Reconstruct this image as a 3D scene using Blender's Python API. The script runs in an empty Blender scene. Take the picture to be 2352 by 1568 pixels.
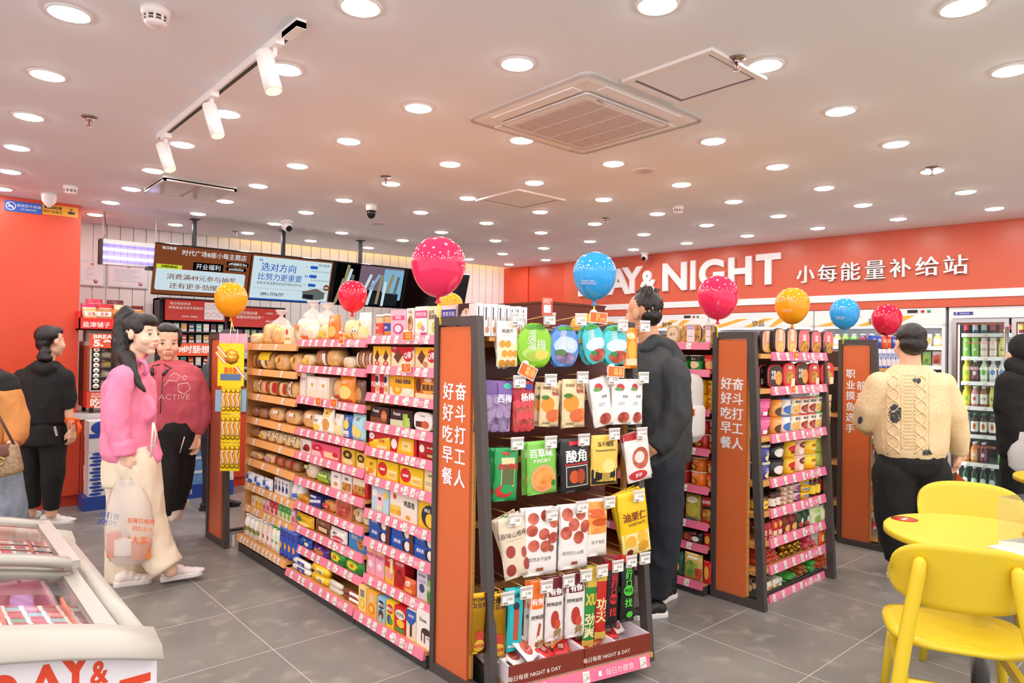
import bpy, math, random
import numpy as np
from mathutils import Matrix, Vector, noise
random.seed(7)
PI = math.pi
SC = bpy.context.scene
COL = SC.collection
R = math.radians
# ------------------------------------------------------------------ camera
FPX, PITCH, ROLL, YAW, CAMH = 1572.0, 0.0106, 0.0148, 0.7230, 1.48
CEIL = 2.75
cr, sr, cp, sp, cy, sy = math.cos(ROLL), math.sin(ROLL), math.cos(PITCH), math.sin(PITCH), math.cos(YAW), math.sin(YAW)
def ray(u, v):
    x = (u-1176)/FPX; y = (v-784)/FPX
    x, y = cr*x+sr*y, -sr*x+cr*y
    Y = cp*y-sp; Z = sp*y+cp
    return Vector((cy*x+sy*Z, -sy*x+cy*Z, -Y))
EYE = Vector((0, 0, CAMH))
def P(u, v, D):                      # point on the sight line at forward distance D
    d = ray(u, v); return EYE + d*(D/(d.x*sy+d.y*cy))
def onz(u, v, z=0.0):
    d = ray(u, v); return EYE + d*((z-CAMH)/d.z)
def inter(F, u, v, y=0.0):           # local coordinates on the plane local y = const of frame F
    Fi = F.inverted(); o = Fi @ EYE; d = Fi.to_3x3() @ ray(u, v)
    return o + d*((y-o.y)/d.y)
cam = bpy.data.cameras.new('camera'); co = bpy.data.objects.new('camera', cam); COL.objects.link(co)
c0 = ray(1176, 784); cx_ = (ray(1177, 784)-c0).normalized(); cy_ = -(ray(1176, 785)-c0).normalized(); cz_ = -c0.normalized()
cx_ = cy_.cross(cz_).normalized()
M4 = Matrix.Identity(4)
for i_ in range(3):
    M4[i_][0], M4[i_][1], M4[i_][2], M4[i_][3] = cx_[i_], cy_[i_], cz_[i_], EYE[i_]
co.matrix_world = M4
cam.sensor_width = 36; cam.lens = FPX*36/2352; cam.clip_start = 0.05; cam.clip_end = 60
SC.camera = co
# ------------------------------------------------------------------ light
SC.view_settings.view_transform = 'Standard'; SC.view_settings.look = 'None'
SC.view_settings.exposure = 0.0; SC.view_settings.gamma = 1.0; SC.view_settings.use_curve_mapping = False
W = bpy.data.worlds.new('world'); SC.world = W; W.use_nodes = True
W.node_tree.nodes['Background'].inputs[0].default_value = (1.0, 0.93, 0.93, 1)
W.node_tree.nodes['Background'].inputs[1].default_value = 1.5
LAMP = 84.0                           # radiance of the downlight diffusers
SC.cycles.max_bounces = 8; SC.cycles.diffuse_bounces = 5; SC.cycles.transparent_max_bounces = 16; SC.cycles.glossy_bounces = 3
SC.cycles.use_denoising = True; SC.cycles.caustics_reflective = False; SC.cycles.caustics_refractive = False
SC.cycles.sample_clamp_indirect = 4
# ------------------------------------------------------------------ materials
MATS = {}
def lin(h):
    h = h.lstrip('#'); o = []
    for k in (0, 2, 4):
        c = int(h[k:k+2], 16)/255
        o.append(c/12.92 if c <= .04045 else ((c+.055)/1.055)**2.4)
    return (*o, 1)
def newmat(name):
    m = bpy.data.materials.new(name); m.use_nodes = True
    return m, m.node_tree, m.node_tree.nodes['Principled BSDF']
def mat(key):
    if key in MATS: return MATS[key]
    a = key.split('|'); m, t, b = newmat('paint_'+a[0].lstrip('#'))
    b.inputs['Base Color'].default_value = lin(a[0])
    b.inputs['Roughness'].default_value = float(a[1]) if len(a) > 1 else .42
    if len(a) > 2 and a[2] == 'm': b.inputs['Metallic'].default_value = 1.0
    if len(a) > 2 and a[2][0] == 'e':
        b.inputs['Emission Color'].default_value = lin(a[0]); b.inputs['Emission Strength'].default_value = float(a[2][1:])
    MATS[key] = m; return m
def nod(t, ty, **kw):
    n = t.nodes.new(ty)
    for k, v in kw.items():
        if hasattr(n, k): setattr(n, k, v)
        else: n.inputs[k].default_value = v
    return n
def mixc(t, fac, a, b):
    n = t.nodes.new('ShaderNodeMix'); n.data_type = 'RGBA'
    if isinstance(fac, float): n.inputs[0].default_value = fac
    else: t.links.new(fac, n.inputs[0])
    for k, c in ((6, a), (7, b)):
        if isinstance(c, tuple): n.inputs[k].default_value = c
        else: t.links.new(c, n.inputs[k])
    return n.outputs[2]
def ramp(t, src, p0, p1):
    n = t.nodes.new('ShaderNodeMapRange'); t.links.new(src, n.inputs[0])
    n.inputs[1].default_value = p0; n.inputs[2].default_value = p1
    return n.outputs[0]
def m_noise(key, c1, c2, scale, rough, bump=0.0, stretch=(1, 1, 1), det=4):
    m, t, b = newmat(key); tc = nod(t, 'ShaderNodeTexCoord'); mp = nod(t, 'ShaderNodeMapping')
    mp.inputs['Scale'].default_value = stretch
    t.links.new(tc.outputs['Object'], mp.inputs[0])
    n = nod(t, 'ShaderNodeTexNoise', Scale=scale, Detail=det); t.links.new(mp.outputs[0], n.inputs['Vector'])
    t.links.new(mixc(t, ramp(t, n.outputs[0], .3, .7), lin(c1), lin(c2)), b.inputs['Base Color'])
    b.inputs['Roughness'].default_value = rough
    if bump:
        bm = nod(t, 'ShaderNodeBump', Strength=bump, Distance=.004); t.links.new(n.outputs[0], bm.inputs['Height']); t.links.new(bm.outputs[0], b.inputs['Normal'])
    MATS[key] = m; return m
m_noise('ceiling_paint', '#edeef2', '#eff0f4', 3, .8)
m_noise('white_panel', '#ece8e6', '#f0ecea', 4, .45)
m_noise('red_paint', '#d64a2c', '#d24628', 2, .38)
m_noise('red_board', '#d25c3e', '#ce583a', 2, .35)
m_noise('wood', '#d9a25a', '#c98d45', 6, .45, .05, (1, 1, 14))
m_noise('wood_x', '#d9a25a', '#c98d45', 6, .45, .05, (1, 14, 14))
m_noise('darkwood', '#5f2a1c', '#6e3222', 5, .35, .05, (1, 8, 8))
m_noise('steel', '#b9b9b9', '#cfcfcf', 30, .3); MATS['steel'].node_tree.nodes['Principled BSDF'].inputs['Metallic'].default_value = .9
m_noise('yellow_lacquer', '#e3c72e', '#dfc126', 3, .33)
m_noise('pink_cloth', '#f08fb2', '#ee86ab', 9, .7, .2)
m_noise('foam_grey', '#aeaaa0', '#b5b1a7', 5, .35)
m_noise('bread', '#e6a854', '#f6d692', 22, .6, .3)
m_noise('bread_dark', '#9c5c2a', '#c88842', 25, .5, .3)
m_noise('bread_pale', '#f8e6b0', '#efcb74', 18, .6, .3)
m_noise('food_red', '#8e1f1a', '#d8735a', 26, .4, .3)
m_noise('food_orange', '#e07a2a', '#f2b45c', 24, .4, .3)
m_noise('food_plum', '#4c3a66', '#b8a0c8', 24, .35, .3)
m_noise('food_green', '#3f7a25', '#b9d36a', 24, .45, .3)
m_noise('food_noodle', '#d99a36', '#f3d88a', 40, .45, .3)
m_noise('food_mix', '#6b2416', '#e9b24a', 36, .45, .3)
m_noise('food_pale', '#e8d9b8', '#f7f0de', 26, .5, .2)
m_noise('skin', '#e6b494', '#e9bb9c', 12, .5)
m_noise('skin_pale', '#efc6aa', '#f1ccb2', 12, .5)
m_noise('skin_dark', '#d39a76', '#d8a380', 12, .5)
m_noise('hair', '#0d0b0b', '#1d1716', 40, .35, .5, (6, 6, .6))
m_noise('denim', '#8a97a3', '#7a8794', 30, .85, .3)
m_noise('cream_cloth', '#eedfc6', '#e9d8bd', 14, .85, .2)
m_noise('black_cloth', '#0f0f10', '#171718', 18, .85, .3)
m_noise('charcoal_cloth', '#34383a', '#2b2f31', 10, .7, .3)
m_noise('navy_cloth', '#22252f', '#1b1e27', 14, .85, .3)
m_noise('rose_cloth', '#c55a68', '#bd5361', 16, .9, .25)
m_noise('tan_cloth', '#cf8f4f', '#c68547', 16, .9, .25)
m_noise('grey_cloth', '#4e5354', '#45494b', 16, .9, .25)
m_noise('monogram', '#b39a78', '#8a6f52', 60, .6)
# knit jumper: small woven lozenges
m, t, b = newmat('cream_knit'); tc = nod(t, 'ShaderNodeTexCoord')
mp = nod(t, 'ShaderNodeMapping'); mp.inputs['Scale'].default_value = (1, 1, 1); t.links.new(tc.outputs['Object'], mp.inputs[0])
vo = nod(t, 'ShaderNodeTexVoronoi', Scale=120.0); t.links.new(mp.outputs[0], vo.inputs['Vector'])
t.links.new(mixc(t, ramp(t, vo.outputs[0], .1, .75), lin('#f0dfba'), lin('#e0c596')), b.inputs['Base Color'])
bm_ = nod(t, 'ShaderNodeBump', Strength=.4, Distance=.004); bm_.invert = True; t.links.new(vo.outputs[0], bm_.inputs['Height']); t.links.new(bm_.outputs[0], b.inputs['Normal'])
b.inputs['Roughness'].default_value = .9; MATS['cream_knit'] = m
# floor tiles 0.6 m
m, t, b = newmat('floor_tiles'); tc = nod(t, 'ShaderNodeTexCoord')
mp = nod(t, 'ShaderNodeMapping'); mp.inputs['Location'].default_value = (-1.36, -3.26, 0); t.links.new(tc.outputs['Object'], mp.inputs[0])
br = nod(t, 'ShaderNodeTexBrick', offset=0.0, squash=1.0); t.links.new(mp.outputs[0], br.inputs['Vector'])
for k, v in (('Scale', 1.0), ('Mortar Size', .0022), ('Mortar Smooth', 0.1), ('Bias', 0.0), ('Brick Width', .59), ('Row Height', .603)): br.inputs[k].default_value = v
n1 = nod(t, 'ShaderNodeTexNoise', Scale=1.6, Detail=6.0); n2 = nod(t, 'ShaderNodeTexNoise', Scale=7.0, Detail=8.0)
for n_ in (n1, n2): t.links.new(tc.outputs['Object'], n_.inputs['Vector'])
cA = mixc(t, ramp(t, n1.outputs[0], .3, .7), lin('#747470'), lin('#8e8c87'))
cB = mixc(t, ramp(t, n2.outputs[0], .55, .8), cA, lin('#a8a29a'))
br.inputs['Mortar'].default_value = lin('#c9c7c2'); t.links.new(cB, br.inputs['Color1']); t.links.new(cB, br.inputs['Color2'])
t.links.new(br.outputs[0], b.inputs['Base Color']); b.inputs['Roughness'].default_value = .34; b.inputs['Specular IOR Level'].default_value = .35
MATS['floor_tiles'] = m
def m_clear(key, tint, fac, rough=.05, refl=.12):        # thin clear film or pane
    m = bpy.data.materials.new(key); m.use_nodes = True; t = m.node_tree; t.nodes.clear()
    o = t.nodes.new('ShaderNodeOutputMaterial'); tr = nod(t, 'ShaderNodeBsdfTransparent'); tr.inputs[0].default_value = lin(tint)
    gl = nod(t, 'ShaderNodeBsdfGlossy', Roughness=rough); df = nod(t, 'ShaderNodeBsdfDiffuse'); df.inputs[0].default_value = lin('#f4f4f2')
    fr0 = nod(t, 'ShaderNodeFresnel', IOR=1.45); ge = t.nodes.new('ShaderNodeNewGeometry'); fr = t.nodes.new('ShaderNodeMath'); fr.operation = 'MULTIPLY'; iv = t.nodes.new('ShaderNodeMath'); iv.operation = 'SUBTRACT'; iv.inputs[0].default_value = 1.0; t.links.new(ge.outputs['Backfacing'], iv.inputs[1]); t.links.new(fr0.outputs[0], fr.inputs[0]); t.links.new(iv.outputs[0], fr.inputs[1])
    a = t.nodes.new('ShaderNodeMixShader'); a.inputs[0].default_value = fac; t.links.new(tr.outputs[0], a.inputs[1]); t.links.new(df.outputs[0], a.inputs[2])
    c = t.nodes.new('ShaderNodeMixShader'); t.links.new(fr.outputs[0], c.inputs[0]); t.links.new(a.outputs[0], c.inputs[1]); t.links.new(gl.outputs[0], c.inputs[2])
    t.links.new(c.outputs[0], o.inputs[0]); MATS[key] = m
m_clear('glass', '#f4f8f6', .02); m_clear('film', '#fdfbf6', .08, .12); m_clear('carrier_bag', '#fbf6f2', .36, .25); m_clear('plastic_clear', '#f6f9f8', .06, .08)
m_clear('tag_clear', '#f2f2f2', .35, .1)
def m_emit(key, c, s):
    m = bpy.data.materials.new(key); m.use_nodes = True; t = m.node_tree; t.nodes.clear()
    o = t.nodes.new('ShaderNodeOutputMaterial'); e = nod(t, 'ShaderNodeEmission', Strength=s); e.inputs[0].default_value = lin(c); t.links.new(e.outputs[0], o.inputs[0]); MATS[key] = m
m_emit('lamp_diffuser', '#fff7f2', LAMP); m_emit('uv_tube', '#d9c8ff', 5.0); m_emit('fridge_led', '#f6fbff', 9.0); m_emit('cove_led', '#ffcf70', 9.0); m_emit('warm_led', '#ffc873', 5.0)
for k_, c_, s_ in (('scr_brown', '#8a4a2b', .8), ('scr_pale', '#cfe3ea', .95), ('scr_white', '#f2f7fa', 1.0), ('scr_black', '#0c0d0f', .5), ('scr_blue', '#2a5fc0', .9), ('scr_yellow', '#d6df3a', .9), ('scr_grey', '#6f7672', .8), ('scr_tan', '#a99a6c', .8), ('scr_teal', '#86b8d6', .9), ('scr_mauve', '#8d7286', .7), ('scr_dark', '#2a2b33', .6)):
    m_emit(k_, c_, s_)
for nm_, c_ in (('balloon_pink', '#f0305f'), ('balloon_blue', '#2fa3ea'), ('balloon_orange', '#f7a416'), ('balloon_red', '#dd2145')):
    m, t, b = newmat(nm_); b.inputs['Base Color'].default_value = lin(c_); b.inputs['Roughness'].default_value = .09
    b.inputs['Subsurface Weight'].default_value = .15; b.inputs['Subsurface Radius'].default_value = (.03, .03, .03); MATS[nm_] = m
# ------------------------------------------------------------------ mesh builder
TXT = {}
WS = bpy.data.scenes.new('workbench')          # empty side scene to evaluate text and modifiers quickly
def baked(o):
    WS.collection.objects.link(o); vl = WS.view_layers[0]; vl.update()
    return bpy.data.meshes.new_from_object(o.evaluated_get(vl.depsgraph))
def textgeo(s, bold=.018):
    k = (s, bold)
    if k not in TXT:
        c = bpy.data.curves.new('t', 'FONT'); c.body = s; c.offset = bold if s.isascii() else 0; c.resolution_u = 6 if s.isascii() and bold >= .03 else 2; c.space_line = .95
        o = bpy.data.objects.new('t', c); me = baked(o)
        v = np.array([q.co[:2] for q in me.vertices]) if len(me.vertices) else np.zeros((0, 2))
        f = [tuple(p.vertices) for p in me.polygons]
        bpy.data.objects.remove(o); bpy.data.curves.remove(c); bpy.data.meshes.remove(me)
        if len(v):
            v = v-(v.min(0)+v.max(0))/2
            if not s.isascii() and bold >= .018:
                sh = [(-bold*.6, 0), (bold*.6, 0)] if bold < .03 else [(-bold*.7, -bold*.4), (bold*.7, -bold*.4), (-bold*.7, bold*.4), (bold*.7, bold*.4)]
                n0 = len(v); f = [tuple(q+i*n0 for q in p) for i in range(len(sh)) for p in f]; v = np.concatenate([np.column_stack([v+np.array(q), np.full(n0, i)]) for i, q in enumerate(sh)])
            else: v = np.column_stack([v, np.zeros(len(v))])
        TXT[k] = (v, f)
    return TXT[k]
class B:
    def __init__(s): s.v = []; s.f = []; s.m = []; s.sm = []; s.mats = []
    def mi(s, c):
        if c not in s.mats: s.mats.append(c)
        return s.mats.index(c)
    def add(s, vs, fs, c, smooth=False, T=None):
        n = len(s.v); i = s.mi(c)
        if T is not None: vs = [T @ Vector(q) for q in vs]
        s.v += [tuple(q) for q in vs]
        for q in fs: s.f.append(tuple(n+k for k in q)); s.m.append(i); s.sm.append(smooth)
        return s
    def box(s, x0, y0, z0, x1, y1, z1, c, T=None, top=None, front=None, side=None):
        v = [(x0, y0, z0), (x1, y0, z0), (x1, y1, z0), (x0, y1, z0), (x0, y0, z1), (x1, y0, z1), (x1, y1, z1), (x0, y1, z1)]
        s.add(v, [(3, 2, 1, 0)], c, False, T); n = len(s.v)-8
        for q, cc in (((4, 5, 6, 7), top or c), ((0, 1, 5, 4), front or c), ((1, 2, 6, 5), side or c), ((2, 3, 7, 6), c), ((3, 0, 4, 7), side or c)):
            s.f.append(tuple(n+k for k in q)); s.m.append(s.mi(cc)); s.sm.append(False)
        return s
    def rbox(s, x0, y0, z0, x1, y1, z1, r, c, T=None, n=3):      # rounded box
        rings = []
        nx, ny = x1-x0, y1-y0
        def ring(ins, z):
            o = []; rr = max(r-ins, 1e-4)
            for cxq, cyq, a0 in ((x1-r, y1-r, 0), (x0+r, y1-r, 90), (x0+r, y0+r, 180), (x1-r, y0+r, 270)):
                for k in range(n+1):
                    a = R(a0+90*k/n); o.append((cxq+rr*math.cos(a), cyq+rr*math.sin(a), z))
            return o
        for k in range(n+1):
            a = PI/2*k/n; rings.append(ring(r*(1-math.sin(a)), z0+r*(1-math.cos(a))))
        for k in range(n+1):
            a = PI/2*(1-k/n); rings.append(ring(r*(1-math.sin(a)), z1-r*(1-math.cos(a))))
        return s.loft(rings, c, T=T)
    def loft(s, rings, c, cap=True, smooth=True, T=None, closed=True):
        n = len(rings[0]); v = [q for r_ in rings for q in r_]; f = []
        e = n if closed else n-1
        for i in range(len(rings)-1):
            for j in range(e):
                k = (j+1) % n; f.append((i*n+j, i*n+k, (i+1)*n+k, (i+1)*n+j))
        s.add(v, f, c, smooth, T)
        if cap:
            b0 = len(s.v)-len(v); i = s.mi(c)
            for q in (tuple(b0+k for k in range(n-1, -1, -1)), tuple(b0+(len(rings)-1)*n+k for k in range(n))):
                s.f.append(q); s.m.append(i); s.sm.append(False)
        return s
    def lathe(s, prof, n, c, T=None, smooth=True, cap=True, sx=1, sy=1):
        rings = [[(r*sx*math.cos(2*PI*k/n), r*sy*math.sin(2*PI*k/n), z) for k in range(n)] for r, z in prof]
        return s.loft(rings, c, cap, smooth, T)
    def tube(s, pts, r, n, c, T=None, cap=True, sx=1.0):
        pts = [Vector(p) for p in pts]; rs = r if isinstance(r, (list, tuple)) else [r]*len(pts); rings = []
        up = None
        for i, p in enumerate(pts):
            d = (pts[min(i+1, len(pts)-1)]-pts[max(i-1, 0)])
            d = d.normalized() if d.length > 1e-9 else Vector((0, 0, 1))
            if up is None: up = Vector((0, 0, 1)) if abs(d.z) < .9 else Vector((0, 1, 0))
            a = d.cross(up)
            a = a.normalized() if a.length > 1e-6 else Vector((1, 0, 0))
            b_ = a.cross(d).normalized(); up = b_
            rings.append([p+a*rs[i]*sx*math.cos(2*PI*k/n)+b_*rs[i]*math.sin(2*PI*k/n) for k in range(n)])
        return s.loft(rings, c, cap, True, T)
    def sphere(s, c0, rx, ry, rz, c, n=16, h=10, T=None):
        rings = []
        for i in range(h+1):
            a = -PI/2+PI*i/h; q = max(math.cos(a), 1e-3)
            rings.append([(c0[0]+rx*q*math.cos(2*PI*k/n), c0[1]+ry*q*math.sin(2*PI*k/n), c0[2]+rz*math.sin(a)) for k in range(n)])
        return s.loft(rings, c, True, True, T)
    def poly(s, pts, c, T=None, flip=False):
        q = tuple(range(len(pts))); return s.add(pts, [q[::-1] if flip else q], c, False, T)
    def prism(s, pts, y0, y1, c, T=None, front=None):          # outline in x,z pushed from y0 (front) to y1
        n = len(pts)
        v = [(x, y0, z) for x, z in pts]+[(x, y1, z) for x, z in pts]
        f = [(k, n+k, n+(k+1) % n, (k+1) % n) for k in range(n)]
        s.add(v, f, c, False, T); b0 = len(s.v)-2*n
        for q, cc in ((tuple(range(n)), front or c), (tuple(range(2*n-1, n-1, -1)), c)):
            s.f.append(tuple(b0+k for k in q)); s.m.append(s.mi(cc)); s.sm.append(False)
        return s
    def text(s, st, x, z, h, c, y=0.0, T=None, bold=.018, width=None, depth=0.0, sx=1.0):  # centred text in local x,z facing -y
        v, f = textgeo(st, bold)
        if not len(v): return s
        k = h; w = (v[:, 0].max()-v[:, 0].min())*k*sx
        if width: sx = sx*width/w
        if depth:
            n = len(v); vv = [(x+q[0]*k*sx, y-q[2]*.0002, z+q[1]*k) for q in v]+[(x+q[0]*k*sx, y+depth, z+q[1]*k) for q in v]
            ed = {}
            for p in f:
                for a, b_ in zip(p, p[1:]+p[:1]): ed[(a, b_)] = 1
            ff = list(f)+[(a, a+n, b_+n, b_) for a, b_ in ed if (b_, a) not in ed]
            return s.add(vv, ff, c, False, T)
        return s.add([(x+q[0]*k*sx, y-q[2]*.00015, z+q[1]*k) for q in v], f, c, False, T)
    def build(s, name, parent=None, T=None, loc=None, rz=0.0):
        me = bpy.data.meshes.new(name); me.from_pydata(s.v, [], s.f)
        for c in s.mats: me.materials.append(mat(c) if isinstance(c, str) else c)
        me.polygons.foreach_set('material_index', s.m); me.polygons.foreach_set('use_smooth', s.sm); me.update()
        o = bpy.data.objects.new(name, me); COL.objects.link(o)
        if parent is not None: o.parent = parent
        if T is not None: o.matrix_world = T
        elif loc is not None: o.location = loc; o.rotation_euler = (0, 0, rz)
        return o
def tag(o, label, cat, group=None, kind=None):
    if label: o['label'] = label
    if cat: o['category'] = cat
    if group: o['group'] = group
    if kind: o['kind'] = kind
    return o
def thing(name, label, cat, T=None, group=None):
    o = bpy.data.objects.new(name, None); COL.objects.link(o); o.empty_display_size = .05
    if T is not None: o.matrix_world = T
    return tag(o, label, cat, group)
def struct(o): o['kind'] = 'structure'; return o
def copytree(o, parent=None):
    c = o.copy(); COL.objects.link(c)
    if parent is not None: c.parent = parent
    for ch in list(o.children): copytree(ch, c)
    return c
def TR(x, y, z, rz=0.0): return Matrix.Translation((x, y, z)) @ Matrix.Rotation(rz, 4, 'Z')
ORD = ['first', 'second', 'third', 'fourth', 'fifth', 'sixth', 'seventh', 'eighth', 'ninth', 'tenth', 'eleventh', 'twelfth', 'thirteenth', 'fourteenth', 'fifteenth', 'sixteenth', 'seventeenth', 'eighteenth', 'nineteenth', 'twentieth']
# frames of the display faces: local x runs to the right as seen from the front, local -y points out of the face
ANG = -math.atan2(5.4, .47)
RW = TR(7.18, 7.0, 0, ANG)                     # right wall front plane
BW = TR(1.2, 8.56, 0, math.atan2(-.32, 5.9))   # back wall
G1 = TR(1.86, 0, 0, -PI/2); G1B = TR(1.81, 0, 0, -PI/2)
CAP1 = TR(1.82, 2.17, 0, math.atan2(-.2, .88))
G2 = TR(3.68, 0, 0, -PI/2); CAP2 = TR(0, 2.02, 0, 0)
# ================================================================== the room
B().box(-4, -3.2, -.1, 8.4, 9.0, 0, 'floor_tiles').build('floor')['kind'] = 'structure'
# ceiling stops short of the back wall: a light cove runs along it
b = B(); b.add([(-4, -3.2, CEIL), (8.6, -3.2, CEIL), (8.6, 8.03, CEIL), (1.19, 8.43, CEIL), (-4, 8.43, CEIL), (-4, -3.2, CEIL+.14), (8.6, -3.2, CEIL+.14), (8.6, 8.03, CEIL+.14), (1.19, 8.43, CEIL+.14), (-4, 8.43, CEIL+.14)],
      [(4, 3, 2, 1, 0), (5, 6, 7, 8, 9), (0, 1, 6, 5), (1, 2, 7, 6), (2, 3, 8, 7), (3, 4, 9, 8), (4, 0, 5, 9)], 'ceiling_paint'); struct(b.build('ceiling'))
b = B(); b.box(-.3, 0.01, 0, 6.2, .1, CEIL+.3, 'white_panel')
for k in range(48): b.box(-.1+k*.128, -.012, 0, -.1+k*.128+.12, .012, CEIL+.1, 'white_panel')
struct(b.build('wall_back', T=BW))
struct(B().box(-.3, -.6, CEIL+.28, 6.2, .1, CEIL+.36, 'white_panel').build('trim_1', T=BW))
t_ = thing('led_strip', 'warm yellow light strip hidden in the ceiling cove above the back wall', 'light', BW)
B().box(1.7, -.135, CEIL+.15, 5.9, -.115, CEIL+.19, 'cove_led').build('strip_light', t_)
struct(B().box(-4, 7.42, 0, 1.185, 8.7, CEIL, 'red_paint').build('wall_left'))
b = B(); b.box(-1.0, .78, 0, 9.6, .9, CEIL, 'white_panel'); struct(b.build('wall_right', T=RW))
b = B(); b.box(0, 0, 1.95, 9.6, .8, CEIL, 'red_board'); struct(b.build('trim_2', T=RW))
b = B(); b.box(-.72, .02, 0, 0, .8, CEIL, 'red_paint'); b.box(-1.5, .0, 0, -.72, .8, CEIL, 'red_paint'); struct(b.build('trim_3', T=RW))
b = B(); b.box(.18, -.012, 2.035, 9.6, 0, 2.11, '#f4f2f2|.25'); struct(b.build('trim_4', T=RW))
# letters on the red frieze
sg = thing('wall_lettering', 'large white raised letters spelling DAY & NIGHT on red frieze', 'sign', RW)
def letter(ch, u0, v1, u1, v0, par, name='letter', bold=.035, F=RW):
    a = inter(F, u0, v1); c = inter(F, u1, v0)
    v, f = textgeo(ch, bold); w = v[:, 0].max()-v[:, 0].min(); h = v[:, 1].max()-v[:, 1].min()
    hh = abs(c.z-a.z)/h; B().text(ch, (a.x+c.x)/2, (a.z+c.z)/2, hh, '#f6f4f4|.3', y=-.035, depth=.033, bold=bold, width=abs(c.x-a.x)).build(name, par)
for q in (('D', 1331, 681, 1392, 622), ('A', 1395, 678, 1452, 615), ('Y', 1430, 675, 1479, 611), ('&', 1474, 671, 1510, 620), ('N', 1524, 669, 1580, 601), ('I', 1588, 666, 1600, 598), ('G', 1608, 662, 1666, 593), ('H', 1675, 657, 1729, 588), ('T', 1738, 655, 1796, 580)):
    letter(q[0], q[1], q[2], q[3], q[4], sg)
sg = thing('wall_lettering', 'smaller white raised Chinese characters at right of red frieze', 'sign', RW)
for q in (('小', 1832, 651, 1873, 609), ('每', 1881, 648, 1925, 606), ('能', 1933, 645, 1978, 601), ('量', 1988, 642, 2035, 597), ('补', 2045, 638, 2095, 592), ('给', 2104, 635, 2159, 588), ('站', 2168, 632, 2225, 584)):
    letter(*q, sg, 'character', .022)
# ------------------------------------------------------------------ ceiling fittings
LIGHTS = [[(159,30),(109,172),(66,267),(39,338),(22,393),(5,433)],[(828,15),(655,158),(520,260),(419,331),(352,391),(302,433),(254,464),(219,492)],
[(1510,10),(1188,146),(961,247),(801,323),(683,380),(593,426),(517,461),(455,490),(403,515)],[(2212,14),(1757,149),(1198,321),(1034,376),(898,421),(790,459),(703,487),(631,513),(569,534)],
[(2323,160),(1930,254),(1638,323),(1409,375),(1227.3,418.8),(1074.3,454),(966,486.8),(785,533.6),(714,552)],[(2057,330),(1785,382),(1565,423),(1386.5,457),(1240.6,485.8),(1117.7,511.3),(1014,532.2),(925,551),(846,568)],
[(2141,392),(1893,431),(1685,462),(1510,490),(1366,513),(1242.8,533.4),(1138,551.8),(1077,594.6)],[(2218,440),(1982,470),(1788,495),(1623,516),(1479,537.3),(1354.8,553.4),(1248.6,569),(1154.6,582)],
[(2284,478),(2063,502),(1878,523),(1716.5,540.4),(1577.5,557.5),(1455,572),(1254,596),(1169.4,606.2)]]
lp = None; used = []
def put_light(x, y, label, group):
    global lp
    if lp is None:
        lp = thing('ceiling_downlight', '', 'ceiling light', TR(x, y, CEIL))
        B().lathe([(.066, -.004), (.07, -.007), (.079, -.005), (.081, 0)], 32, '#f3f0ee|.3', cap=False).build('trim_ring', lp)
        B().lathe([(.0005, -.0145), (.035, -.0135), (.055, -.011), (.0665, -.005)], 28, 'lamp_diffuser', cap=False).build('diffuser', lp); o = lp
    else:
        o = copytree(lp); o.location = (x, y, CEIL)
    tag(o, label, 'ceiling light', group); used.append((x, y))
for i, row in enumerate(LIGHTS):
    for j, q in enumerate(row):
        p = onz(*q, CEIL)
        put_light(p.x, p.y, 'round ceiling downlight, %s from the camera in the %s row from the left' % (ORD[j], ORD[i]), 'round ceiling downlights')
for i in range(-4, 9):
    for j in range(-7, 8):
        x, y = .457+.791*i, 3.086+.778*j
        D = x*sy+y*cy
        if y < -2.5 or y > 7.2 or x > 7.3: continue
        if D > .4:
            u = 1176+FPX*(x*cy-y*sy)/D; v = 790-FPX*1.27/D
            if -60 < u < 2412 and v > -45: continue
        if min(((x-a)**2+(y-c)**2) for a, c in used) < .25: continue
        put_light(x, y, 'round ceiling downlight overhead, beyond the edge of the view', 'downlights beyond the view')
# air-conditioning cassette
t_ = thing('air_conditioner', 'white square ceiling air conditioner cassette with grille', 'air conditioner', TR(2.76, 2.55, CEIL))
B().rbox(-.47, -.45, -.022, .47, .45, 0.03, .05, '#efe8e6|.4').build('panel_frame', t_)
b = B(); b.rbox(-.335, -.32, -.045, .335, .32, -.02, .024, '#ece3e0|.4'); b.build('intake_panel', t_)
b = B()
for k in range(34): b.box(-.29, -.28+k*.0165, -.0485, .29, -.28+k*.0165+.008, -.044, '#d9c3bd|.5')
for k in range(3): b.box(-.15+k*.15-.004, -.285, -.05, -.15+k*.15+.004, .285, -.045, '#e9dcd8|.5')
b.build('grille', t_)
for k in range(4):
    B().box(-.3, -.415, -.027, .3, -.35, -.02, '#f4eeec|.4').build('air_flap', t_, T=t_.matrix_world @ Matrix.Rotation(k*PI/2, 4, 'Z'))
B().text('Midea', -.2, 0, .02, '#8a8583', T=Matrix.Translation((-.02, -.305, -.047)) @ Matrix.Rotation(PI/2, 4, 'X')).build('badge', t_)
def access(x0, x1, y0, y1, lab):
    t_ = thing('access_panel', lab, 'ceiling panel', TR((x0+x1)/2, (y0+y1)/2, CEIL)); a, c = (x1-x0)/2, (y1-y0)/2
    B().box(-a+.02, -c+.02, -.003, a-.02, c-.02, 0.01, 'ceiling_paint').build('hatch', t_)
    b = B()
    for q in ((-a-.03, -c-.03, a+.03, -c), (-a-.03, c, a+.03, c+.03), (-a-.03, -c, -a, c), (a, -c, a+.03, c)): b.box(q[0], q[1], -.014, q[2], q[3], 0.005, '#f2eae6|.5')
    b.build('frame', t_)
    B().box(-a, -c, -.0015, a, c, .004, '#8c6f66|.6').build('gap', t_)
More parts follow.
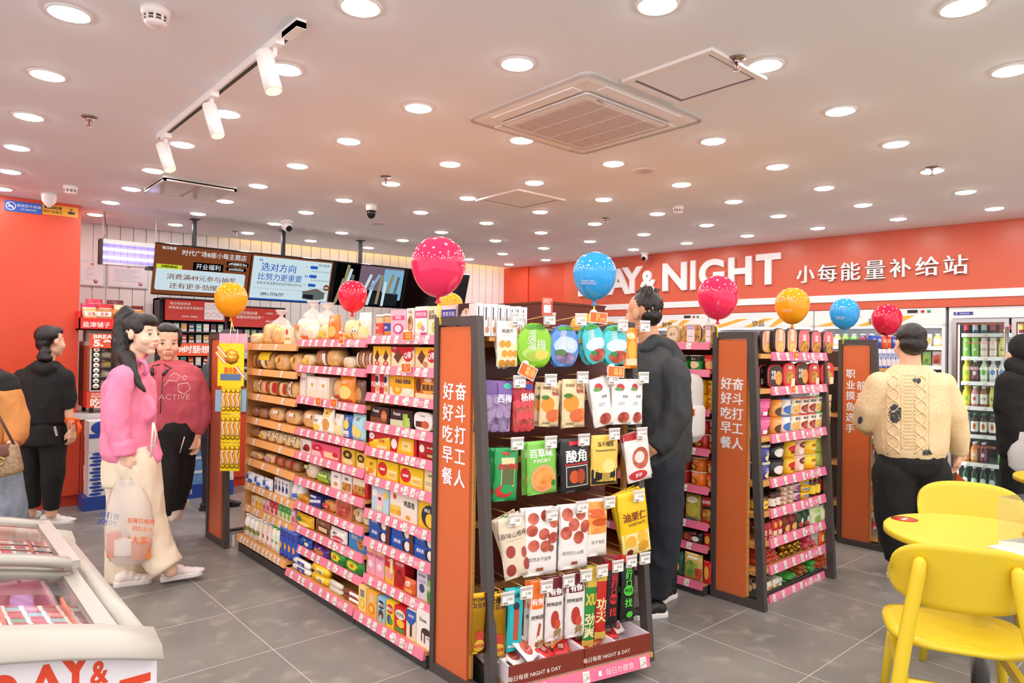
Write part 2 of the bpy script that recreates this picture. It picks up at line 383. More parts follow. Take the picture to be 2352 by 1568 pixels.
access(2.52, 2.92, 1.62, 2.04, 'square ceiling access hatch beside the air conditioner cassette')
access(3.64, 4.12, 4.07, 4.56, 'square ceiling access hatch in the middle of the ceiling')
t_ = thing('ceiling_vent', 'rectangular grey translucent ceiling panel before the menu screens', 'ceiling vent', TR(1.69, 5.88, CEIL))
b = B(); b.box(-.27, -.29, -.03, .27, .29, 0.01, '#b9b3b0|.3')
b.build('housing', t_); b = B()
for q in ((-.25, -.27, -.015, .27), (.015, -.27, .25, .27)): b.box(q[0], q[1], -.036, q[2], q[3], -.028, '#d3d4d2|.15')
b.build('panel', t_); b = B()
for q in ((-.27, -.29, .27, -.27), (-.27, .27, .27, .29), (-.27, -.29, -.25, .29), (.25, -.29, .27, .29)): b.box(q[0], q[1], -.04, q[2], q[3], -.02, '#dcd8d6|.25')
b.build('frame', t_)
# track with three spots
t_ = thing('track_rail', 'white ceiling track rail with a dark slot', 'light track', TR(1.125, 3.54, CEIL))
B().box(-.02, -1.0, -.034, .02, 1.0, 0.0, '#f3edeb|.4').build('rail', t_); B().box(-.009, -.93, -.0355, .009, .98, -.03, '#25332f|.5').build('slot', t_); B().box(-.02, -1.0, -.036, .02, -.86, -.01, '#f3edeb|.4').build('end_feed', t_)
for k, (q, a, e, w, nm) in enumerate((((632, 92), (606, 121), (629, 211), 40, 'nearest'), ((487, 212), (480, 241), (501, 313), 31, 'middle'), ((381, 307), (372, 332), (391, 391), 27, 'farthest'))):
    p = onz(*q, CEIL-.03); D = p.x*sy+p.y*cy
    top = P(a[0], a[1], D-.0); bot = P(e[0], e[1], D-.02); rad = w*D/FPX/2; d = bot-top
    t_ = thing('track_spotlight', 'white cylindrical track spotlight, %s of three on the rail' % nm, 'spotlight', TR(p.x, p.y, CEIL-.034), 'spotlights on the ceiling track')
    o = Vector((p.x, p.y, CEIL-.034)); top -= o; bot -= o
    B().box(-.018, -.05, -.028, .018, .05, 0, '#f4efed|.4').build('adapter', t_)
    b = B(); b.tube([(0, 0, -.02), (0, 0, -.05), tuple(top+d*.18)], .011, 10, '#f0ebe9|.4'); b.build('stem', t_)
    b = B(); b.tube([top, top+d*.02, top+d*.5, top+d*.985], [rad*.93, rad, rad, rad], 28, '#f5f1ef|.4'); b.build('cylinder_body', t_)
    b = B(); b.tube([top+d*.98, top+d*.995], [rad*.85, rad*.85], 24, 'warm_led'); b.build('lens', t_)
def smoke(q, lab, s=1.0):
    p = onz(*q, CEIL); t_ = thing('smoke_detector', lab, 'smoke detector', TR(p.x, p.y, CEIL))
    B().lathe([(.052*s, 0), (.052*s, -.02*s), (.044*s, -.034*s)], 28, '#f4e9e6|.4').build('base', t_)
    b = B(); b.lathe([(.041*s, -.034*s), (.041*s, -.052*s)], 28, '#5a4a48|.5')
    for k in range(10): b.box(.036*s, -.004, -.053*s, .045*s, .004, -.033*s, '#f4e9e6|.4', T=Matrix.Rotation(k*PI/5, 4, 'Z'))
    b.lathe([(.042*s, -.042*s), (.044*s, -.0435*s), (.042*s, -.045*s)], 28, '#f4e9e6|.4'); b.build('vents', t_)
    B().lathe([(.041*s, -.052*s), (.034*s, -.064*s), (.0005, -.066*s)], 28, '#f4e9e6|.4').build('cap', t_)
smoke((358, 20), 'white smoke detector on the ceiling at upper left'); smoke((162, 427), 'white smoke detector above the red column'); smoke((1558, 474), 'small white smoke detector above the red frieze', .9)
def sprinkler(q, lab):
    p = onz(*q, CEIL); t_ = thing('sprinkler', lab, 'sprinkler', TR(p.x, p.y, CEIL), 'ceiling sprinklers')
    B().lathe([(.04, 0), (.038, -.006), (.012, -.009)], 24, '#9a8880|.3|m').build('flange', t_)
    b = B(); b.tube([(0, 0, -.005), (0, 0, -.018)], .012, 10, '#c9c3bf|.25|m')
    for s_ in (-1, 1): b.tube([(s_*.01, 0, -.018), (s_*.013, 0, -.032), (s_*.002, 0, -.05)], .0025, 6, '#c9c3bf|.25|m')
    b.build('body', t_); B().tube([(0, 0, -.018), (0, 0, -.046)], .0035, 8, '#b3262a|.2').build('glass_bulb', t_)
    B().lathe([(.004, -.049), (.017, -.051), (.017, -.053), (.001, -.054)], 16, '#c9c3bf|.25|m').build('deflector', t_)
for q, l in (((205, 268), 'ceiling sprinkler left of the track spotlights'), ((1691, 134), 'ceiling sprinkler beside the nearest access hatch'), ((886, 405), 'ceiling sprinkler above the dome camera'), ((2141, 384), 'ceiling sprinkler at far right near the frieze'), ((1390, 501), 'ceiling sprinkler above the blue balloon'), ((541, 531), 'ceiling sprinkler between the menu screen poles')): sprinkler(q, l)
for q, l in (((1480, 392), 'round ceiling speaker beside the middle hatch'), ((868, 513), 'round ceiling speaker behind the dome camera'), ((722, 527), 'round ceiling speaker above the menu screens')):
    p = onz(*q, CEIL); t_ = thing('ceiling_speaker', l, 'speaker', TR(p.x, p.y, CEIL)); B().lathe([(.085, 0), (.083, -.006), (.074, -.007)], 32, '#ddd2cd|.4').build('rim', t_); B().lathe([(.075, -.006), (.0005, -.008)], 32, '#cbbeb8|.6', cap=False).build('grille', t_)
p = onz(853, 470, CEIL); t_ = thing('dome_camera', 'white ceiling security camera with black glass dome', 'security camera', TR(p.x, p.y, CEIL))
B().lathe([(.047, 0), (.05, -.01), (.045, -.055)], 28, '#f0eae7|.35').build('housing', t_); B().lathe([(.041, -.055), (.043, -.075), (.034, -.105), (.018, -.122), (.0005, -.127)], 28, '#0d0d10|.06').build('dome', t_)
def turret(q, aim, lab, s=1.0):
    p = onz(*q, CEIL); t_ = thing('turret_camera', lab, 'security camera', TR(p.x, p.y, CEIL))
    B().lathe([(.042*s, 0), (.045*s, -.012*s), (.038*s, -.028*s)], 24, '#f2ecea|.35').build('base', t_)
    B().sphere((0, 0, -.05*s), .038*s, .038*s, .038*s, '#f2ecea|.35', 20, 14).build('ball', t_)
    a = Vector(aim).normalized(); c = Vector((0, 0, -.05*s)); b = B(); b.tube([c+a*.028*s, c+a*.0385*s], [.024*s, .022*s], 18, '#0e0e10|.1'); b.build('lens', t_)
turret((660, 505), (.1, -.9, -.6), 'white turret camera above the menu screens', 1.35); turret((1481, 580), (-.8, -.2, -.5), 'white turret camera on the ceiling before the frieze', 1.2)
p = onz(113, 444, CEIL); t_ = thing('wedge_camera', 'white cone-shaped detector hanging by the red column', 'detector', TR(p.x, p.y, CEIL))
B().lathe([(.055, 0), (.058, -.02), (.052, -.07), (.012, -.118), (.001, -.122)], 24, '#f6efec|.35').build('shell', t_)
# ------------------------------------------------------------------ plates on the red column
LW = TR(0, 7.42, 0)
t_ = thing('wall_sign', 'blue no-smoking plate high on the red column', 'sign', LW)
B().box(.61, -.006, 2.622, .882, 0, 2.716, '#2a5bb8|.3').build('plate', t_)
b = B(); b.text('感谢您不吸烟', .785, 2.682, .03, '#c8d6f2', y=-.0075); b.text('NO SMOKING', .785, 2.65, .018, '#c8d6f2', y=-.0075)
b.add([(.655+.036*r_*math.cos(k*PI/14), -.0075, 2.669+.036*r_*math.sin(k*PI/14)) for k in range(28) for r_ in (1, .85)], [(2*k, (2*k+2) % 56, (2*k+3) % 56, 2*k+1) for k in range(28)], '#f2f4f8')
b.poly([(.627, -.0076, 2.69), (.632, -.0076, 2.696), (.683, -.0076, 2.648), (.678, -.0076, 2.642)], '#f2f4f8'); b.box(.635, -.0078, 2.662, .67, -.0074, 2.671, '#f2f4f8'); b.build('lettering', t_)
t_ = thing('wall_sign', 'orange camera notice plate beside the blue no-smoking plate', 'sign', LW)
B().box(.886, -.006, 2.63, 1.16, 0, 2.722, '#e8a21e|.3').build('plate', t_)
b = B(); b.box(.9, -.0075, 2.685, 1.03, -.0062, 2.71, '#2b2118'); b.text('24HOURS', .965, 2.698, .022, '#e8a21e', y=-.0085, sx=1.1); b.text('图片采集区', .965, 2.66, .03, '#4a3210', y=-.0075)
b.box(1.08, -.0085, 2.655, 1.135, -.0065, 2.678, '#2b2118', T=None); b.box(1.102, -.0085, 2.678, 1.108, -.0065, 2.7, '#2b2118'); b.box(1.09, -.0085, 2.699, 1.12, -.0065, 2.704, '#2b2118'); b.build('lettering', t_)
# ------------------------------------------------------------------ menu screens
TILT = R(16); SX = [1.75, 2.655, 3.6, 4.57, 5.53]
def S_(i): return TR((SX[i]+SX[i+1])/2, 7.26, 1.955) @ Matrix.Rotation(TILT, 4, 'X')
W_, H_ = .94, .505
scr = []
for i, l in enumerate(('hanging menu screen with a brown OPENING poster, leftmost of four', 'hanging menu screen with pale blue poster and blue slogan', 'hanging menu screen showing a dark photo of sticks', 'black switched-off hanging screen, rightmost of four')):
    t_ = thing('menu_screen', l, 'screen', S_(i), 'menu screens over the counter'); scr.append(t_)
    W_ = SX[i+1]-SX[i]-.004; B().box(-W_/2, 0, 0, W_/2, .035, H_, '#0d0d0f|.3').build('housing', t_)
    if i == 3: B().box(-W_/2+.012, -.002, .012, W_/2-.012, .001, H_-.012, '#050506|.12').build('display', t_)
def disp(i, fn):
    b = B(); fn(b); b.build('display', scr[i])
def rr(b, x0, z0, x1, z1, c, y, r=.02):
    pts = []
    for qx, qz, a0 in ((x1-r, z1-r, 0), (x0+r, z1-r, 90), (x0+r, z0+r, 180), (x1-r, z0+r, 270)):
        for k in range(5): pts.append((qx+r*math.cos(R(a0+22.5*k)), y, qz+r*math.sin(R(a0+22.5*k))))
    b.poly(pts[::-1], c)
def s0(b):
    rr(b, -.455, .012, .455, .493, 'scr_brown', -.002, .002); rr(b, -.43, .05, .42, .265, 'scr_pale', -.003)
    b.text('每日每夜', -.33, .465, .032, 'scr_white', y=-.004); b.text('时代广场8座小每主题店', .1, .435, .062, 'scr_white', y=-.004, bold=.015, width=.62)
    rr(b, -.1, .27, .19, .35, 'scr_black', -.0035, .008); b.text('开业福利', .045, .31, .06, 'scr_white', y=-.0045, bold=.015)
    rr(b, .22, .345, .44, .385, 'scr_black', -.0035, .006); b.text('#幸福解压仓#', .33, .365, .03, 'scr_white', y=-.0045); rr(b, .22, .29, .42, .33, 'scr_black', -.0035, .006); b.text('#10月8日#', .32, .31, .032, 'scr_white', y=-.0045)
    rr(b, -.43, .262, -.2, .305, 'scr_yellow', -.0038, .004); b.text('OPENING', -.315, .284, .034, 'scr_black', y=-.0048, bold=.04)
    b.text('消费满49元参与抽奖', 0, .19, .062, 'scr_brown', y=-.0045, bold=.02, width=.66); b.text('还有更多劲爆商品', 0, .1, .062, 'scr_brown', y=-.0045, bold=.02, width=.6)
def s1(b):
    rr(b, -.455, .012, .455, .493, 'scr_brown', -.002, .002); rr(b, -.44, .012, .44, .475, 'scr_pale', -.003, .002); b.box(-.455, -.0035, .012, .455, -.0028, .028, 'scr_blue')
    b.text('“', -.36, .44, .1, 'scr_blue', y=-.0045); b.text('选对方向', -.16, .37, .098, 'scr_blue', y=-.0045, bold=.02); b.text('比努力更重要', -.13, .265, .082, 'scr_blue', y=-.0045, bold=.018); b.text('”', .16, .3, .1, 'scr_blue', y=-.0045)
    b.text('想投资,首选更有前途的便利店行业', -.13, .195, .033, 'scr_dark', y=-.0045, bold=0, width=.5); b.box(-.42, -.0045, .135, .42, -.004, .137, 'scr_grey')
    b.text('0991-7776777', -.2, .075, .048, 'scr_dark', y=-.0045, bold=.02, width=.25); b.text('每日每夜', .35, .44, .034, 'scr_grey', y=-.0045)
    for k in range(3): rr(b, .19, .39-k*.1, .28, .425-k*.1, 'scr_blue', -.0045, .015); b.text('每日每夜便利店全新加盟方案', .33, .365-k*.1, .018, 'scr_grey', y=-.0045, bold=0); b.text('✓', .15, .41-k*.1, .03, 'scr_dark', y=-.0045)
    b.poly([(.14, -.0045, .05), (.14, -.0045, .13), (.3, -.0045, .165), (.4, -.0045, .12), (.4, -.0045, .06), (.28, -.0045, .03)][::-1], 'scr_grey'); b.poly([(.15, -.005, .06), (.15, -.005, .1), (.27, -.005, .1), (.27, -.005, .045)][::-1], 'scr_dark')
    b.poly([(.13, -.0052, .13), (.3, -.0052, .17), (.41, -.0052, .125), (.41, -.0052, .118), (.3, -.0052, .158), (.13, -.0052, .122)][::-1], 'scr_brown')
    b.add([(.41+.035*math.cos(k*PI/8), -.0048, .19+.035*math.sin(k*PI/8)) for k in range(16)], [tuple(range(15, -1, -1))][0:1], 'scr_brown'); b.text('600', .41, .19, .03, 'scr_white', y=-.0055)
def s2(b):
    rr(b, -.455, .012, .455, .493, 'scr_black', -.002, .002); rr(b, -.15, .2, .44, .49, 'scr_mauve', -.0028, .005); rr(b, .17, .1, .44, .47, 'scr_teal', -.003, .01); rr(b, -.2, .03, .4, .18, 'scr_dark', -.0032, .01)
    for k, (x, z, l, a, c) in enumerate(((-.33, .28, .4, 8, 'scr_tan'), (-.3, .26, .36, 12, 'scr_pale'), (-.38, .1, .3, 14, 'scr_tan'), (-.24, .3, .14, 5, 'scr_grey'), (-.05, .25, .3, 20, 'scr_pale'), (.02, .13, .3, 10, 'scr_pale'), (.13, .22, .36, 5, 'scr_tan'), (.2, .16, .3, 2, 'scr_pale'), (.27, .3, .24, 12, 'scr_tan'), (.06, .3, .22, 28, 'scr_teal'), (.36, .28, .22, 8, 'scr_grey'))):
        b.box(-.018, -.0038-.0001*k, -l/2, .018, -.0034-.0001*k, l/2, c, T=Matrix.Translation((x, 0, max(min(z, .48-l/2), l/2+.02))) @ Matrix.Rotation(R(a), 4, 'Y'))
disp(0, s0); disp(1, s1); disp(2, s2)
for u, v, n in ((447, 508, 'left'), (651, 532, 'middle'), (828, 553, 'right')):
    p = inter(TR(0, 7.36, 0), u, v); t_ = thing('mounting_pole', 'black ceiling pole carrying the menu screens, %s of three' % n, 'pole', TR(p.x, 7.36, 0), 'ceiling poles of the menu screens')
    B().box(-.018, -.018, 2.2, .018, .018, CEIL-.004, '#17181a|.4').build('tube', t_); B().box(-.04, -.04, CEIL-.01, .04, .04, CEIL, '#17181a|.4').build('ceiling_plate', t_); B().box(-.45, -.135, 2.19, .47 if n != 'right' else 1.3, -.0, 2.22, '#17181a|.4').build('bracket', t_)
# insect lamp
IK = TR(0, 7.62, 0)
t_ = thing('insect_killer_lamp', 'violet glowing insect killer lamp hanging on chains', 'lamp', IK)
B().box(1.37, -.05, 2.24, 1.395, .05, 2.485, '#1b1b1e|.4').build('end_cap', t_); B().box(1.9, -.05, 2.24, 1.925, .05, 2.485, '#1b1b1e|.4').build('end_cap', t_)
B().box(1.395, -.045, 2.445, 1.9, .045, 2.485, '#e9e8ea|.35').build('top_rail', t_); B().box(1.395, -.045, 2.24, 1.9, .045, 2.262, '#dcdade|.35').build('bottom_rail', t_); B().box(1.395, .03, 2.26, 1.9, .04, 2.45, '#b8b0d8|.4').build('reflector', t_)
for z in (2.395, 2.315): B().tube([(1.4, 0, z), (1.895, 0, z)], .014, 12, 'uv_tube').build('tube_lamp', t_)
b = B()
for k in range(12): b.box(1.395, -.046, 2.268+k*.0155, 1.9, -.044, 2.27+k*.0155, '#4c4464')
for k in range(8): b.box(1.43+k*.06, -.046, 2.262, 1.432+k*.06, -.044, 2.445, '#4c4464')
b.build('guard', t_); b = B()
for x in (1.4, 1.87): b.tube([(x, 0, 2.48), (x, 0, CEIL)], .004, 6, '#d8d6d6|.3')
b.tube([(1.4, 0, 2.48), (1.44, .02, 2.55), (1.43, .02, 2.62), (1.41, 0, CEIL)], .003, 6, '#2a2a2a'); b.build('chain', t_)
# certificates on the back wall
for x0, x1, l in ((.16, .39, 'framed certificate partly beside the red column'), (.42, .82, 'framed certificate with red seal under insect lamp')):
    t_ = thing('certificate', l, 'certificate', BW @ TR(0, -.02, 0), 'framed certificates on the back wall')
    B().box(x0, -.012, 2.09, x1, .0, 2.36, '#dcdce0|.25').build('frame', t_); b = B(); b.box(x0+.012, -.014, 2.102, x1-.012, -.0125, 2.348, '#f1edf2|.15')
    for k in range(7): b.box(x0+.06, -.0155, 2.28-k*.02, x1-.09-(k % 3)*.03, -.0142, 2.283-k*.02, '#9aa0b4')
    b.box((x0+x1)/2-.015, -.0158, 2.31, (x0+x1)/2+.015, -.0142, 2.335, '#e08a6a'); b.lathe([(.022, 0), (.0005, .001)], 14, '#e0a9ae', T=Matrix.Translation((x1-.08, -.0142, 2.14)) @ Matrix.Rotation(PI/2, 4, 'X')); b.build('document', t_)
# ------------------------------------------------------------------ counter and things behind it
t_ = thing('service_counter', 'red-fronted service counter with pale steel worktop', 'counter', TR(0, 0, 0))
b = B(); b.box(.2, 7.25, .1, 1.19, 7.41, .78, 'red_paint'); b.box(1.186, 7.25, .1, 4.6, 7.85, .78, 'red_paint'); b.build('body', t_)
b = B(); b.box(.2, 7.28, 0, 1.19, 7.41, .1, '#c93a22|.5'); b.box(1.186, 7.28, 0, 4.6, 7.8, .1, '#c93a22|.5'); b.build('plinth', t_)
b = B(); b.box(.2, 7.22, .78, 1.2, 7.415, .83, '#d7d7d6|.25'); b.box(1.2, 7.22, .78, 4.6, 7.87, .83, '#d7d7d6|.25'); b.build('worktop', t_)
# cigarette display cabinets
CB = TR(0, 8.2, 0)
CIG = ['#4a1f26', '#2f9c9a', '#5fb5bf', '#d8a04a', '#6fa6a4', '#a8c4c0', '#b03038', '#e9e9e7', '#1e1c1d', '#2c5d48', '#caa06a', '#c7d7c8', '#39304a', '#b7343a', '#e7e2da', '#233a74', '#7a1d28', '#8db7a5']
def pack(x, z, c, lab, grp, F=CB, w=.056, h=.088):
    b = B(); b.box(-w/2, -.022, 0, w/2, 0, h, c+'|.25', front=c+'|.2'); b.box(-w/2+.001, -.0226, 0, w/2-.001, -.0222, h*.3, '#d9d4cf|.3'); b.box(-w/2+.008, -.0226, h*.5, w/2-.008, -.0222, h*.72, random.choice(['#e8d9a8', '#f2f2f2', '#8b1c22', '#d8b04a'])+'|.3')
    tag(b.build('cigarette_pack', T=F @ TR(x, -.06, z)), lab, 'cigarette pack', grp)
for n, (x0, x1, zt, nm) in enumerate(((2.1, 2.745, 1.985, 'left'), (2.8, 3.44, 1.935, 'right'))):
    t_ = thing('cigarette_cabinet', 'black cigarette display cabinet with red header, %s of two' % nm, 'cabinet', CB)
    b = B(); b.box(x0-.04, -.02, .8, x0, .25, zt, '#2b2c2f|.5'); b.box(x1-.01, -.1, .8, x1+.01, .25, zt, '#2b2c2f|.5'); b.box(x0-.04, .2, .8, x1, .25, zt, '#16171a|.5'); b.box(x0-.04, -.1, zt-.02, x1, .25, zt, '#2b2c2f|.5'); b.build('carcass', t_)
    hz = zt-.245; b = B(); b.box(x0, -.1, hz, x1, -.06, zt-.015, '#c8382e|.35'); b.build('header', t_); b = B()
    if n == 0:
        b.text('每日每夜承诺', x0+.15, zt-.06, .036, '#f6efe9', y=-.102); b.text('所有商品无条件退换货', x0+.21, zt-.105, .036, '#f6efe9', y=-.102); b.text('2028000  2028004', x0+.25, zt-.2, .022, '#f6efe9', y=-.102); b.box(x1-.24, -.103, hz+.02, x1-.03, -.1005, zt-.035, '#e9e4e8')
        for k in range(6): b.lathe([(.027, 0), (.024, .0012), (.0235, 0)], 16, '#cf6a66', cap=False, T=Matrix.Translation((x1-.2+(k % 3)*.066, -.1035, zt-.08-(k//3)*.09)) @ Matrix.Rotation(PI/2, 4, 'X'))
    else:
        b.text('让优质店铺', x0+.2, zt-.08, .042, '#f6efe9', y=-.102); b.text('成就你的创业梦 ”', x0+.22, zt-.13, .042, '#f6efe9', y=-.102); b.text('✓ 便利店  ✓ 加盟', x1-.15, zt-.075, .026, '#f6efe9', y=-.102); b.text('0991-7776777', x1-.15, zt-.17, .028, '#f6efe9', y=-.102)
    b.build('lettering', t_)
    for k in range(5):
        z = hz-.115-k*.125
        if z < .85: break
        B().box(x0, -.1, z-.02, x1, .2, z-.006, '#3a3b3e|.4').build('shelf', t_)
        for q in range(8):
            pack(x0+.04+q*.079, z-.005, CIG[(q*5+k*3+n*7) % 18], 'cigarette pack, %s from left on %s shelf of %s black cabinet' % (ORD[q], ORD[k], nm), 'cigarette packs behind the counter')
# orange roast-sausage board and roaster
t_ = thing('sausage_roaster', 'steel sausage roaster on the counter behind the orange board', 'roaster', TR(2.62, 7.5, .83))
B().box(-.28, -.15, 0, .28, .2, .14, '#b9b4ae|.3').build('body', t_); b = B()
for k in range(6): b.tube([(-.25, -.12+k*.05, .16), (.25, -.12+k*.05, .16)], .016, 10, '#8f8a86|.3')
b.build('roller', t_); B().box(-.28, -.15, .14, .28, .2, .42, 'glass').build('sneeze_guard', t_)
for k in range(4):
    o = B().tube([(-.2+k*.1, -.0, 0), (-.2+k*.1, .09, 0)], .019, 10, '#9c4a22|.35').build('sausage', T=TR(2.62, 7.44, 1.023)); tag(o, 'roasting sausage, %s from left in the counter roaster' % ORD[k], 'sausage', 'sausages in the roaster')
F_ = TR(0, 7.3, 0); a = inter(F_, 398, 812); c = inter(F_, 487, 790)
t_ = thing('promo_board', 'orange board with white slogan about sausages over the roaster', 'sign', F_); b = B(); b.box(a.x-.06, -.008, a.z-.02, c.x+.01, 0, c.z+.005, '#e4572e|.35'); b.build('board', t_)
b = B(); b.text('鲜烤', a.x+.045, (a.z+c.z)/2-.01, .062, '#f8f2ee', y=-.01, bold=.03); b.text('时肠想你', (a.x+c.x)/2+.075, (a.z+c.z)/2-.005, .082, '#f8f2ee', y=-.01, bold=.04); b.build('lettering', t_); b = B()
for x in (a.x, c.x-.04): b.box(x, -.005, .832, x+.02, .005, a.z-.01, '#8c8a88|.4')
b.build('stand', t_)
# bun steamer
ST = TR(1.235, 7.27, .83)
t_ = thing('bun_steamer', 'red and glass steamed bun cabinet with breakfast signs', 'food warmer', ST)
b = B(); b.box(0, 0, .05, .48, .42, .2, '#c93a24|.35'); b.box(0, 0, .2, .025, .42, .62, '#a8492f|.4'); b.box(.455, 0, .2, .48, .42, .62, '#a8492f|.4'); b.box(0, .39, .2, .48, .42, .62, '#6f6a62|.5'); b.box(0, 0, .62, .48, .42, .66, '#b9b3ad|.3'); b.build('cabinet', t_)
b = B()
for x in (.03, .42):
    for y in (.03, .38): b.box(x, y, 0, x+.03, y+.03, .05, '#242424')
b.build('foot', t_)
B().box(.03, -.004, .22, .455, 0.004, .61, 'glass').build('glass_door', t_); b = B()
for q in ((.018, .21, .03, .62), (.45, .21, .462, .62), (.018, .2, .462, .212), (.018, .61, .462, .622)): b.box(q[0], -.012, q[1], q[2], 0, q[3], '#c9c5c0|.25')
b.build('door_frame', t_)
b = B(); b.box(0.01, -.02, .6, .47, -.013, .73, '#e2502c|.35'); b.text('BREAKFAST', .21, .705, .05, '#f8f2ee', y=-.022, bold=.03, width=.34); b.text('5.9', .11, .645, .08, '#f8f2ee', y=-.022, bold=.05, width=.14); b.sphere((.25, -.018, .635), .04, .006, .022, '#b77a44'); b.box(.34, -.022, .62, .4, -.018, .71, '#dfe3ea'); b.sphere((.31, -.02, .632), .03, .005, .022, '#efe9e0'); b.build('price_board', t_)
b = B(); b.box(0, -.006, .05, .48, -.002, .2, '#e2502c|.35'); b.text('QUALITY\nBREAKFAST', .1, .165, .026, '#f8f2ee', y=-.008, bold=.02); b.text('吃好', .12, .095, .095, '#f8f2ee', y=-.008, bold=.05); b.text('早餐', .34, .095, .095, '#f8f2ee', y=-.008, bold=.05); b.build('base_board', t_)
b = B()
for k in range(8): b.lathe([(.026, 0), (.024, .002), (.0005, .003)], 14, '#f4f1ea', T=Matrix.Translation((.07, -.005, .585-k*.048)) @ Matrix.Rotation(PI/2, 4, 'X'), sy=.85); b.sphere((.07, -.009, .583-k*.048), .012, .002, .007, ('#9c5a2c', '#5d8a34', '#3c2a22', '#b8502a')[k % 4]); b.text('2.0', .125, .582-k*.048, .02, '#d88a86', y=-.006)
b.build('price_sticker', t_)
for k in range(4): B().box(.03, .02, .24+k*.09, .45, .38, .244+k*.09, '#a9a49c|.3').build('rack', t_)
for k in range(4):
    for q in range(3):
        o = B().lathe([(.045, 0), (.052, .018), (.045, .038), (.02, .05), (.001, .052)], 14, ('#f3ead8|.6', '#f0e4cc|.6', '#e6c04a|.6', '#ecdcb8|.6')[(k+q) % 4]).build('steamed_bun', T=ST @ TR(.17+q*.115, .12+.1*(q % 2), .2445+k*.09)); tag(o, 'steamed bun, %s from left on %s rack up in glass cabinet' % (ORD[q], ORD[k]), 'bun', 'buns in the steamer')
# snack tray on top of the steamer
SR = TR(1.16, 7.26, 1.565)
t_ = thing('snack_tray', 'bright red cardboard snack tray above the bun cabinet', 'display tray', SR)
b = B(); b.box(0, 0.0, .03, .56, .012, .14, '#dd2420|.3'); b.box(0, .36, .03, .56, .37, .2, '#dd2420|.3'); b.box(0, 0, .03, .012, .37, .2, '#dd2420|.3'); b.box(.548, 0, .03, .56, .37, .2, '#dd2420|.3'); b.box(0, 0, .03, .56, .37, .04, '#dd2420|.3'); b.build('tray', t_)
b = B(); b.box(.09, .1, -.074, .54, .34, .03, '#a6a29c|.4'); b.build('support', t_)
b = B(); b.text('盐津铺子 五代湿点', .26, .08, .055, '#f6e4de', y=-.003, width=.46, bold=.03); b.build('lettering', t_)
# brown cabinet at the far end, cartons
t_ = thing('tall_cabinet', 'reddish brown cabinet top rising behind the snack gondola', 'cabinet', TR(0, 0, 0))
F_ = TR(5.0, 0, 0, -PI/2); a = inter(F_, 1147, 700); c = inter(F_, 1252, 690); b = B(); b.box(5.0, -c.x, 0, 5.95, -a.x, a.z-.01, 'darkwood'); b.build('carcass', t_); B().box(4.99, -c.x-.01, a.z-.01, 5.96, -a.x+.01, a.z+.012, 'darkwood').build('top_board', t_)
def carton(x, y, z, w, d, h, rz, lab, grp, c, deco):
    b = B(); b.box(-w/2, 0, 0, w/2, d, h, c+'|.4'); deco(b, w, h); tag(b.build('drinks_carton', T=TR(x, y, z, rz)), lab, 'carton', grp)
def dblue(b, w, h):
    for k in range(4): b.sphere((-w*.36+.02*(k % 2), -.001, h*(.15+.24*k)), .05, .002, h*.11, '#2c4fa8|.4', 10, 6)
    b.text('纯牛奶', w*.2, h*.6, .06, '#4a4f66', y=-.0015, bold=.03); b.box(0, -.002, h*.15, w*.3, 0, h*.3, '#c9ccd6|.4')
def dcow(b, w, h): b.sphere((-w*.25, -.001, h*.6), w*.22, .003, h*.4, '#2c4fa8|.4'); b.box(-w*.5, -.0015, 0, w*.1, 0, h*.25, '#2c4fa8|.4'); b.sphere((w*.3, -.001, h*.6), .03, .003, .03, '#b8343c')
def dred(b, w, h): b.lathe([(.035, 0), (.0005, .002)], 8, '#b8343c', T=Matrix.Translation((-w*.2, -.001, h*.45)) @ Matrix.Rotation(PI/2, 4, 'X')); b.text('西域春', 0, h*.85, .03, '#5a5a66', y=-.0015)
def dsky(b, w, h): b.box(-w/2, -.002, 0, w/2, 0, h*.8, '#5f93cf|.4'); b.sphere((-w*.05, -.002, h*.5), .03, .003, .03, '#b98a5a'); b.text('牛奶', w*.25, h*.45, .055, '#8fb6e0', y=-.004)
def dmt(b, w, h): b.poly([(-w*.4, -.002, h*.1), (0, -.002, h*.4), (w*.4, -.002, h*.1)], '#27356e'); b.text('冰川', 0, h*.7, .03, '#44506e', y=-.002)
def dplain(b, w, h): b.text('天润', 0, h*.5, .05, '#dfe6f4', y=-.002)
S1 = (1.41, 6.98); g_ = 'milk cartons stacked by the counter'
for k, (z, h, dc, c, l) in enumerate(((0, .12, dplain, '#27479c', 'blue carton base under the stacked milk cartons by counter'), (.12, .13, dblue, '#eef0f4', 'cow-print milk carton, lowest on the blue base'), (.25, .13, dblue, '#eef0f4', 'cow-print milk carton, second above the blue base'), (.38, .13, dblue, '#eef0f4', 'cow-print milk carton, third above the blue base'), (.51, .125, dred, '#eceaea', 'white carton with red emblem near top of milk stack'), (.635, .15, dcow, '#eef0f4', 'blue and white milk carton topping the stack by counter'))):
    carton(S1[0]+(-.02 if k == 0 else 0), S1[1]-.02*(k == 0), z, .44 if k == 0 else .4, .24 if k == 0 else .2, h-.002, .02*(k % 3-1), l, g_, c, dc)
for k, (z, h, dc, c, l) in enumerate(((0, .13, dplain, '#27479c', 'dark blue carton base near the rose-jumper woman'), (.13, .135, dsky, '#dfe8f2', 'sky blue milk carton, lowest behind the rose jumper woman'), (.265, .135, dsky, '#dfe8f2', 'sky blue milk carton, second up behind rose jumper woman'), (.4, .135, dsky, '#dfe8f2', 'sky blue milk carton, topmost behind rose jumper woman'))):
    carton(2.02, 6.95, z, .36, .24, h-.002, .0, l, 'sky blue cartons on the floor', c, dc)
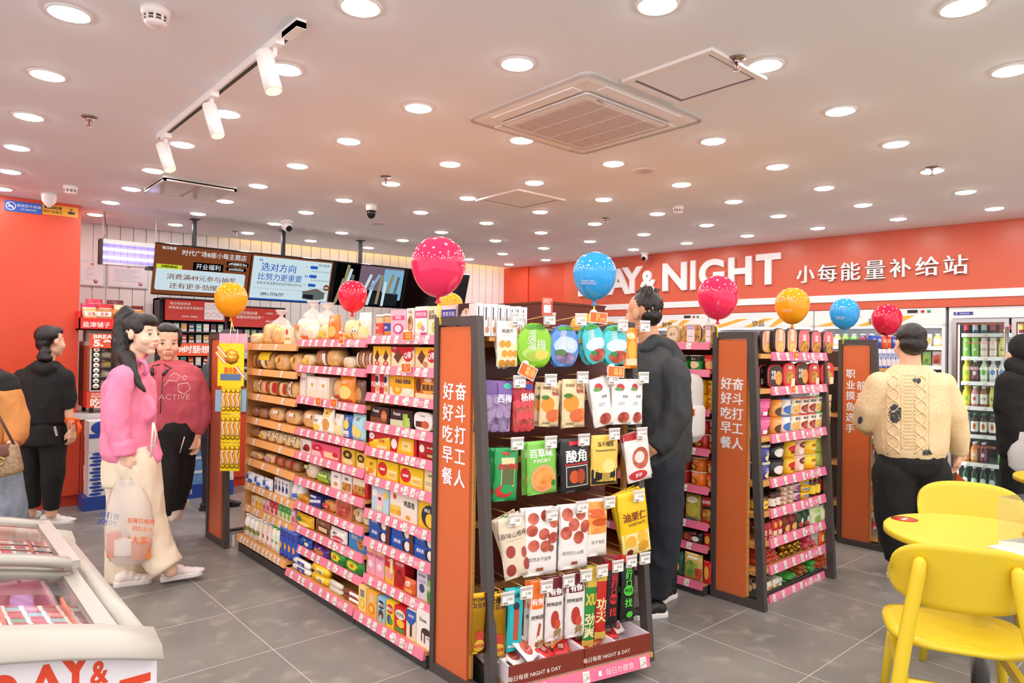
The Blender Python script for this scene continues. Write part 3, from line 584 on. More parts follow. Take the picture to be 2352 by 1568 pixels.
for k in range(5):
    carton(2.33, 6.9, k*.145, .22, .24, .143, 0, 'white mountain-print carton, %s from floor beside sky blue cartons' % ORD[k], 'white mountain cartons', '#f0f0ee' if k else '#27479c', dmt)
# ------------------------------------------------------------------ freezer, front left
FZ = TR(0, 0, 0)
t_ = thing('chest_freezer', 'pale grey ice cream chest freezer with curved glass lids', 'freezer', FZ)
X0, X1, Y0, Y1, ZR = -.75, .38, 1.44, 2.42, .9
def arch(x): q = (x-(X0+X1)/2)/((X1-X0)/2); return .095*(1-q*q)
NX = 15; xs = [X0+(X1-X0)*k/(NX-1) for k in range(NX)]
b = B(); b.prism([(X0+.01, .02), (X1-.004, .02)]+[(x if 0 < k < NX-1 else x-.004*math.copysign(1, x), ZR+arch(x)-.029) for k, x in list(enumerate(xs))[::-1]], Y0+.02, Y0+.05, '#e6e1e6|.25'); b.box(X1-.05, Y0+.0505, .02, X1-.005, Y1-.052, ZR-.04, '#e6e1e4|.25'); b.box(X0+.01, Y0+.0505, .02, X0+.05, Y1-.052, ZR-.04, '#e6e1e4|.25'); b.box(X0+.02, Y1-.05, .02, X1-.02, Y1-.02, ZR-.04, '#e6e1e4|.25'); b.box(X0+.051, Y0+.051, .02, X1-.051, Y1-.052, .2, '#d8d4d6|.4'); b.build('cabinet', t_)
# bezel: near end, far end, two side rails
b = B()
for y0, y1, za, zb in ((Y0-.01, Y0+.075, -.03, -.004), (Y1-.07, Y1+.01, -.055, 0)):
    rings = []
    for x in xs:
        z = ZR+arch(x); rings.append([(x, y0, z+za), (x, y0, z+zb-.02), (x, y0+.012, z+zb), (x, y1-.01, z+.012), (x, y1, z+.004), (x, y1, z+za)])
    b.loft(rings, 'foam_grey')
for s_, x in ((1, X1), (-1, X0)):
    b.loft([[(x, y, ZR-.06), (x+s_*.004, y, ZR-.02), (x-s_*.012, y, ZR+.008), (x-s_*.05, y, ZR+.02), (x-s_*.055, y, ZR-.06)] for y in (Y0+.04, Y0+.3, Y0+.6, Y1-.03)], 'foam_grey')
b.build('bezel', t_)
def lid(y0, y1, dz, nm):
    o = thing('lid_frame', None, None); bpy.data.objects.remove(o)
    b = B(); G = xs[1:-1]
    def strip(ya, yb, z0):
        b.loft([[(x, ya, ZR+arch(x)+z0), (x, ya, ZR+arch(x)+z0+.02), (x, yb, ZR+arch(x)+z0+.02), (x, yb, ZR+arch(x)+z0)] for x in G], '#b2aea4|.3')
    strip(y0, y0+.02 if dz < 0 else y0+.04, dz); strip(y1-.04, y1, dz)
    for x in (G[0], G[-1]): b.box(x-.016, y0+.001, ZR+arch(x)+dz+.0008, x+.016, y1-.001, ZR+arch(x)+dz+.0185, '#a9a59c|.3')
    fr = b.build('lid', t_); b = B()
    b.add([(x, y, ZR+arch(x)+dz+.012) for x in G for y in (y0+.03, y1-.03)], [(2*k, 2*k+2, 2*k+3, 2*k+1) for k in range(len(G)-1)], 'glass', True); b.build('lid_glass', fr)
lid(Y0+.06, 1.945, -.012, ''); lid(1.89, Y1-.05, .022, '')
b = B()
for y, st_, n_ in ((Y0+.085, .052, 5), (Y1-.115, -.045, 3)):
    for k in range(9):
        x = X0+.1+k*.115
        for r_ in range(n_):
            yy = y+r_*st_
            def Z(q): return ZR+arch(q)-.018-r_*.004
            def quad(x0, x1, y0, y1, c, e): b.add([(x0, y0, Z(x0)+e), (x1, y0, Z(x1)+e), (x1, y1, Z(x1)+e), (x0, y1, Z(x0)+e)], [(0, 1, 2, 3)], c)
            quad(x, x+.104, yy, yy+abs(st_)*.92, ('#efe4e2', '#f5eeec')[(k+r_) % 2], 0)
            for q in range(3): quad(x+.006+q*.033, x+.03+q*.033, yy+.006, yy+abs(st_)*.6, ('#c9525c', '#9fb3bd', '#d88a86', '#b06a5a', '#e9d8c8', '#7d9a86')[(k*3+r_+q) % 6], .001); quad(x+.006+q*.033, x+.03+q*.033, yy+abs(st_)*.65, yy+abs(st_)*.85, '#c84a50', .001)
        b.box(x+.1045, min(y, y+st_*(n_-1)), ZR+arch(x+.107)-.04, x+.1095, max(y, y+st_*(n_-1))+.046, ZR+arch(x+.107)-.016, '#d8604a')
b.build('price_cards', t_)
ZB = .82
for k, (x0, x1, y0, y1) in enumerate(((X0+.09, -.2, Y0+.1, Y1-.12), (-.19, X1-.09, Y0+.1, 1.88), (-.19, X1-.09, 1.9, Y1-.12))):
    b = B(); c = '#e48aa6|.4'
    b.box(x0, y0, .42, x1, y1, .43, c); b.box(x0, y0, .42, x1, y0+.01, ZB, c); b.box(x0, y1-.01, .42, x1, y1, ZB, c); b.box(x0, y0, .42, x0+.01, y1, ZB, c); b.box(x1-.01, y0, .42, x1, y1, ZB, c)
    bk = b.build('basket', t_); b = B()
    for y in (y0, y1): b.tube([(x0+.05, y, ZB), (x0+.06, y, ZB+.045), (x1-.06, y, ZB+.045), (x1-.05, y, ZB)], .008, 8, '#efb6c6|.4')
    b.tube([(x0, y0, ZB), (x1, y0, ZB), (x1, y1, ZB), (x0, y1, ZB), (x0, y0, ZB)], .009, 8, '#efb6c6|.4'); b.build('handle', bk)
b = B(); F_ = TR(0, Y0+.0195, 0)
for ch, u0, v1, u1, v0 in (('D', -38, 1640, 42, 1550), ('A', 58, 1612, 152, 1526), ('Y', 134, 1590, 213, 1500), ('&', 208, 1572, 250, 1517), ('N', 40, 1745, 115, 1655), ('I', 128, 1725, 142, 1635), ('G', 152, 1715, 204, 1622), ('H', 213, 1690, 264, 1598), ('T', 274, 1650, 345, 1553)):
    a = inter(F_, (u0+u1)/2, v1); c = inter(F_, (u0+u1)/2, v0); w0 = inter(F_, u0, (v0+v1)/2).x; w1 = inter(F_, u1, (v0+v1)/2).x; v, f = textgeo(ch, .03); hh = (c.z-a.z)/(v[:, 1].max()-v[:, 1].min())
    b.text(ch, (w0+w1)/2, (a.z+c.z)/2, hh, '#dc4426|.35', y=F_.translation.y, bold=.03, width=w1-w0)
b.build('lettering', t_)
# ------------------------------------------------------------------ table and chairs, front right
def table(x, y, r, z, lab, sticker=None):
    t_ = thing('round_table', lab, 'table', TR(x, y, 0), 'round yellow tables')
    B().lathe([(r-.015, z-.03), (r, z-.026), (r, z-.004), (r-.004, z)], 64, 'yellow_lacquer').build('table_top', t_)
    B().lathe([(.035, .02), (.035, z-.04)], 24, 'steel').build('column', t_); B().lathe([(.2, 0), (.21, .008), (.19, .016), (.05, .028), (.036, .04)], 40, '#2a2a2b|.3').build('base', t_)
    B().lathe([(.12, z-.045), (.12, z-.031)], 24, '#2a2a2b|.4').build('mount_plate', t_)
    if sticker:
        b = B(); b.lathe([(.055, 0), (.0005, .0008)], 28, '#d8402c|.3', T=Matrix.Translation((sticker[0], sticker[1], z+.0005))); b.lathe([(.036, 0), (.0005, .0006)], 20, '#f0cfc0', sy=.3, T=Matrix.Translation((sticker[0], sticker[1], z+.0012))); b.build('sticker', t_)
q = onz(2068, 1192, .74)
table(3.36, .84, .36, .74, 'round yellow table top nearest, holding the clear cake box', (q.x-3.36+.02, q.y-.84-.01))
q = onz(2330, 1103, .74); table(q.x+.36, q.y-.28, .36, .74, 'round yellow table further back at the right edge', (-.3, .2))
def chair(x, y, ang, lab):
    # local: facing +y, seat centre at origin
    t_ = thing('dining_chair', lab, 'chair', TR(x, y, 0, ang), 'yellow chairs'); c = 'yellow_lacquer'
    rings = []
    for k, (ins, z) in enumerate(((.03, .425), (.004, .43), (0, .445), (.006, .458), (.03, .463))):
        ring = []
        for j in range(40):
            a = 2*PI*j/40; e = .62; q = abs(math.cos(a))**e*math.copysign(1, math.cos(a)); w = abs(math.sin(a))**e*math.copysign(1, math.sin(a))
            ring.append((q*(.235-ins), w*(.215-ins), z-.012*(1-q*q)*(k > 2)))
        rings.append(ring)
    B().loft(rings, c).build('seat', t_)
    b = B(); f = []; N, M = 24, 10; vs = []; 
    for s_ in (0, 1):
        for i in range(N+1):
            for j in range(M+1):
                q = math.sin(PI/2*(-1+2*i/N)); w = -1+2*j/M; e = 2.9
                lim = max(.05, (1-min(1, abs(q))**e)**(1/e))
                zz = .69+.125*w*lim; xx = .235*q
                yy = -.2-.03*w+.055*q*q+(-.012 if s_ == 0 else .006)
                vs.append((xx, yy, zz))
    n1 = (N+1)*(M+1)
    for i in range(N):
        for j in range(M):
            a = i*(M+1)+j; f.append((a, a+M+1, a+M+2, a+1)); f.append((n1+a, n1+a+1, n1+a+M+2, n1+a+M+1))
    edge = [i*(M+1) for i in range(N+1)]+[N*(M+1)+j for j in range(1, M+1)]+[i*(M+1)+M for i in range(N-1, -1, -1)]+[j for j in range(M-1, 0, -1)]
    for k in range(len(edge)): a, d = edge[k], edge[(k+1) % len(edge)]; f.append((a, n1+a, n1+d, d))
    b.add(vs, f, c, True); bk = b.build('backrest', t_)
    for s_ in (-1, 1):
        B().tube([(s_*.235, -.28, 0), (s_*.215, -.255, .3), (s_*.185, -.235, .5), (s_*.15, -.225, .7), (s_*.145, -.226, .745), (s_*.144, -.222, .76)], [.017, .019, .02, .019, .017, .008], 12, c, sx=1.25).build('leg', t_)
        B().tube([(s_*.22, .2, 0), (s_*.19, .16, .3), (s_*.175, .14, .43)], [.015, .018, .02], 12, c).build('leg', t_)
        B().box(s_*.19-.012, -.23, .3, s_*.19+.012, .15, .34, c).build('side_rail', t_)
    b = B(); b.loft([[(x, -.255+.0, .265+.03*(abs(x)/.2)), (x, -.235, .265+.03*(abs(x)/.2)), (x, -.235, .33), (x, -.255, .33)] for x in [-.205+.041*k for k in range(11)]], c); sr_ = b.build('rear_rail', t_)
    b = B(); b.box(-.005, -.2575, .288, .055, -.2555, .31, '#f2ede6'); b.text('雅儿居家具', .026, .303, .009, '#c8503c', y=-.258); b.text('0991-885', .026, .294, .008, '#444444', y=-.258); b.build('maker_label', sr_)
    B().box(-.18, .13, .33, .18, .15, .37, c).build('front_rail', t_)
    return t_
chair(2.985, .835, -math.atan2(.89, .44), 'yellow chair nearest the camera, seen from behind')
q = onz(2285, 1165, .72); chair(3.98, 1.03, PI/2+.35, 'yellow chair on the far side of the near table')
q = onz(2350, 1125, .7); chair(4.72, .83, PI/2-.9, 'yellow chair mostly cut off at the right edge')
# cake box
q = onz(2398, 1268, .745); CK = TR(q.x, q.y, .741, -.35)
t_ = thing('cake_box', 'clear plastic cake box on white board on the near table', 'cake box', CK)
B().box(-.125, -.125, 0, .125, .125, .006, '#eae6e4|.4').build('board', t_); B().box(-.1, -.1, .006, .1, .1, .03, '#efe9e4|.5').build('tray', t_); B().box(-.102, -.102, .03, .102, .102, .2, 'plastic_clear').build('cover', t_); b = B(); b.loft([[(-.1, -.02, .2), (.1, -.02, .2), (.1, .02, .2), (-.1, .02, .2)], [(-.03, -.015, .225), (.03, -.015, .225), (.03, .015, .225), (-.03, .015, .225)]], 'plastic_clear', smooth=False); b.box(-.025, -.017, .213, .03, .017, .217, '#e2b7ad'); b.build('handle', t_)
for k, (x, y) in enumerate(((-.04, -.03), (.04, -.02), (0, .045))):
    o = B().lathe([(.02, 0), (.026, .02), (.03, .024), (.027, .034), (.012, .044), (.001, .046)], 16, 'food_orange').build('cupcake', T=CK @ TR(x, y, .031)); tag(o, 'orange cupcake in the clear cake box, %s' % ('left', 'right', 'rear')[k], 'cupcake', 'cupcakes in the cake box')
# ================================================================== gondolas
def strip_mesh(b, x0, x1, z0, z1, y, c, tags, txt=True, seed=0, tilt=.012):
    b.add([(x0, y-tilt, z0), (x1, y-tilt, z0), (x1, y, z1), (x0, y, z1), (x0, y+.006, z0), (x1, y+.006, z0), (x1, y+.006, z1), (x0, y+.006, z1)], [(0, 1, 2, 3), (5, 4, 7, 6), (4, 0, 3, 7), (1, 5, 6, 2), (3, 2, 6, 7), (4, 5, 1, 0)], c)
    h = z1-z0; rnd = random.Random(seed); n = len(tags)
    def q(xa, xb, fa, fb, cc, e): b.add([(xa, y-tilt*(1-fa)-e, z0+h*fa), (xb, y-tilt*(1-fa)-e, z0+h*fa), (xb, y-tilt*(1-fb)-e, z0+h*fb), (xa, y-tilt*(1-fb)-e, z0+h*fb)], [(0, 1, 2, 3)], cc)
    for t in tags:
        w = .036; q(t-w/2, t+w/2, .06, .94, '#efeae0|.3', .002); q(t-w*.4, t-w*.05, .15, .4, '#cdc7bd', .003); q(t-w*.4, t+w*.3, .68, .78, '#d5d0c7', .003); q(t+0.0, t+w*.4, .3, .55, '#b9b4aa', .003)
    if txt and x1-x0 > .4:
        T = Matrix.Translation((x1-.17, y-tilt*.5-.0026, (z0+z1)/2)) @ Matrix.Rotation(-math.atan2(tilt, h), 4, 'X')
        b.text('毎日の御食', 0, 0, h*.62, '#f9d7e0', T=T, bold=.02); b.box(-.115, -.0005, -h*.2, -.1, 0.0005, h*.22, '#ffffff', T=T)
        b.text('每日每夜便利店', x0+.12, z0+h*.78, h*.22, '#f9d7e0', y=y-.004, bold=0)
PINK, ORNG = '#ea8099|.3', '#e6a868|.3'
def shelfz(F, us, vs, dz=0.0): return [inter(F, us, v).z+dz for v in vs]
NZ = [1.532, 1.375, 1.228, 1.073, .94, .79, .61, .458, .263, .08]
MZ = [1.512, 1.352, 1.156, .957, .808, .65, .497, .352, .228, .085]
FZZ = [1.482, 1.304, 1.128, .957, .808, .66, .482, .325, .118]
def gondola_bay(y0, y1, zs, c, lab, F=G1, deep=.39, tags=7, top=None, nm='gondola_bay', grp='shelving bays of the front gondola'):
    # y0 < y1 in world Y; local x = -Y
    t_ = thing(nm, lab, 'shelving', F, grp); x0, x1 = -y1+.002, -y0-.002
    B().box(x0, .0, 0, x1, deep, .05, '#3a3a3b|.5').box(x0, -.05, 0, x1, .02, .058, '#3a3a3b|.5').build('plinth', t_)
    B().box(x0, deep-.02, .05, x1, deep, top or zs[0]-.02, '#5b3a26|.6').build('back_panel', t_)
    for x in (x0, x1-.012): B().box(x, deep-.05, .05, x+.012, deep-.02, zs[0]-.02, '#2d2c2c|.5').build('upright', t_)
    for i, z in enumerate(zs):
        yf = -.05 if i == len(zs)-1 else 0
        sh = B().box(x0, yf, z-.018, x1, deep-.02, z, 'wood').build('shelf', t_)
        rnd = random.Random(i*31+int(y0*100)); n = tags if isinstance(tags, int) else tags[i]
        tg = [x0+.05+(x1-x0-.1)*(k+.15+.5*rnd.random())/n for k in range(n)]
        b = B(); strip_mesh(b, x0+.004, x1-.004, z-.037, z+.008, yf-.006, c, tg, c == PINK, i); b.build('price_strip', sh)
    return t_
gondola_bay(2.615, 3.28, NZ, PINK, 'nearest pink-edged bay of the front snack gondola')
gondola_bay(3.28, 4.155, MZ, PINK, 'middle pink-edged bay of the front snack gondola', tags=8)
gondola_bay(4.155, 5.0, FZZ, ORNG, 'farthest bay of front gondola, orange-edged bread and milk shelves', tags=[2, 2, 2, 2, 2, 3, 8, 8, 11])
b = B(); b.box(-5.03, .0, .05, -5.002, .39, 1.5, 'wood'); t_ = thing('end_board', 'warm wooden board closing the far end of the front gondola', 'board', G1); b.build('board', t_); b = B(); b.box(-5.03, 0, 0, -5.002, .39, .05, '#2d2c2c|.5'); b.build('foot', t_)
# other side of the front gondola (away from the camera)
G1R = TR(2.66, 0, 0, PI/2)
for y0, y1, n in ((2.615, 3.28, 'nearest'), (3.28, 4.155, 'middle'), (4.155, 5.0, 'farthest')):
    t_ = thing('gondola_bay', 'hidden aisle side of the front gondola, %s bay' % n, 'shelving', G1R, 'aisle side bays'); B().box(y0, 0, 0, y1-.002, .40, .1, '#3a3a3b|.5').build('plinth', t_); B().box(y0, .385, .1, y1-.002, .4, 1.5, '#5b3a26|.6').build('back_panel', t_)
    for z in (.11, .42, .73, 1.04, 1.35, 1.5):
        sh = B().box(y0, 0, z-.018, y1-.002, .38, z, 'wood').build('shelf', t_); b = B(); strip_mesh(b, y0+.004, y1-.006, z-.037, z+.008, -.006, PINK, [y0+.08+.13*k for k in range(int((y1-y0-.1)/.13))], True, 3); b.build('price_strip', sh)
# ------------------------------------------------------------------ A-frames with orange sign panels
def aframe(X, yb, yt, yf, h, txtL, txtR, lab, dyr, rx, pitch=.09):
    # side frame in the plane X: back post at yb, slanted front post from yt (top) to yf (floor); a second one at rx
    t_ = thing('sign_stand', lab, 'display stand', TR(0, 0, 0), 'dark end stands'); c = '#4a4442|.45'; w = .038; YB, YT, YF = yb, yt, yf
    def side(x, nm, s_=0):
        b = B(); yb, yt, yf = YB+s_, YT+s_, YF+s_
        b.box(x, yb-.03, 0, x+w, yb, h, c)
        b.add([(x+dx, y, z) for dx in (0, w) for y, z in ((yt, h), (yt+.045, h), (yf+.045, 0), (yf, 0))], [(0, 1, 2, 3), (7, 6, 5, 4), (0, 4, 5, 1), (1, 5, 6, 2), (2, 6, 7, 3), (3, 7, 4, 0)], c)
        b.box(x+.0008, yt+.002, h-.04, x+w-.0008, yb-.002, h-.0008, c); b.box(x+.0008, yf+.002, .0008, x+w-.0008, yb-.002, .045, c); b.build(nm, t_)
    side(X, 'side_frame'); side(rx-w, 'side_frame', dyr)
    for z in (.025, h-.05): B().tube([(X+.02, yb-.015, z), (rx-.02, yb-.015+dyr, z)], .014, 4, c).build('cross_bar', t_)
    ya, yz = (yb-.032, yt+.048)
    b = B(); b.box(X+.012, yz, .045, X+.026, ya, h-.045, '#d66c3c|.35'); b.box(X+.0265, yz-.012, .05, X+.04, ya, h-.045, 'wood'); pn = b.build('sign_panel', t_)
    F = TR(X+.012, 0, 0, -PI/2); b = B(); m_ = -(ya+yz)/2
    for (u, v, st), dx in ((txtL, -.049), (txtR, .051)):
        z0 = inter(F, u, v).z; s_ = (ya-yz)/.25
        for k, ch in enumerate(st): b.text(ch, m_+dx*s_, z0-k*pitch, pitch*.86, '#f1eff2|.35', y=-.0015, bold=.035)
    if b.v: b.build('lettering', pn, T=F)
    return t_
aframe(1.82, 2.605, 2.295, 2.15, 1.62, (1026, 897, '好好吃早餐'), (1055, 899, '奋斗打工人'), 'nearest dark end frame with orange slogan panel and hanging snacks', -.15, 2.705, .0955)
aframe(3.68, 2.32, 2.05, 1.965, 1.6, (1668, 880, '好好吃早餐'), (1697, 882, '奋斗打工人'), 'dark end frame with orange slogan panel beside instant noodles', 0, 4.62, .088)
aframe(5.49, 2.34, 2.06, 1.985, 1.59, (1953, 858, '职业摸鱼选手'), (1980, 885, '前来报道'), 'dark end frame with orange panel before jumper-wearing man', 0, 6.42, .0845)
t_ = aframe(1.74, 5.5, 5.16, 5.08, 1.56, (500, 900, ''), (500, 900, ''), 'far dark end frame with orange panel behind yellow candy strip', 0, 2.6)
B().box(1.79, 5.05, .02, 1.8, 5.06, .1, '#f0efec').build('paper_tag', t_)
# hanging hooks of the near end frame
t_ = thing('hook_board', 'dark wooden peg board of the near end display', 'board', CAP1); B().box(.05, .37, .1, .845, .395, 1.56, 'darkwood').build('board', t_)
for z in (1.5, 1.24, .95, .66, .36): B().box(.05, .35, z-.015, .845, .37, z+.015, 'wood_x').build('rail', t_)
B().box(.05, .15, 1.512, .845, .35, 1.53, 'wood_x').build('top_shelf', t_); B().box(.825, .19, .12, .845, .215, 1.51, 'wood').build('stile', t_); B().box(.05, .02, .0, .8, .39, .1, '#3a3a3b|.5').build('plinth', t_)
sh = B().box(.05, -.075, .08, .8, .37, .1, 'wood_x').build('shelf', t_); b = B(); strip_mesh(b, .05, .77, .05, .1, -.082, '#ea7396|.3', [.2, .42, .73], True, 2); b.build('price_strip', sh)
ROWY = [.11, .09, .06, .03, 0.0]
def hook(u, v, row, price, k, n):
    F = CAP1 @ TR(0, ROWY[row], 0); p = inter(F, u, v); y0 = .352; y1 = ROWY[row]
    o = thing('peg_hook', 'brass peg hook priced %s, %s from left on %s hook row' % (price, ORD[k], ORD[row]), 'hook', CAP1 @ TR(p.x, y1, p.z-.022), 'peg hooks of the near end frame')
    b = B(); dy = y0-y1; b.tube([(0, dy, -.0), (0, 0.0, .02)], .0028, 6, '#c79a62|.3'); b.build('rod', o)
    b = B(); b.tube([(0.0, dy, -.03), (0, .03, -.03), (0, .008, -.03), (.0, -.004, -.022)], .003, 6, '#c79a62|.3'); b.build('prong', o)
    b = B(); b.box(-.032, -.003, -.024, .032, -.001, .03, 'tag_clear'); b.box(-.025, -.0042, -.022, .028, -.0032, .012, '#f3efe9|.3'); b.text(price, .008, .0, .016, '#55524e', y=-.0048, bold=.0); b.box(-.022, -.0048, -.019, .0, -.0045, -.012, '#8a8680'); b.box(-.032, -.004, .024, .032, -.0005, .031, '#e4e0dc|.2'); b.build('price_holder', o)
    return p
HK = [[(1188, 722, '12.50'), (1262, 722, '6.00'), (1334, 724, '6.00'), (1430, 738, '6.00'), (1481, 740, '6.80')],
      [(1193, 866, '6.50'), (1265, 863, '6.50'), (1338, 857, '11.90'), (1409, 860, '3.50'), (1478, 858, '3.50')],
      [(1188, 1008, '5.00'), (1265, 1005, '12.90'), (1341, 1000, '7.00'), (1411, 987, '26.90'), (1474, 985, '13.90')],
      [(1183, 1183, '7.00'), (1267, 1172, '13.90'), (1336, 1154, '12.00'), (1400, 1143, '16.00'), (1467, 1129, '17.90')],
      [(1166, 1363, '3.00'), (1209, 1350, '3.00'), (1255, 1336, '8.50'), (1306, 1323, '8.50'), (1346, 1311, '8.50'), (1383, 1301, '6.90'), (1419, 1290, '8.60'), (1450, 1279, '8.80'), (1481, 1272, '8.80')]]
for r_, row in enumerate(HK):
    for k, (u, v, pr) in enumerate(row): hook(u, v, r_, pr, k, len(row))
# ================================================================== goods
def deco(b, S, w, h, items, flat=True):
    e = .0006
    for it in items:
        e += .00035; k = it[0]
        if k == 'r':
            _, a0, b0, a1, b1, c = it; n = 1 if flat else 6
            m_ = 1 if flat else max(1, int(6*(b1-b0))+1)
            vs = [S(a0+(a1-a0)*i/n, b0+(b1-b0)*j/m_, e) for j in range(m_+1) for i in range(n+1)]
            b.add(vs, [(j*(n+1)+i, j*(n+1)+i+1, (j+1)*(n+1)+i+1, (j+1)*(n+1)+i) for j in range(m_) for i in range(n)], c, not flat)
        elif k == 'e':
            _, ca, cb, ra, rb, c = it; n = 18
            vs = [S(ca, cb, e)]+[S(ca+ra*q*math.cos(2*PI*i/n), cb+rb*q*math.sin(2*PI*i/n), e) for q in (.5, 1) for i in range(n)]
            b.add(vs, [(0, 1+i, 1+(i+1) % n) for i in range(n)]+[(1+i, 1+n+i, 1+n+(i+1) % n, 1+(i+1) % n) for i in range(n)], c, not flat)
        elif k == 'p':
            b.add([S(x, z, e) for x, z in it[1]], [tuple(range(len(it[1])))], it[2])
        elif k == 't':
            st, ca, cb, hh, c = it[1:6]; bold = it[6] if len(it) > 6 else .025
            v, f = textgeo(st, bold)
            if not len(v): continue
            s_ = hh*h; tw = (v[:, 0].max()-v[:, 0].min())*s_; room = 2*min(ca, 1-ca)*w*.96; sx = min(1, room/tw)
            b.add([S(ca+q[0]*s_*sx/w, cb+q[1]*s_/h, e+q[2]*.00012) for q in v], f, c, not flat); e += .00012
def carton(w, h, d, c, items, top=None, side=None):
    b = B(); b.box(-w/2, 0, 0, w/2, d, h, c, top=top, side=side)
    deco(b, lambda a, z, e: (-w/2+a*w, -e, z*h), w, h, items); return [('', b)]
def pillow(w, h, d, c, items, shape=None, ruff=.004, N=10, M=12, back=None, mouth=.06):
    # upright pouch; local z 0..h, centred on x and y
    def half(z): return shape(z) if shape else 1.0
    def thick(a, z):
        q = 1-abs(2*a-1)**2.6; r_ = min(1, max(0, z)/.16)**.6*min(1, max(0, (1-mouth-z))/.22)**.7 if not shape else max(0, 1-abs(2*z-1)**2.4)**.6
        return max(0, q)**.55*r_
    def S(a, z, e):
        hw = half(z); x = (a-.5)*w*hw
        return (x, -d/2*thick(a, z)-e-.0006+ruff*math.sin(9*z+5*a)*(1-thick(a, z))*.5, z*h)
    b = B(); vs = []; f = []
    for s_ in (0, 1):
        for j in range(M+1):
            for i in range(N+1):
                p = S(i/N, j/M, 0); vs.append(p if s_ == 0 else (p[0], -p[1]*.8+.0004, p[2]))
    n1 = (N+1)*(M+1)
    for j in range(M):
        for i in range(N):
            a = j*(N+1)+i; f.append((a, a+1, a+N+2, a+N+1)); f.append((n1+a, n1+a+N+1, n1+a+N+2, n1+a+1))
    edge = list(range(N+1))+[j*(N+1)+N for j in range(1, M+1)]+[M*(N+1)+i for i in range(N-1, -1, -1)]+[j*(N+1) for j in range(M-1, 0, -1)]
    for k in range(len(edge)): a, q = edge[k], edge[(k+1) % len(edge)]; f.append((a, n1+a, n1+q, q))
    b.add(vs, f, c, True); deco(b, S, w, h, items, False); return [('', b)]
def loaf(w, h, d, c, items, film='film', crimp=True):
    b = B(); rings = []
    for k in range(9):
        t = -1+2*k/8; q = (1-abs(t)**5)**.45 if abs(t) < 1 else .05; q = max(q, .2)
        rings.append([(t*w*.44, d/2+d*.42*q*math.copysign(abs(math.cos(a))**.55, math.cos(a)), h*.46+h*.42*q*math.copysign(abs(math.sin(a))**.55, math.sin(a))) for a in [2*PI*j/14 for j in range(14)]])
    b.loft(rings, c); out = [('bread', b)]
    f_ = B(); rings = []
    for k, (t, q, u) in enumerate(((-1, .5, .03), (-.93, .72, .35), (-.8, .98, .95), (-.3, 1.02, 1.02), (.3, 1.02, 1.02), (.8, .98, .95), (.93, .72, .35), (1, .5, .03))):
        rings.append([(t*w*.5, d/2+d*.46*q*math.cos(a)*(1+.05*math.sin(5*a+k)), max(.002, h*.48+h*.47*(u)*math.sin(a)+.01*math.sin(3*a+k)*(u < .5))) for a in [2*PI*j/14 for j in range(14)]])
    f_.loft(rings, film); 
    def S(a, z, e): return (-w/2+a*w, d/2-d*.5*(1-abs(2*z-1)**2.5)**.5-e-.001, z*h)
    deco(f_, S, w, h, items, False); out.append(('wrapper', f_)); return out
def bottle(w, h, d, c, items, cap='#f2f2f2|.3', lab=None, neck=.4, labz=(.15, .62), clear=False):
    r = w/2; b = B()
    b.lathe([(r*.9, 0), (r, .012*h), (r, .6*h), (r*.92, .7*h), (r*neck*1.15, .85*h), (r*neck, .9*h), (r*neck, .93*h)], 16, c); out = [('bottle', b)]
    k = B(); k.lathe([(r*neck*1.25, .9*h), (r*neck*1.25, .985*h), (r*neck*1.1, h)], 14, cap); out.append(('cap', k))
    if lab:
        l = B(); l.lathe([(r*1.012, labz[0]*h), (r*1.012, labz[1]*h)], 16, lab, cap=False)
        deco(l, lambda a, z, e: (r*(1.014+e*8)*math.sin((a-.5)*2.2), -r*(1.014+e*8)*math.cos((a-.5)*2.2), z*h), r*2.2, h, items, False); out.append(('label', l))
    for _, q in out: q.v = [(x, y+r, z) for x, y, z in q.v]
    return out
def can(w, h, d, c, items):
    r = w/2; b = B(); b.lathe([(r*.85, 0), (r, .05*h), (r, .9*h), (r*.86, .97*h)], 18, c, cap=False)
    deco(b, lambda a, z, e: (r*(1.004+e*8)*math.sin((a-.5)*2.4), -r*(1.004+e*8)*math.cos((a-.5)*2.4), z*h), r*2.4, h, items, False)
    l = B(); l.lathe([(.0005, .955*h), (r*.8, .96*h), (r*.87, .975*h), (r*.84, .985*h)], 18, '#cfd2d4|.25|m')
    for q in (b, l): q.v = [(x, y+r, z) for x, y, z in q.v]
    return [('can', b), ('lid', l)]
def cup(w, h, d, c, items, lid='#f4f1ec|.35', taper=.8, lidh=.06):
    r = w/2; b = B(); b.lathe([(r*taper*.93, 0), (r*taper, .01), (r*.97, h*(1-lidh))], 20, c)
    def S(a, z, e): q = r*(taper+(.97-taper)*z/(1-lidh))*1.006+e; t = (a-.5)*2.5; return (q*math.sin(t), -q*math.cos(t), z*h)
    deco(b, S, r*2.3, h, items, False); l = B(); l.lathe([(r*.97, h*(1-lidh)), (r, h*(1-lidh)), (r, h*.985), (r*.93, h)], 20, lid)
    for q in (b, l): q.v = [(x, y+r, z) for x, y, z in q.v]
    return [('cup', b), ('lid', l)]
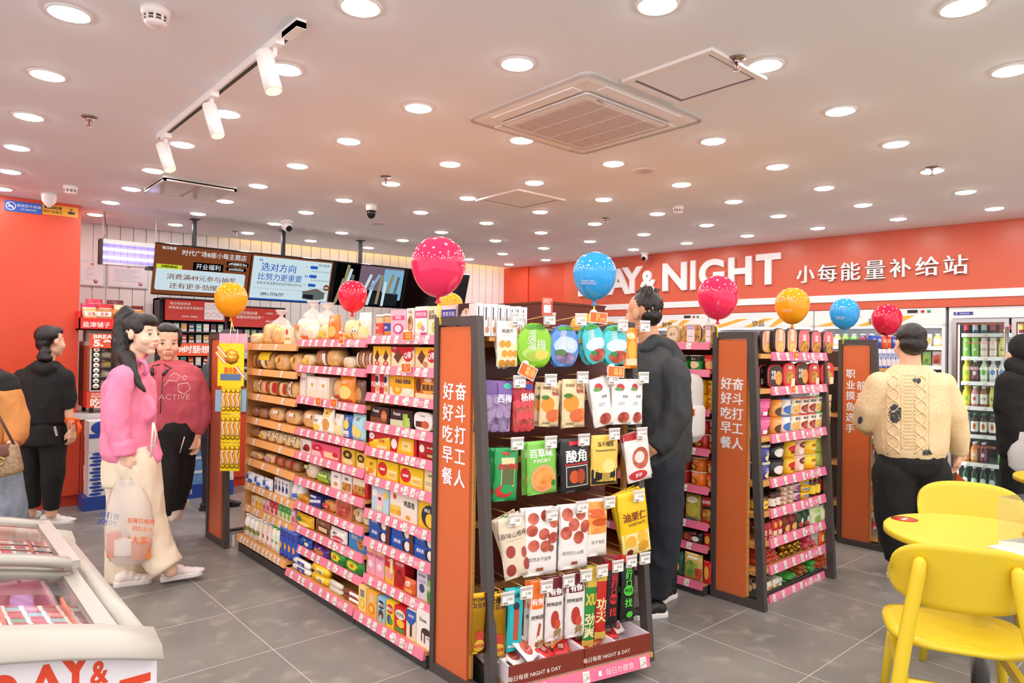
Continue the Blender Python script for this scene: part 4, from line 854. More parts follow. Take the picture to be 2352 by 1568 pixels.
def dome(w, h, d, c, items, face='#f2e6d8|.3', rim=None):
    # meal tray standing on its edge, printed oval cover to the front
    def out(q, k=1.0):
        a = 2*PI*q/28; e = .55; x = math.copysign(abs(math.cos(a))**e, math.cos(a)); z = math.copysign(abs(math.sin(a))**e, math.sin(a)); return (x*w/2*k, h/2+z*h/2*k)
    b = B(); b.loft([[(out(q, k)[0], y, out(q, k)[1]) for q in range(28)] for y, k in ((0.004, 1), (.012, 1), (.03, .9), (d, .68))], c); p = [('tray', b)]
    f_ = B(); f_.loft([[(out(q, k)[0], y, out(q, k)[1]) for q in range(28)] for y, k in ((.004, 1.0), (0, .97), (-.002, .9))], rim or face)
    f_.add([(out(q, .9)[0], -.0025, out(q, .9)[1]) for q in range(28)], [tuple(range(27, -1, -1))[::-1]], face)
    deco(f_, lambda a, z, e: (-w/2+a*w, -.0025-e, z*h), w, h, items); p.append(('cover', f_)); return p
def roll(w, h, d, c, items, ends='#f4f0e8|.3'):
    r = h/2; b = B(); b.tube([(-w/2, r, r), (-w*.46, r, r), (-w*.42, r, r), (w*.42, r, r), (w*.46, r, r), (w/2, r, r)], [r*.25, r*.5, r, r, r*.5, r*.25], 16, c)
    deco(b, lambda a, z, e: (-w/2+a*w, r-(r+.0008+e)*math.sin(.15+z*2.2), r-(r+.0008+e)*math.cos(.15+z*2.2)), w, h, items, False); return [('', b)]
def capsule(w, h, d, c, items, clip='#c9ccd0|.25|m'):
    # sausage lying with its tip to the front
    r = w/2; b = B(); b.tube([(0, 0, r), (0, .006, r), (0, .014, r), (0, d-.014, r), (0, d-.006, r), (0, d, r)], [r*.2, r*.75, r, r, r*.75, r*.2], 12, c); k = B(); k.sphere((0, -.003, r), r*.28, .005, r*.28, clip, 8, 6)
    if items: deco(b, lambda a, z, e: ((a-.5)*w*.9, .02+z*(d-.04), r+(r+.0006+e)*math.cos((a-.5)*1.8)), w, d, items, False)
    return [('casing', b), ('clip', k)]
BUILD = dict(carton=carton, pouch=pillow, loaf=loaf, bottle=bottle, can=can, cup=cup, dome=dome, roll=roll, sausage=capsule)
CATS = dict(carton='snack carton', pouch='snack pouch', loaf='packaged bread', bottle='bottle', can='can', cup='instant noodles', dome='ready meal', roll='biscuit roll', sausage='sausage')
NAMES = dict(carton='snack_carton', pouch='snack_pouch', loaf='bread_bag', bottle='drink_bottle', can='drink_can', cup='noodle_cup', dome='meal_tray', roll='biscuit_roll', sausage='sausage')
CACHE = {}
def put(K, T, w, h, label, group, d=None, name=None, cat=None):
    typ, c, items, desc = K[:4]; kw = K[4] if len(K) > 4 else {}
    kw = dict(kw); dd = d or kw.pop('d', None) or {'carton': min(.09, w*.6), 'pouch': min(.05, w*.35), 'loaf': min(.14, max(h*.9, .05)), 'dome': .06, 'sausage': .17}.get(typ, w); kw.pop('d', None)
    nm = name or kw.pop('name', None) or NAMES[typ]; ct = cat or kw.pop('cat', None) or CATS[typ]; kw.pop('name', None); kw.pop('cat', None)
    key = (desc, typ, round(w, 3), round(h, 3), round(dd, 3))
    if key in CACHE: o = copytree(CACHE[key]); o.matrix_world = T
    else:
        parts = BUILD[typ](w, h, dd, c, items, **kw)
        if len(parts) == 1: o = parts[0][1].build(nm, T=T)
        else:
            o = thing(nm, '', '', T)
            for pn, q in parts: q.build(pn, o)
        CACHE[key] = o
    return tag(o, label, ct, group)
def shelf(F, z, rows, where, group, y=.012, jit=.003):
    # rows: (kind, u0, u1, vtop[, n[, stack]]) in photograph pixels on the shelf front
    idx = 0
    for row in rows:
        K = KIND[row[0]]; n = row[4] if len(row) > 4 else 1; st = row[5] if len(row) > 5 else 1; yy = y+(row[6] if len(row) > 6 else 0)
        a = inter(F, row[1], row[3], yy); c = inter(F, row[2], row[3], yy); W = (c.x-a.x)/n; H = max(.02, (a.z+c.z)/2-z)/st
        for i in range(n):
            for s_ in range(st):
                lab = '%s, %s from left%s, %s' % (K[3], ORD[idx], (' lower' if s_ == 0 else ' upper') if st == 2 else (' %s layer' % ORD[s_] if st > 2 else ''), where)
                T = F @ TR(a.x+W*(i+.5), yy+random.uniform(0, jit), z+.0005+s_*(H+.0005), random.uniform(-.03, .03) if jit else 0)
                put(K, T, W*.965, H*.99, lab, group)
            idx += 1
def d_(*a): return list(a)
Y_, R_, W__ = '#f2c518|.35', '#c8202c|.35', '#f3efe8|.35'
KIND = {
 'nutjar': ('bottle', '#d8b48a|.3', d_(('t', '坚果', .5, .4, .12, '#ffffff')), 'clear nut jar with red label', dict(cap='#e8e2d8|.3', lab='#d8423a|.3', neck=.8)),
 'waferjar': ('bottle', '#dba25e|.4', d_(('t', '蛋卷', .5, .4, .12, '#ffffff')), 'tall jar of wafer sticks', dict(cap='#e8e2d8|.3', lab='#2f3f9c|.3', neck=.9, labz=(.25, .6))),
 'pinkbox': ('carton', '#f5b8c6|.35', d_(('r', .1, .62, .9, .78, '#e0507c'), ('t', '莓莓饼', .5, .7, .13, '#ffffff'), ('e', .5, .3, .34, .2, '#c2568a'), ('e', .5, .3, .22, .13, '#f7dbe2')), 'pale pink biscuit carton'),
 'nutbox': ('carton', '#efe6da|.35', d_(('e', .5, .45, .38, .3, '#b98a5c'), ('e', .4, .55, .15, .1, '#7b4a2c'), ('e', .6, .35, .17, .1, '#d8ad7a'), ('t', '牛轧', .5, .86, .12, '#4a3a52')), 'white nougat carton with nuts'),
 'fried_p': ('carton', '#f6efe6|.35', d_(('r', 0, .62, 1, .86, '#d84a8c'), ('t', '炸浆开局', .5, .74, .15, '#ffffff'), ('e', .4, .36, .22, .12, '#f2d24a'), ('e', .65, .28, .16, .09, '#d88ab0'), ('r', .5, .0, 1, .14, '#c2407e')), 'white carton with magenta band'),
 'avocado': ('carton', '#f3ecc4|.35', d_(('t', '白巧\n蛋烘糕', .4, .72, .16, '#5a4a3c', .03), ('e', .6, .3, .26, .2, '#a8c04a'), ('e', .6, .3, .17, .13, '#e9e08a'), ('e', .62, .3, .1, .08, '#c8502a')), 'cream carton with avocado picture'),
 'fried_b': ('carton', '#f6efe6|.35', d_(('r', 0, .58, 1, .86, '#3040a8'), ('t', '炸浆开局', .5, .72, .16, '#ffffff'), ('e', .5, .3, .3, .16, '#e9c04a')), 'white carton with blue band'),
 'danish': ('carton', '#3a2a28|.3', d_(('e', .5, .3, .42, .56, '#f2dcc8'), ('e', .5, .3, .36, .49, '#f6ebe0'), ('t', 'Danisa', .5, .42, .24, '#c8303c', .03), ('e', .5, .75, .07, .07, '#d8a848')), 'dark butter cookie tin box'),
 'whitebox': ('carton', '#f1eff0|.35', d_(('r', .2, .5, .4, .9, '#55505c'), ('r', .55, .3, .8, .6, '#c8b0a8'), ('e', .5, .2, .25, .1, '#d88a5a')), 'white printed biscuit carton'),
 'qsmall': ('carton', '#f3dfa8|.35', d_(('r', 0, .55, 1, 1, '#f0b81c'), ('p', [(.2, .45), (.5, .25), (.8, .55), (.5, .85)], '#5a2f1c'), ('e', .5, .16, .3, .12, '#c02a2a'), ('t', 'Q蒂', .5, .16, .14, '#ffffff')), 'small yellow chocolate cake carton'),
 'qred': ('carton', '#f2dcb4|.35', d_(('p', [(0, 1), (0, .75), (.5, .55), (1, .85), (1, 1)], '#c8202c'), ('p', [(.1, .5), (.3, .2), (.5, .6), (.3, .88)], '#6a3a22'), ('e', .74, .6, .2, .3, '#c8202c'), ('t', 'Q蒂', .74, .6, .34, '#ffffff', .04), ('t', '好丽友', .15, .93, .1, '#ffffff')), 'red and cream chocolate cake carton'),
 'qyel': ('carton', '#f2dcb4|.35', d_(('p', [(0, 1), (0, .7), (.5, .5), (1, .85), (1, 1)], '#f0bb18'), ('p', [(.1, .5), (.32, .2), (.5, .6), (.3, .88)], '#6a3a22'), ('e', .8, .6, .2, .3, '#c8202c'), ('t', 'Q蒂', .8, .6, .34, '#ffffff', .04), ('e', .5, .22, .12, .13, '#b98a5a')), 'yellow and cream chocolate cake carton'),
 'redsmall': ('carton', '#f2e6d4|.35', d_(('r', 0, 0, .5, 1, '#c8202c'), ('e', .68, .75, .2, .17, '#2c2a44'), ('t', '好友', .26, .5, .3, '#ffffff'), ('e', .75, .3, .2, .16, '#d8a860')), 'small red and cream pie carton'),
 'eggpie': ('carton', '#f2b41c|.35', d_(('r', 0, 0, 1, .42, '#f6e8cc'), ('t', '好丽友 蛋黄派', .55, .74, .22, '#2a2a6a', .03), ('e', .32, .33, .2, .25, '#f0a32a'), ('e', .34, .33, .1, .12, '#f7d85a'), ('e', .75, .3, .16, .14, '#fbf3dc')), 'yellow egg yolk pie carton'),
 'puff': ('carton', '#d8641c|.35', d_(('r', 0, 0, 1, .25, '#f3dcae'), ('e', .62, .52, .34, .3, '#f0a848'), ('t', '膨膨麦', .62, .52, .3, '#3a2418', .04), ('e', .15, .6, .12, .3, '#5a3018'), ('e', .62, .85, .2, .08, '#f5e6cc')), 'orange puffed wheat carton'),
 'franz_b': ('carton', '#2e2624|.3', d_(('t', 'Franzzi', .3, .75, .26, '#f2eee6', .02), ('r', 0, 0, .9, .35, '#7c4a30'), ('e', .75, .5, .16, .32, '#c2703c'), ('r', .62, .35, .9, .6, '#d88a50')), 'black cookie carton with brown sticks'),
 'franz_g': ('carton', '#24282a|.3', d_(('t', 'Franzzi', .3, .75, .26, '#f2eee6', .02), ('r', 0, 0, .9, .4, '#cfd8b0'), ('r', .58, .1, .8, .8, '#9cc24a'), ('r', .68, .05, .88, .6, '#b4d460')), 'black cookie carton with green sticks'),
 'tub': ('dome', '#e8e6e2|.3', d_(('t', 'Franzzi', .5, .8, .16, '#aaa49c'), ('r', .15, .2, .5, .5, '#5a2f1e'), ('e', .65, .35, .2, .2, '#c8643c')), 'white rounded cookie tub', dict(face='#f3f1ee|.3', cat='snack tub', name='cookie_tub', d=.05)),
 'cheese': ('carton', '#f3c61a|.35', d_(('p', [(0, .3), (1, .8), (1, 1), (0, 1)], '#c8202c'), ('p', [(.2, .3), (1, .62), (1, .82), (.2, .5)], '#f7dc50'), ('t', 'CHEESE', .6, .52, .22, '#c8202c', .03), ('e', .14, .72, .13, .2, '#f4f0ea'), ('t', '丽芝士', .14, .72, .12, '#2a4aa0'), ('r', .4, .05, .9, .25, '#f6e6a8')), 'yellow and red cheese wafer carton'),
 'bisc_ry': ('carton', '#c8202c|.35', d_(('p', [(.25, 0), (.9, 0), (.9, .95), (.35, .95)], '#f2c21a'), ('e', .14, .5, .12, .3, '#f4efe6'), ('r', .45, .2, .8, .75, '#f7e08a'), ('t', 'wafer', .6, .5, .18, '#b87a1c')), 'red and yellow wafer carton'),
 'chocred': ('carton', '#b81a26|.35', d_(('e', .18, .55, .15, .22, '#f4efe6'), ('t', 'chocolate', .66, .66, .17, '#f5eee4'), ('r', .45, .1, .95, .4, '#6a2f1c'), ('r', .5, .15, .9, .3, '#e0b070')), 'red chocolate wafer carton'),
 'yelsmall': ('carton', '#f0c02c|.35', d_(('r', 0, 0, 1, .4, '#f4e2a8'), ('t', '蛋黄', .5, .7, .2, '#7a4a1c'), ('e', .5, .28, .3, .16, '#e89a28')), 'small yellow egg biscuit carton'),
 'nabati': ('carton', '#f4cb14|.35', d_(('e', .25, .52, .23, .38, '#d0202c'), ('t', 'nabati', .25, .52, .22, '#ffffff', .03), ('r', .5, .1, .95, .55, '#f7e7a4'), ('r', .56, .2, .9, .42, '#e8c060')), 'yellow wafer carton with red leaf'),
 'creambox': ('carton', '#ece0ae|.35', d_(('t', 'SeaSalt', .5, .78, .14, '#5a5a4a'), ('r', .1, .4, .9, .45, '#b9a878'), ('r', .1, .3, .9, .35, '#b9a878')), 'plain cream biscuit carton'),
 'dollbox': ('carton', '#b8dcee|.35', d_(('e', .5, .5, .24, .3, '#f3c8d2'), ('e', .2, .75, .16, .16, '#f6f2ea'), ('e', .82, .75, .15, .16, '#e9d06a'), ('e', .5, .55, .1, .07, '#6a3a2a'), ('r', .35, .08, .65, .25, '#f2e7b0')), 'pale blue ice-cone sweets carton'),
 'eggroll': ('carton', '#f1e9d6|.35', d_(('t', '鸡蛋卷', .72, .62, .24, '#2a2a2a', .03), ('r', .0, .12, .36, .3, '#e9b93a'), ('r', .02, .3, .4, .46, '#f2cb58'), ('e', .36, .22, .06, .1, '#d8a030'), ('e', .18, .78, .06, .1, '#d8504c'), ('e', .68, .15, .08, .08, '#e9a23a')), 'white egg roll carton'),
 'yelbox': ('carton', '#f0c424|.35', d_(('e', .65, .42, .5, .4, '#2a2c3c'), ('t', 'MILK', .5, .62, .16, '#f4eee0'), ('e', .65, .3, .25, .24, '#f5cf3c')), 'yellow and navy biscuit carton'),
 'oreo': ('carton', '#1f58b8|.35', d_(('t', '奥利奥', .27, .6, .34, '#f4f6fa', .04), ('e', .62, .48, .13, .42, '#1c1a1c'), ('e', .72, .48, .12, .38, '#f2efe8'), ('r', .82, .0, 1, 1, '#6a3020')), 'blue sandwich cookie carton'),
 'rocky': ('carton', '#f0a8bc|.35', d_(('t', 'POCKY', .5, .66, .15, '#c83a5c', .03), ('e', .5, .35, .3, .12, '#f7e0e6'), ('r', .2, .75, .8, .95, '#f3c46a')), 'pink biscuit stick carton'),
 'ryel': ('carton', '#e9c840|.35', d_(('r', 0, .55, 1, 1, '#d02430'), ('t', '手指饼', .5, .8, .1, '#ffffff'), ('e', .5, .32, .36, .2, '#f2a0a0'), ('r', .6, .4, .9, .9, '#f7e6b0')), 'red and yellow finger biscuit carton'),
 'chocstick': ('carton', '#c81e28|.35', d_(('t', '巧克力棒', .5, .8, .12, '#ffffff'), ('r', .3, .1, .36, .6, '#3a1c14'), ('r', .45, .08, .51, .62, '#3a1c14'), ('r', .6, .1, .66, .6, '#3a1c14'), ('e', .5, .3, .42, .2, '#a8141e')), 'red chocolate stick carton'),
 'orangebag': ('pouch', '#e0642a|.3', d_(('e', .5, .7, .2, .16, '#f4e8d8'), ('t', '香脆', .5, .7, .14, '#d8501e'), ('r', .15, .1, .85, .4, '#f0a858')), 'orange snack bag'),
 'lavbox': ('carton', '#dcd3e4|.35', d_(('t', '蓝莓曲奇', .5, .74, .1, '#6a5a80'), ('e', .5, .35, .25, .14, '#4a4a78'), ('r', .2, .52, .8, .6, '#b8a8c8')), 'lavender blueberry cookie carton'),
 'greenbag': ('pouch', '#7ec03a|.3', d_(('t', '豌豆', .5, .7, .2, '#ffffff'), ('e', .5, .35, .35, .2, '#3c8a2a')), 'bright green snack bag'),
 'eggyel': ('carton', '#f2dc84|.35', d_(('t', '鸡蛋\n薄饼', .5, .72, .16, '#5a6a9c', .03), ('e', .5, .3, .34, .2, '#f0b93a'), ('e', .5, .3, .2, .12, '#f7d96a')), 'pale yellow egg crisp carton'),
 'eggora': ('carton', '#f0b44a|.35', d_(('t', '鸡蛋\n薄饼', .5, .72, .16, '#f7f0de', .03), ('e', .5, .3, .34, .22, '#e58a2a'), ('e', .5, .3, .2, .12, '#f6c85a')), 'orange egg crisp carton'),
 'mushblue': ('carton', '#8fc4e0|.35', d_(('e', .5, .72, .4, .17, '#2a2426'), ('t', '蘑古力', .5, .72, .16, '#ffffff', .04), ('e', .5, .32, .3, .2, '#5a3222'), ('r', .4, .08, .6, .3, '#e9d2a8')), 'blue mushroom chocolate carton'),
 'mushyel': ('carton', '#f0cc2a|.35', d_(('e', .5, .72, .42, .18, '#c8242c'), ('t', '蘑古力', .5, .72, .16, '#ffffff', .04), ('e', .4, .3, .24, .2, '#2a5aa0'), ('e', .65, .25, .2, .14, '#3aa04a')), 'yellow mushroom chocolate carton'),
 'haoduo': ('carton', '#d8222a|.35', d_(('e', .5, .72, .44, .18, '#f2efe4'), ('t', '好多鱼', .5, .72, .18, '#2a6a3a', .04), ('e', .55, .38, .34, .16, '#f2c83a'), ('r', .1, .05, .9, .2, '#3a9a4a')), 'red fish cracker carton'),
 'conebox': ('carton', '#eadfc6|.35', d_(('p', [(0, 1), (0, .6), (.5, .45), (1, .7), (1, 1)], '#2a5cb0'), ('t', '奥利奥', .5, .8, .11, '#ffffff'), ('r', .4, .1, .6, .5, '#3a2418')), 'cream carton with blue crest'),
 'dove': ('carton', '#f4efe9|.35', d_(('t', 'Dove', .4, .78, .16, '#4a2a1c', .02), ('e', .62, .48, .3, .1, '#4a2418'), ('r', .3, .16, .36, .45, '#5a2f20'), ('r', .48, .14, .54, .42, '#5a2f20'), ('t', '100%', .7, .32, .07, '#8a7a6a')), 'white chocolate carton with brown swirl'),
 # middle bay
 'sandwich': ('loaf', 'food_pale', d_(('r', .1, .1, .5, .3, '#e8783a')), 'wrapped sandwich pack', {}),
 'yelbag': ('loaf', 'bread_pale', d_(('r', .2, .2, .6, .5, '#f2d24a')), 'pale bread in clear yellow bag', {}),
 'orabag': ('pouch', '#ee7a26|.3', d_(('t', '香芋\n脆', .5, .74, .13, '#fbeedc'), ('e', .5, .36, .36, .22, '#f2bb6a')), 'orange chips bag'),
 'roundbread': ('loaf', 'bread_pale', d_(('r', .25, .05, .75, .25, '#e9b93a')), 'round yellow bread bag', {}),
 'eyes': ('loaf', 'bread_pale', d_(('e', .35, .55, .13, .13, '#fbfbf8'), ('e', .65, .55, .13, .13, '#fbfbf8'), ('e', .36, .53, .05, .07, '#1a1a1a'), ('e', .63, .53, .05, .07, '#1a1a1a')), 'bread bag with two cartoon eyes', {}),
 'creambag': ('pouch', '#efe6d4|.35', d_(('t', '吐司', .5, .85, .08, '#8a7a6a'), ('e', .3, .55, .12, .1, '#e0b040'), ('r', .08, .08, .92, .5, 'bread_pale')), 'cream toast bag'),
 'cornbag': ('loaf', 'food_noodle', d_(('r', 0, .1, .2, .7, '#f4efe6')), 'bag of yellow corn puffs', {}),
 'flatbread': ('loaf', 'food_pale', d_(('r', .3, .1, .5, .3, '#e9d06a')), 'flat pale bread bag', {}),
 'brownsand': ('loaf', 'bread_dark', d_(('r', .4, .1, .6, .8, '#f0e3c8')), 'brown sandwich bread pack', {}),
 'brownbag': ('loaf', 'bread_dark', d_(), 'bag of brown buns', {}),
 'whitered': ('carton', '#ece4da|.35', d_(('t', '毛毛虫', .5, .75, .16, '#c83a3a'), ('r', .1, .08, .9, .5, 'food_pale')), 'white box with red print'),
 'whitecard': ('carton', '#f1e6d6|.35', d_(('r', .15, .45, .85, .92, '#f7f3ea'), ('e', .5, .62, .12, .1, '#e8b03a'), ('r', .05, .05, .95, .4, '#ecdcc2')), 'white card bread box'),
 'twist': ('loaf', 'bread', d_(('r', .3, .1, .7, .25, '#c83a3a')), 'twisted bread roll pack', {}),
 'orabag2': ('pouch', '#e98a1e|.3', d_(('t', '土豆饼', .45, .78, .13, '#fbeedc'), ('e', .5, .4, .38, .24, '#f4d07a'), ('r', .1, .06, .9, .16, '#c8501e')), 'orange cracker bag'),
 'dkbag': ('pouch', '#6a4a36|.3', d_(('e', .5, .4, .3, .3, '#c08a52')), 'brown dried fruit bag'),
 'whitepkt': ('pouch', '#efe8dc|.3', d_(('t', '爆米花', .5, .7, .16, '#3a3a3a'), ('e', .5, .32, .36, .2, '#e9cf5a')), 'white popcorn packet'),
 'bananabag': ('pouch', '#f1ead8|.3', d_(('r', .3, .7, .8, 1, '#f0b42a'), ('e', .5, .4, .3, .24, '#d8984a'), ('t', '香蕉', .5, .84, .1, '#5a3a1c')), 'white nut bag with yellow top'),
 'bluebag': ('pouch', '#2a62b8|.3', d_(('e', .5, .6, .3, .2, '#f2d24a'), ('r', .2, .1, .8, .35, '#e9e4d4'), ('t', '海苔', .5, .85, .12, '#ffffff')), 'blue seaweed snack bag'),
 'skybag': ('pouch', '#a8d4dc|.3', d_(('t', '薯片', .6, .82, .14, '#3a4a5a'), ('e', .4, .4, .26, .2, '#efd27a'), ('e', .65, .3, .2, .15, '#e9c860')), 'pale blue crisps bag'),
 'cherry': ('carton', '#efe4da|.35', d_(('e', .6, .4, .3, .28, '#9a2030'), ('e', .4, .3, .16, .14, '#5a1a1c'), ('r', .05, .1, .2, .9, '#c8c0b8')), 'white carton with cherries'),
 'pinkwafer': ('carton', '#e85a78|.35', d_(('e', .2, .62, .2, .25, '#d01e3a'), ('t', 'nabati', .2, .62, .16, '#ffffff'), ('r', .45, .1, .95, .5, '#f6d6a8'), ('p', [(.0, 0), (.4, 0), (.3, .4), (0, .4)], '#f7c0c8'), ('e', .85, .4, .1, .16, '#c81e34')), 'pink strawberry wafer carton'),
 'lesu': ('carton', '#e0b83a|.35', d_(('e', .45, .62, .34, .26, '#2a2420'), ('t', '楽酥', .45, .62, .24, '#f2d24a', .04), ('e', .5, .2, .4, .18, '#efd9a0')), 'yellow crisp carton with black seal'),
 'noodbag': ('loaf', 'food_pale', d_(('r', .1, .6, .4, .8, '#c8d88a')), 'clear bag of pale noodles', {}),
 'limebag': ('loaf', 'food_green', d_(('r', .1, .15, .9, .45, '#9ed03a'), ('r', .2, .5, .8, .7, '#c4e46a')), 'lime green pea snack bag', {}),
 'whitepack': ('carton', '#f0ece6|.35', d_(('t', '雪花酥', .5, .74, .16, '#55504a'), ('e', .5, .3, .2, .12, '#c89a5a')), 'white snowflake crisp carton'),
 'nutbar': ('carton', '#ece6da|.35', d_(('t', '好滋在', .5, .78, .16, '#2a2a2a', .03), ('r', .08, .08, .92, .55, 'food_mix')), 'nut bar carton'),
 'nutbarred': ('carton', '#c4282c|.35', d_(('t', '好滋在', .4, .8, .16, '#2a2a2a', .03), ('r', .05, .3, .85, .95, '#e9ddc8'), ('r', .1, .1, .85, .6, 'food_mix')), 'red and cream nut bar carton'),
 'yelpk': ('carton', '#e9a92c|.35', d_(('r', .1, .1, .9, .5, '#b8722a'), ('t', '酥饼', .5, .74, .2, '#5a2f14')), 'golden biscuit pack'),
 'bluebox': ('carton', '#2c3f8c|.35', d_(('p', [(0, .2), (1, .5), (1, .75), (0, .45)], '#dfe4ee'), ('r', .1, .75, .6, .92, '#f2f2f2')), 'navy biscuit display box'),
 'redclear': ('loaf', 'food_orange', d_(('r', .1, .2, .6, .6, '#d8422a'), ('t', '麻花', .4, .4, .2, '#ffffff')), 'clear twist snack pack with red label', {}),
 'traypink': ('carton', '#c98a62|.35', d_(('r', .06, .06, .94, .94, 'food_red'), ('r', .3, .35, .75, .7, '#b8323a'), ('t', '山楂', .5, .52, .24, '#e9a08a')), 'brown hawthorn snack tray'),
 'beigebag': ('loaf', 'food_pale', d_(('r', .2, .5, .8, .8, '#c89a6a')), 'beige nut bag', {}),
 'yelsnack': ('pouch', '#e8b41c|.3', d_(('e', .3, .6, .2, .2, '#3a7a3a'), ('t', '王子', .6, .6, .22, '#7a2a1c'), ('e', .6, .3, .3, .16, '#f4dc7a')), 'yellow biscuit bag'),
 'brownpk': ('carton', '#8a5a3a|.35', d_(('r', .08, .1, .92, .6, '#5a3020'), ('t', '巧克力', .5, .78, .2, '#f0e2cc'), ('r', .2, .2, .8, .5, '#e3c9a2')), 'brown chocolate biscuit pack'),
 'whitebis': ('pouch', '#f0ebe6|.3', d_(('t', '趣多多', .45, .72, .2, '#2a2a3a', .03), ('e', .6, .36, .3, .22, '#c8384a'), ('r', .35, .3, .85, .36, '#f4efe6')), 'white biscuit bag with red biscuits'),
 'bluecook': ('carton', '#2a86cc|.35', d_(('t', '趣多多', .35, .68, .24, '#f4e9c8', .03), ('e', .72, .42, .22, .3, '#b9803e'), ('e', .68, .5, .04, .06, '#4a2a18'), ('e', .78, .36, .04, .06, '#4a2a18')), 'blue cookie carton'),
 'bluepk': ('pouch', '#2458b0|.3', d_(('e', .5, .55, .3, .26, '#1a1a20'), ('e', .6, .5, .22, .2, '#e9e4dc'), ('t', '奥利奥', .3, .8, .16, '#ffffff')), 'blue cookie pack'),
 'purplepk': ('pouch', '#5a2a86|.3', d_(('e', .5, .5, .32, .3, '#c8783a'), ('t', '趣多多', .5, .84, .16, '#ffffff')), 'purple cookie pack'),
 'greenpk': ('pouch', '#3a9a3a|.3', d_(('e', .45, .55, .34, .26, '#e9d42a'), ('t', '达能', .45, .55, .26, '#c8282c', .04), ('r', .7, .1, .95, .5, '#2a7030')), 'green and yellow biscuit pack'),
 'whiteroll': ('roll', '#efece4|.3', d_(('r', .35, .1, .75, .9, '#3a4a9c'), ('t', '雀巢', .55, .5, .5, '#f2f2f4')), 'white biscuit roll with blue print'),
 'yelroll': ('roll', '#f0c81e|.3', d_(('r', .35, .1, .8, .9, '#f4e48a'), ('t', '柠檬', .56, .5, .5, '#2a5aa8')), 'yellow biscuit roll'),
 'clearroll': ('roll', '#dcd6c4|.3', d_(('r', .1, .2, .9, .6, '#efeae0')), 'pale grey biscuit roll'),
 'brownroll': ('roll', '#8a4a32|.3', d_(('r', .45, 0, 1, 1, '#eeeae4'), ('r', .5, .3, .9, .6, '#c8303c')), 'brown and white biscuit roll'),
 # far bay
 'melonbread': ('loaf', 'bread_pale', d_(('r', .5, .15, .85, .5, '#f4eee0')), 'yellow melon bread bag', {}),
 'toast': ('loaf', 'bread', d_(('r', .0, .0, .25, .3, '#e9d9b8')), 'toast loaf in tied clear bag', {}),
 'wcard': ('carton', '#f4e6c4|.35', d_(('e', .4, .74, .2, .16, '#d8503a'), ('r', .1, .3, .9, .42, '#e8903a')), 'cream bread card'),
 'wbag': ('loaf', 'food_pale', d_(('e', .35, .6, .12, .12, '#e8905a')), 'white loaf bag', {}),
 'brownpack': ('loaf', 'bread_dark', d_(('r', .75, .1, .9, .8, '#e0a04a')), 'brown sliced bread pack', {}),
 'yelbuns': ('loaf', 'food_noodle', d_(('r', .1, .5, .9, .9, '#f4dc2a'), ('r', .3, .1, .6, .5, '#f7ecc8')), 'yellow bun pack', {}),
 'bigbread': ('loaf', 'bread', d_(('e', .4, .6, .14, .14, '#f0c24a')), 'big glossy bread', {}),
 'bunpack': ('loaf', 'bread', d_(('r', .2, .1, .45, .9, '#f3ead8'), ('e', .32, .55, .06, .12, '#b8323a')), 'bread roll pack with white band', {}),
 'redpack': ('loaf', 'bread_pale', d_(('r', 0, .2, .25, .8, '#c8282c'), ('r', .7, .2, .95, .8, '#c8282c')), 'sandwich pack with red corners', {}),
 'darkbun': ('loaf', 'bread_dark', d_(), 'dark bun pack', {}),
 'longloaf': ('loaf', 'bread', d_(('r', .5, .55, .8, .75, '#f4efe6')), 'long golden loaf bag', {}),
 'smallbun': ('loaf', 'bread_pale', d_(('r', .3, .5, .7, .85, '#f4efe4'), ('e', .5, .68, .1, .1, '#8ab02a')), 'small filled bun pack', {}),
 'redtie': ('loaf', 'bread_dark', d_(('r', .1, .2, .35, .9, '#c02a30')), 'dark bread pack with red tie', {}),
 'pinkpk': ('loaf', 'bread_pale', d_(('r', .2, .2, .7, .6, '#e0a8b8')), 'pink-labelled bread pack', {}),
 'milkbag': ('pouch', '#e9eef4|.3', d_(('e', .3, .6, .26, .22, '#2a5ab4'), ('e', .7, .3, .2, .18, '#3a6ac0'), ('t', '牛奶', .5, .8, .14, '#2a4a9c')), 'blue and white milk pouch'),
 'milkbox': ('carton', '#eef0f2|.35', d_(('e', .5, .4, .3, .2, '#3a4a8a'), ('t', '奶', .5, .74, .26, '#4a6a9a')), 'white and blue milk carton'),
 'wbottle': ('bottle', '#f0eeea|.3', d_(('t', '酸奶', .5, .4, .12, '#ffffff')), 'white yoghurt bottle with blue band', dict(lab='#3f7ac0|.3', cap='#d8dce0|.3', labz=(.15, .4), neck=.6)),
 'jw': ('carton', '#f1ece6|.35', d_(('e', .5, .5, .3, .2, '#e4a4a0'), ('t', '奶', .5, .8, .14, '#c85a5a')), 'white drink carton'),
 'jy': ('carton', '#f2dc6a|.35', d_(('e', .5, .35, .3, .2, '#e8a02a'), ('r', .1, .65, .9, .85, '#f7f1dc')), 'yellow juice carton'),
 'jp': ('carton', '#f0b8c0|.35', d_(('e', .5, .35, .3, .2, '#d8506a'), ('r', .1, .65, .9, .85, '#f7f1ec')), 'pink juice carton'),
 'jr': ('carton', '#efe2da|.35', d_(('r', 0, .5, 1, 1, '#d0303a'), ('e', .5, .3, .3, .2, '#c83a3a'), ('t', '红枣', .5, .75, .14, '#ffffff')), 'red and white juice carton'),
 'jg': ('carton', '#eef0e2|.35', d_(('r', 0, .5, 1, 1, '#3fae4a'), ('e', .5, .3, .32, .2, '#8cc83a'), ('t', '菌', .5, .75, .16, '#ffffff')), 'green juice carton'),
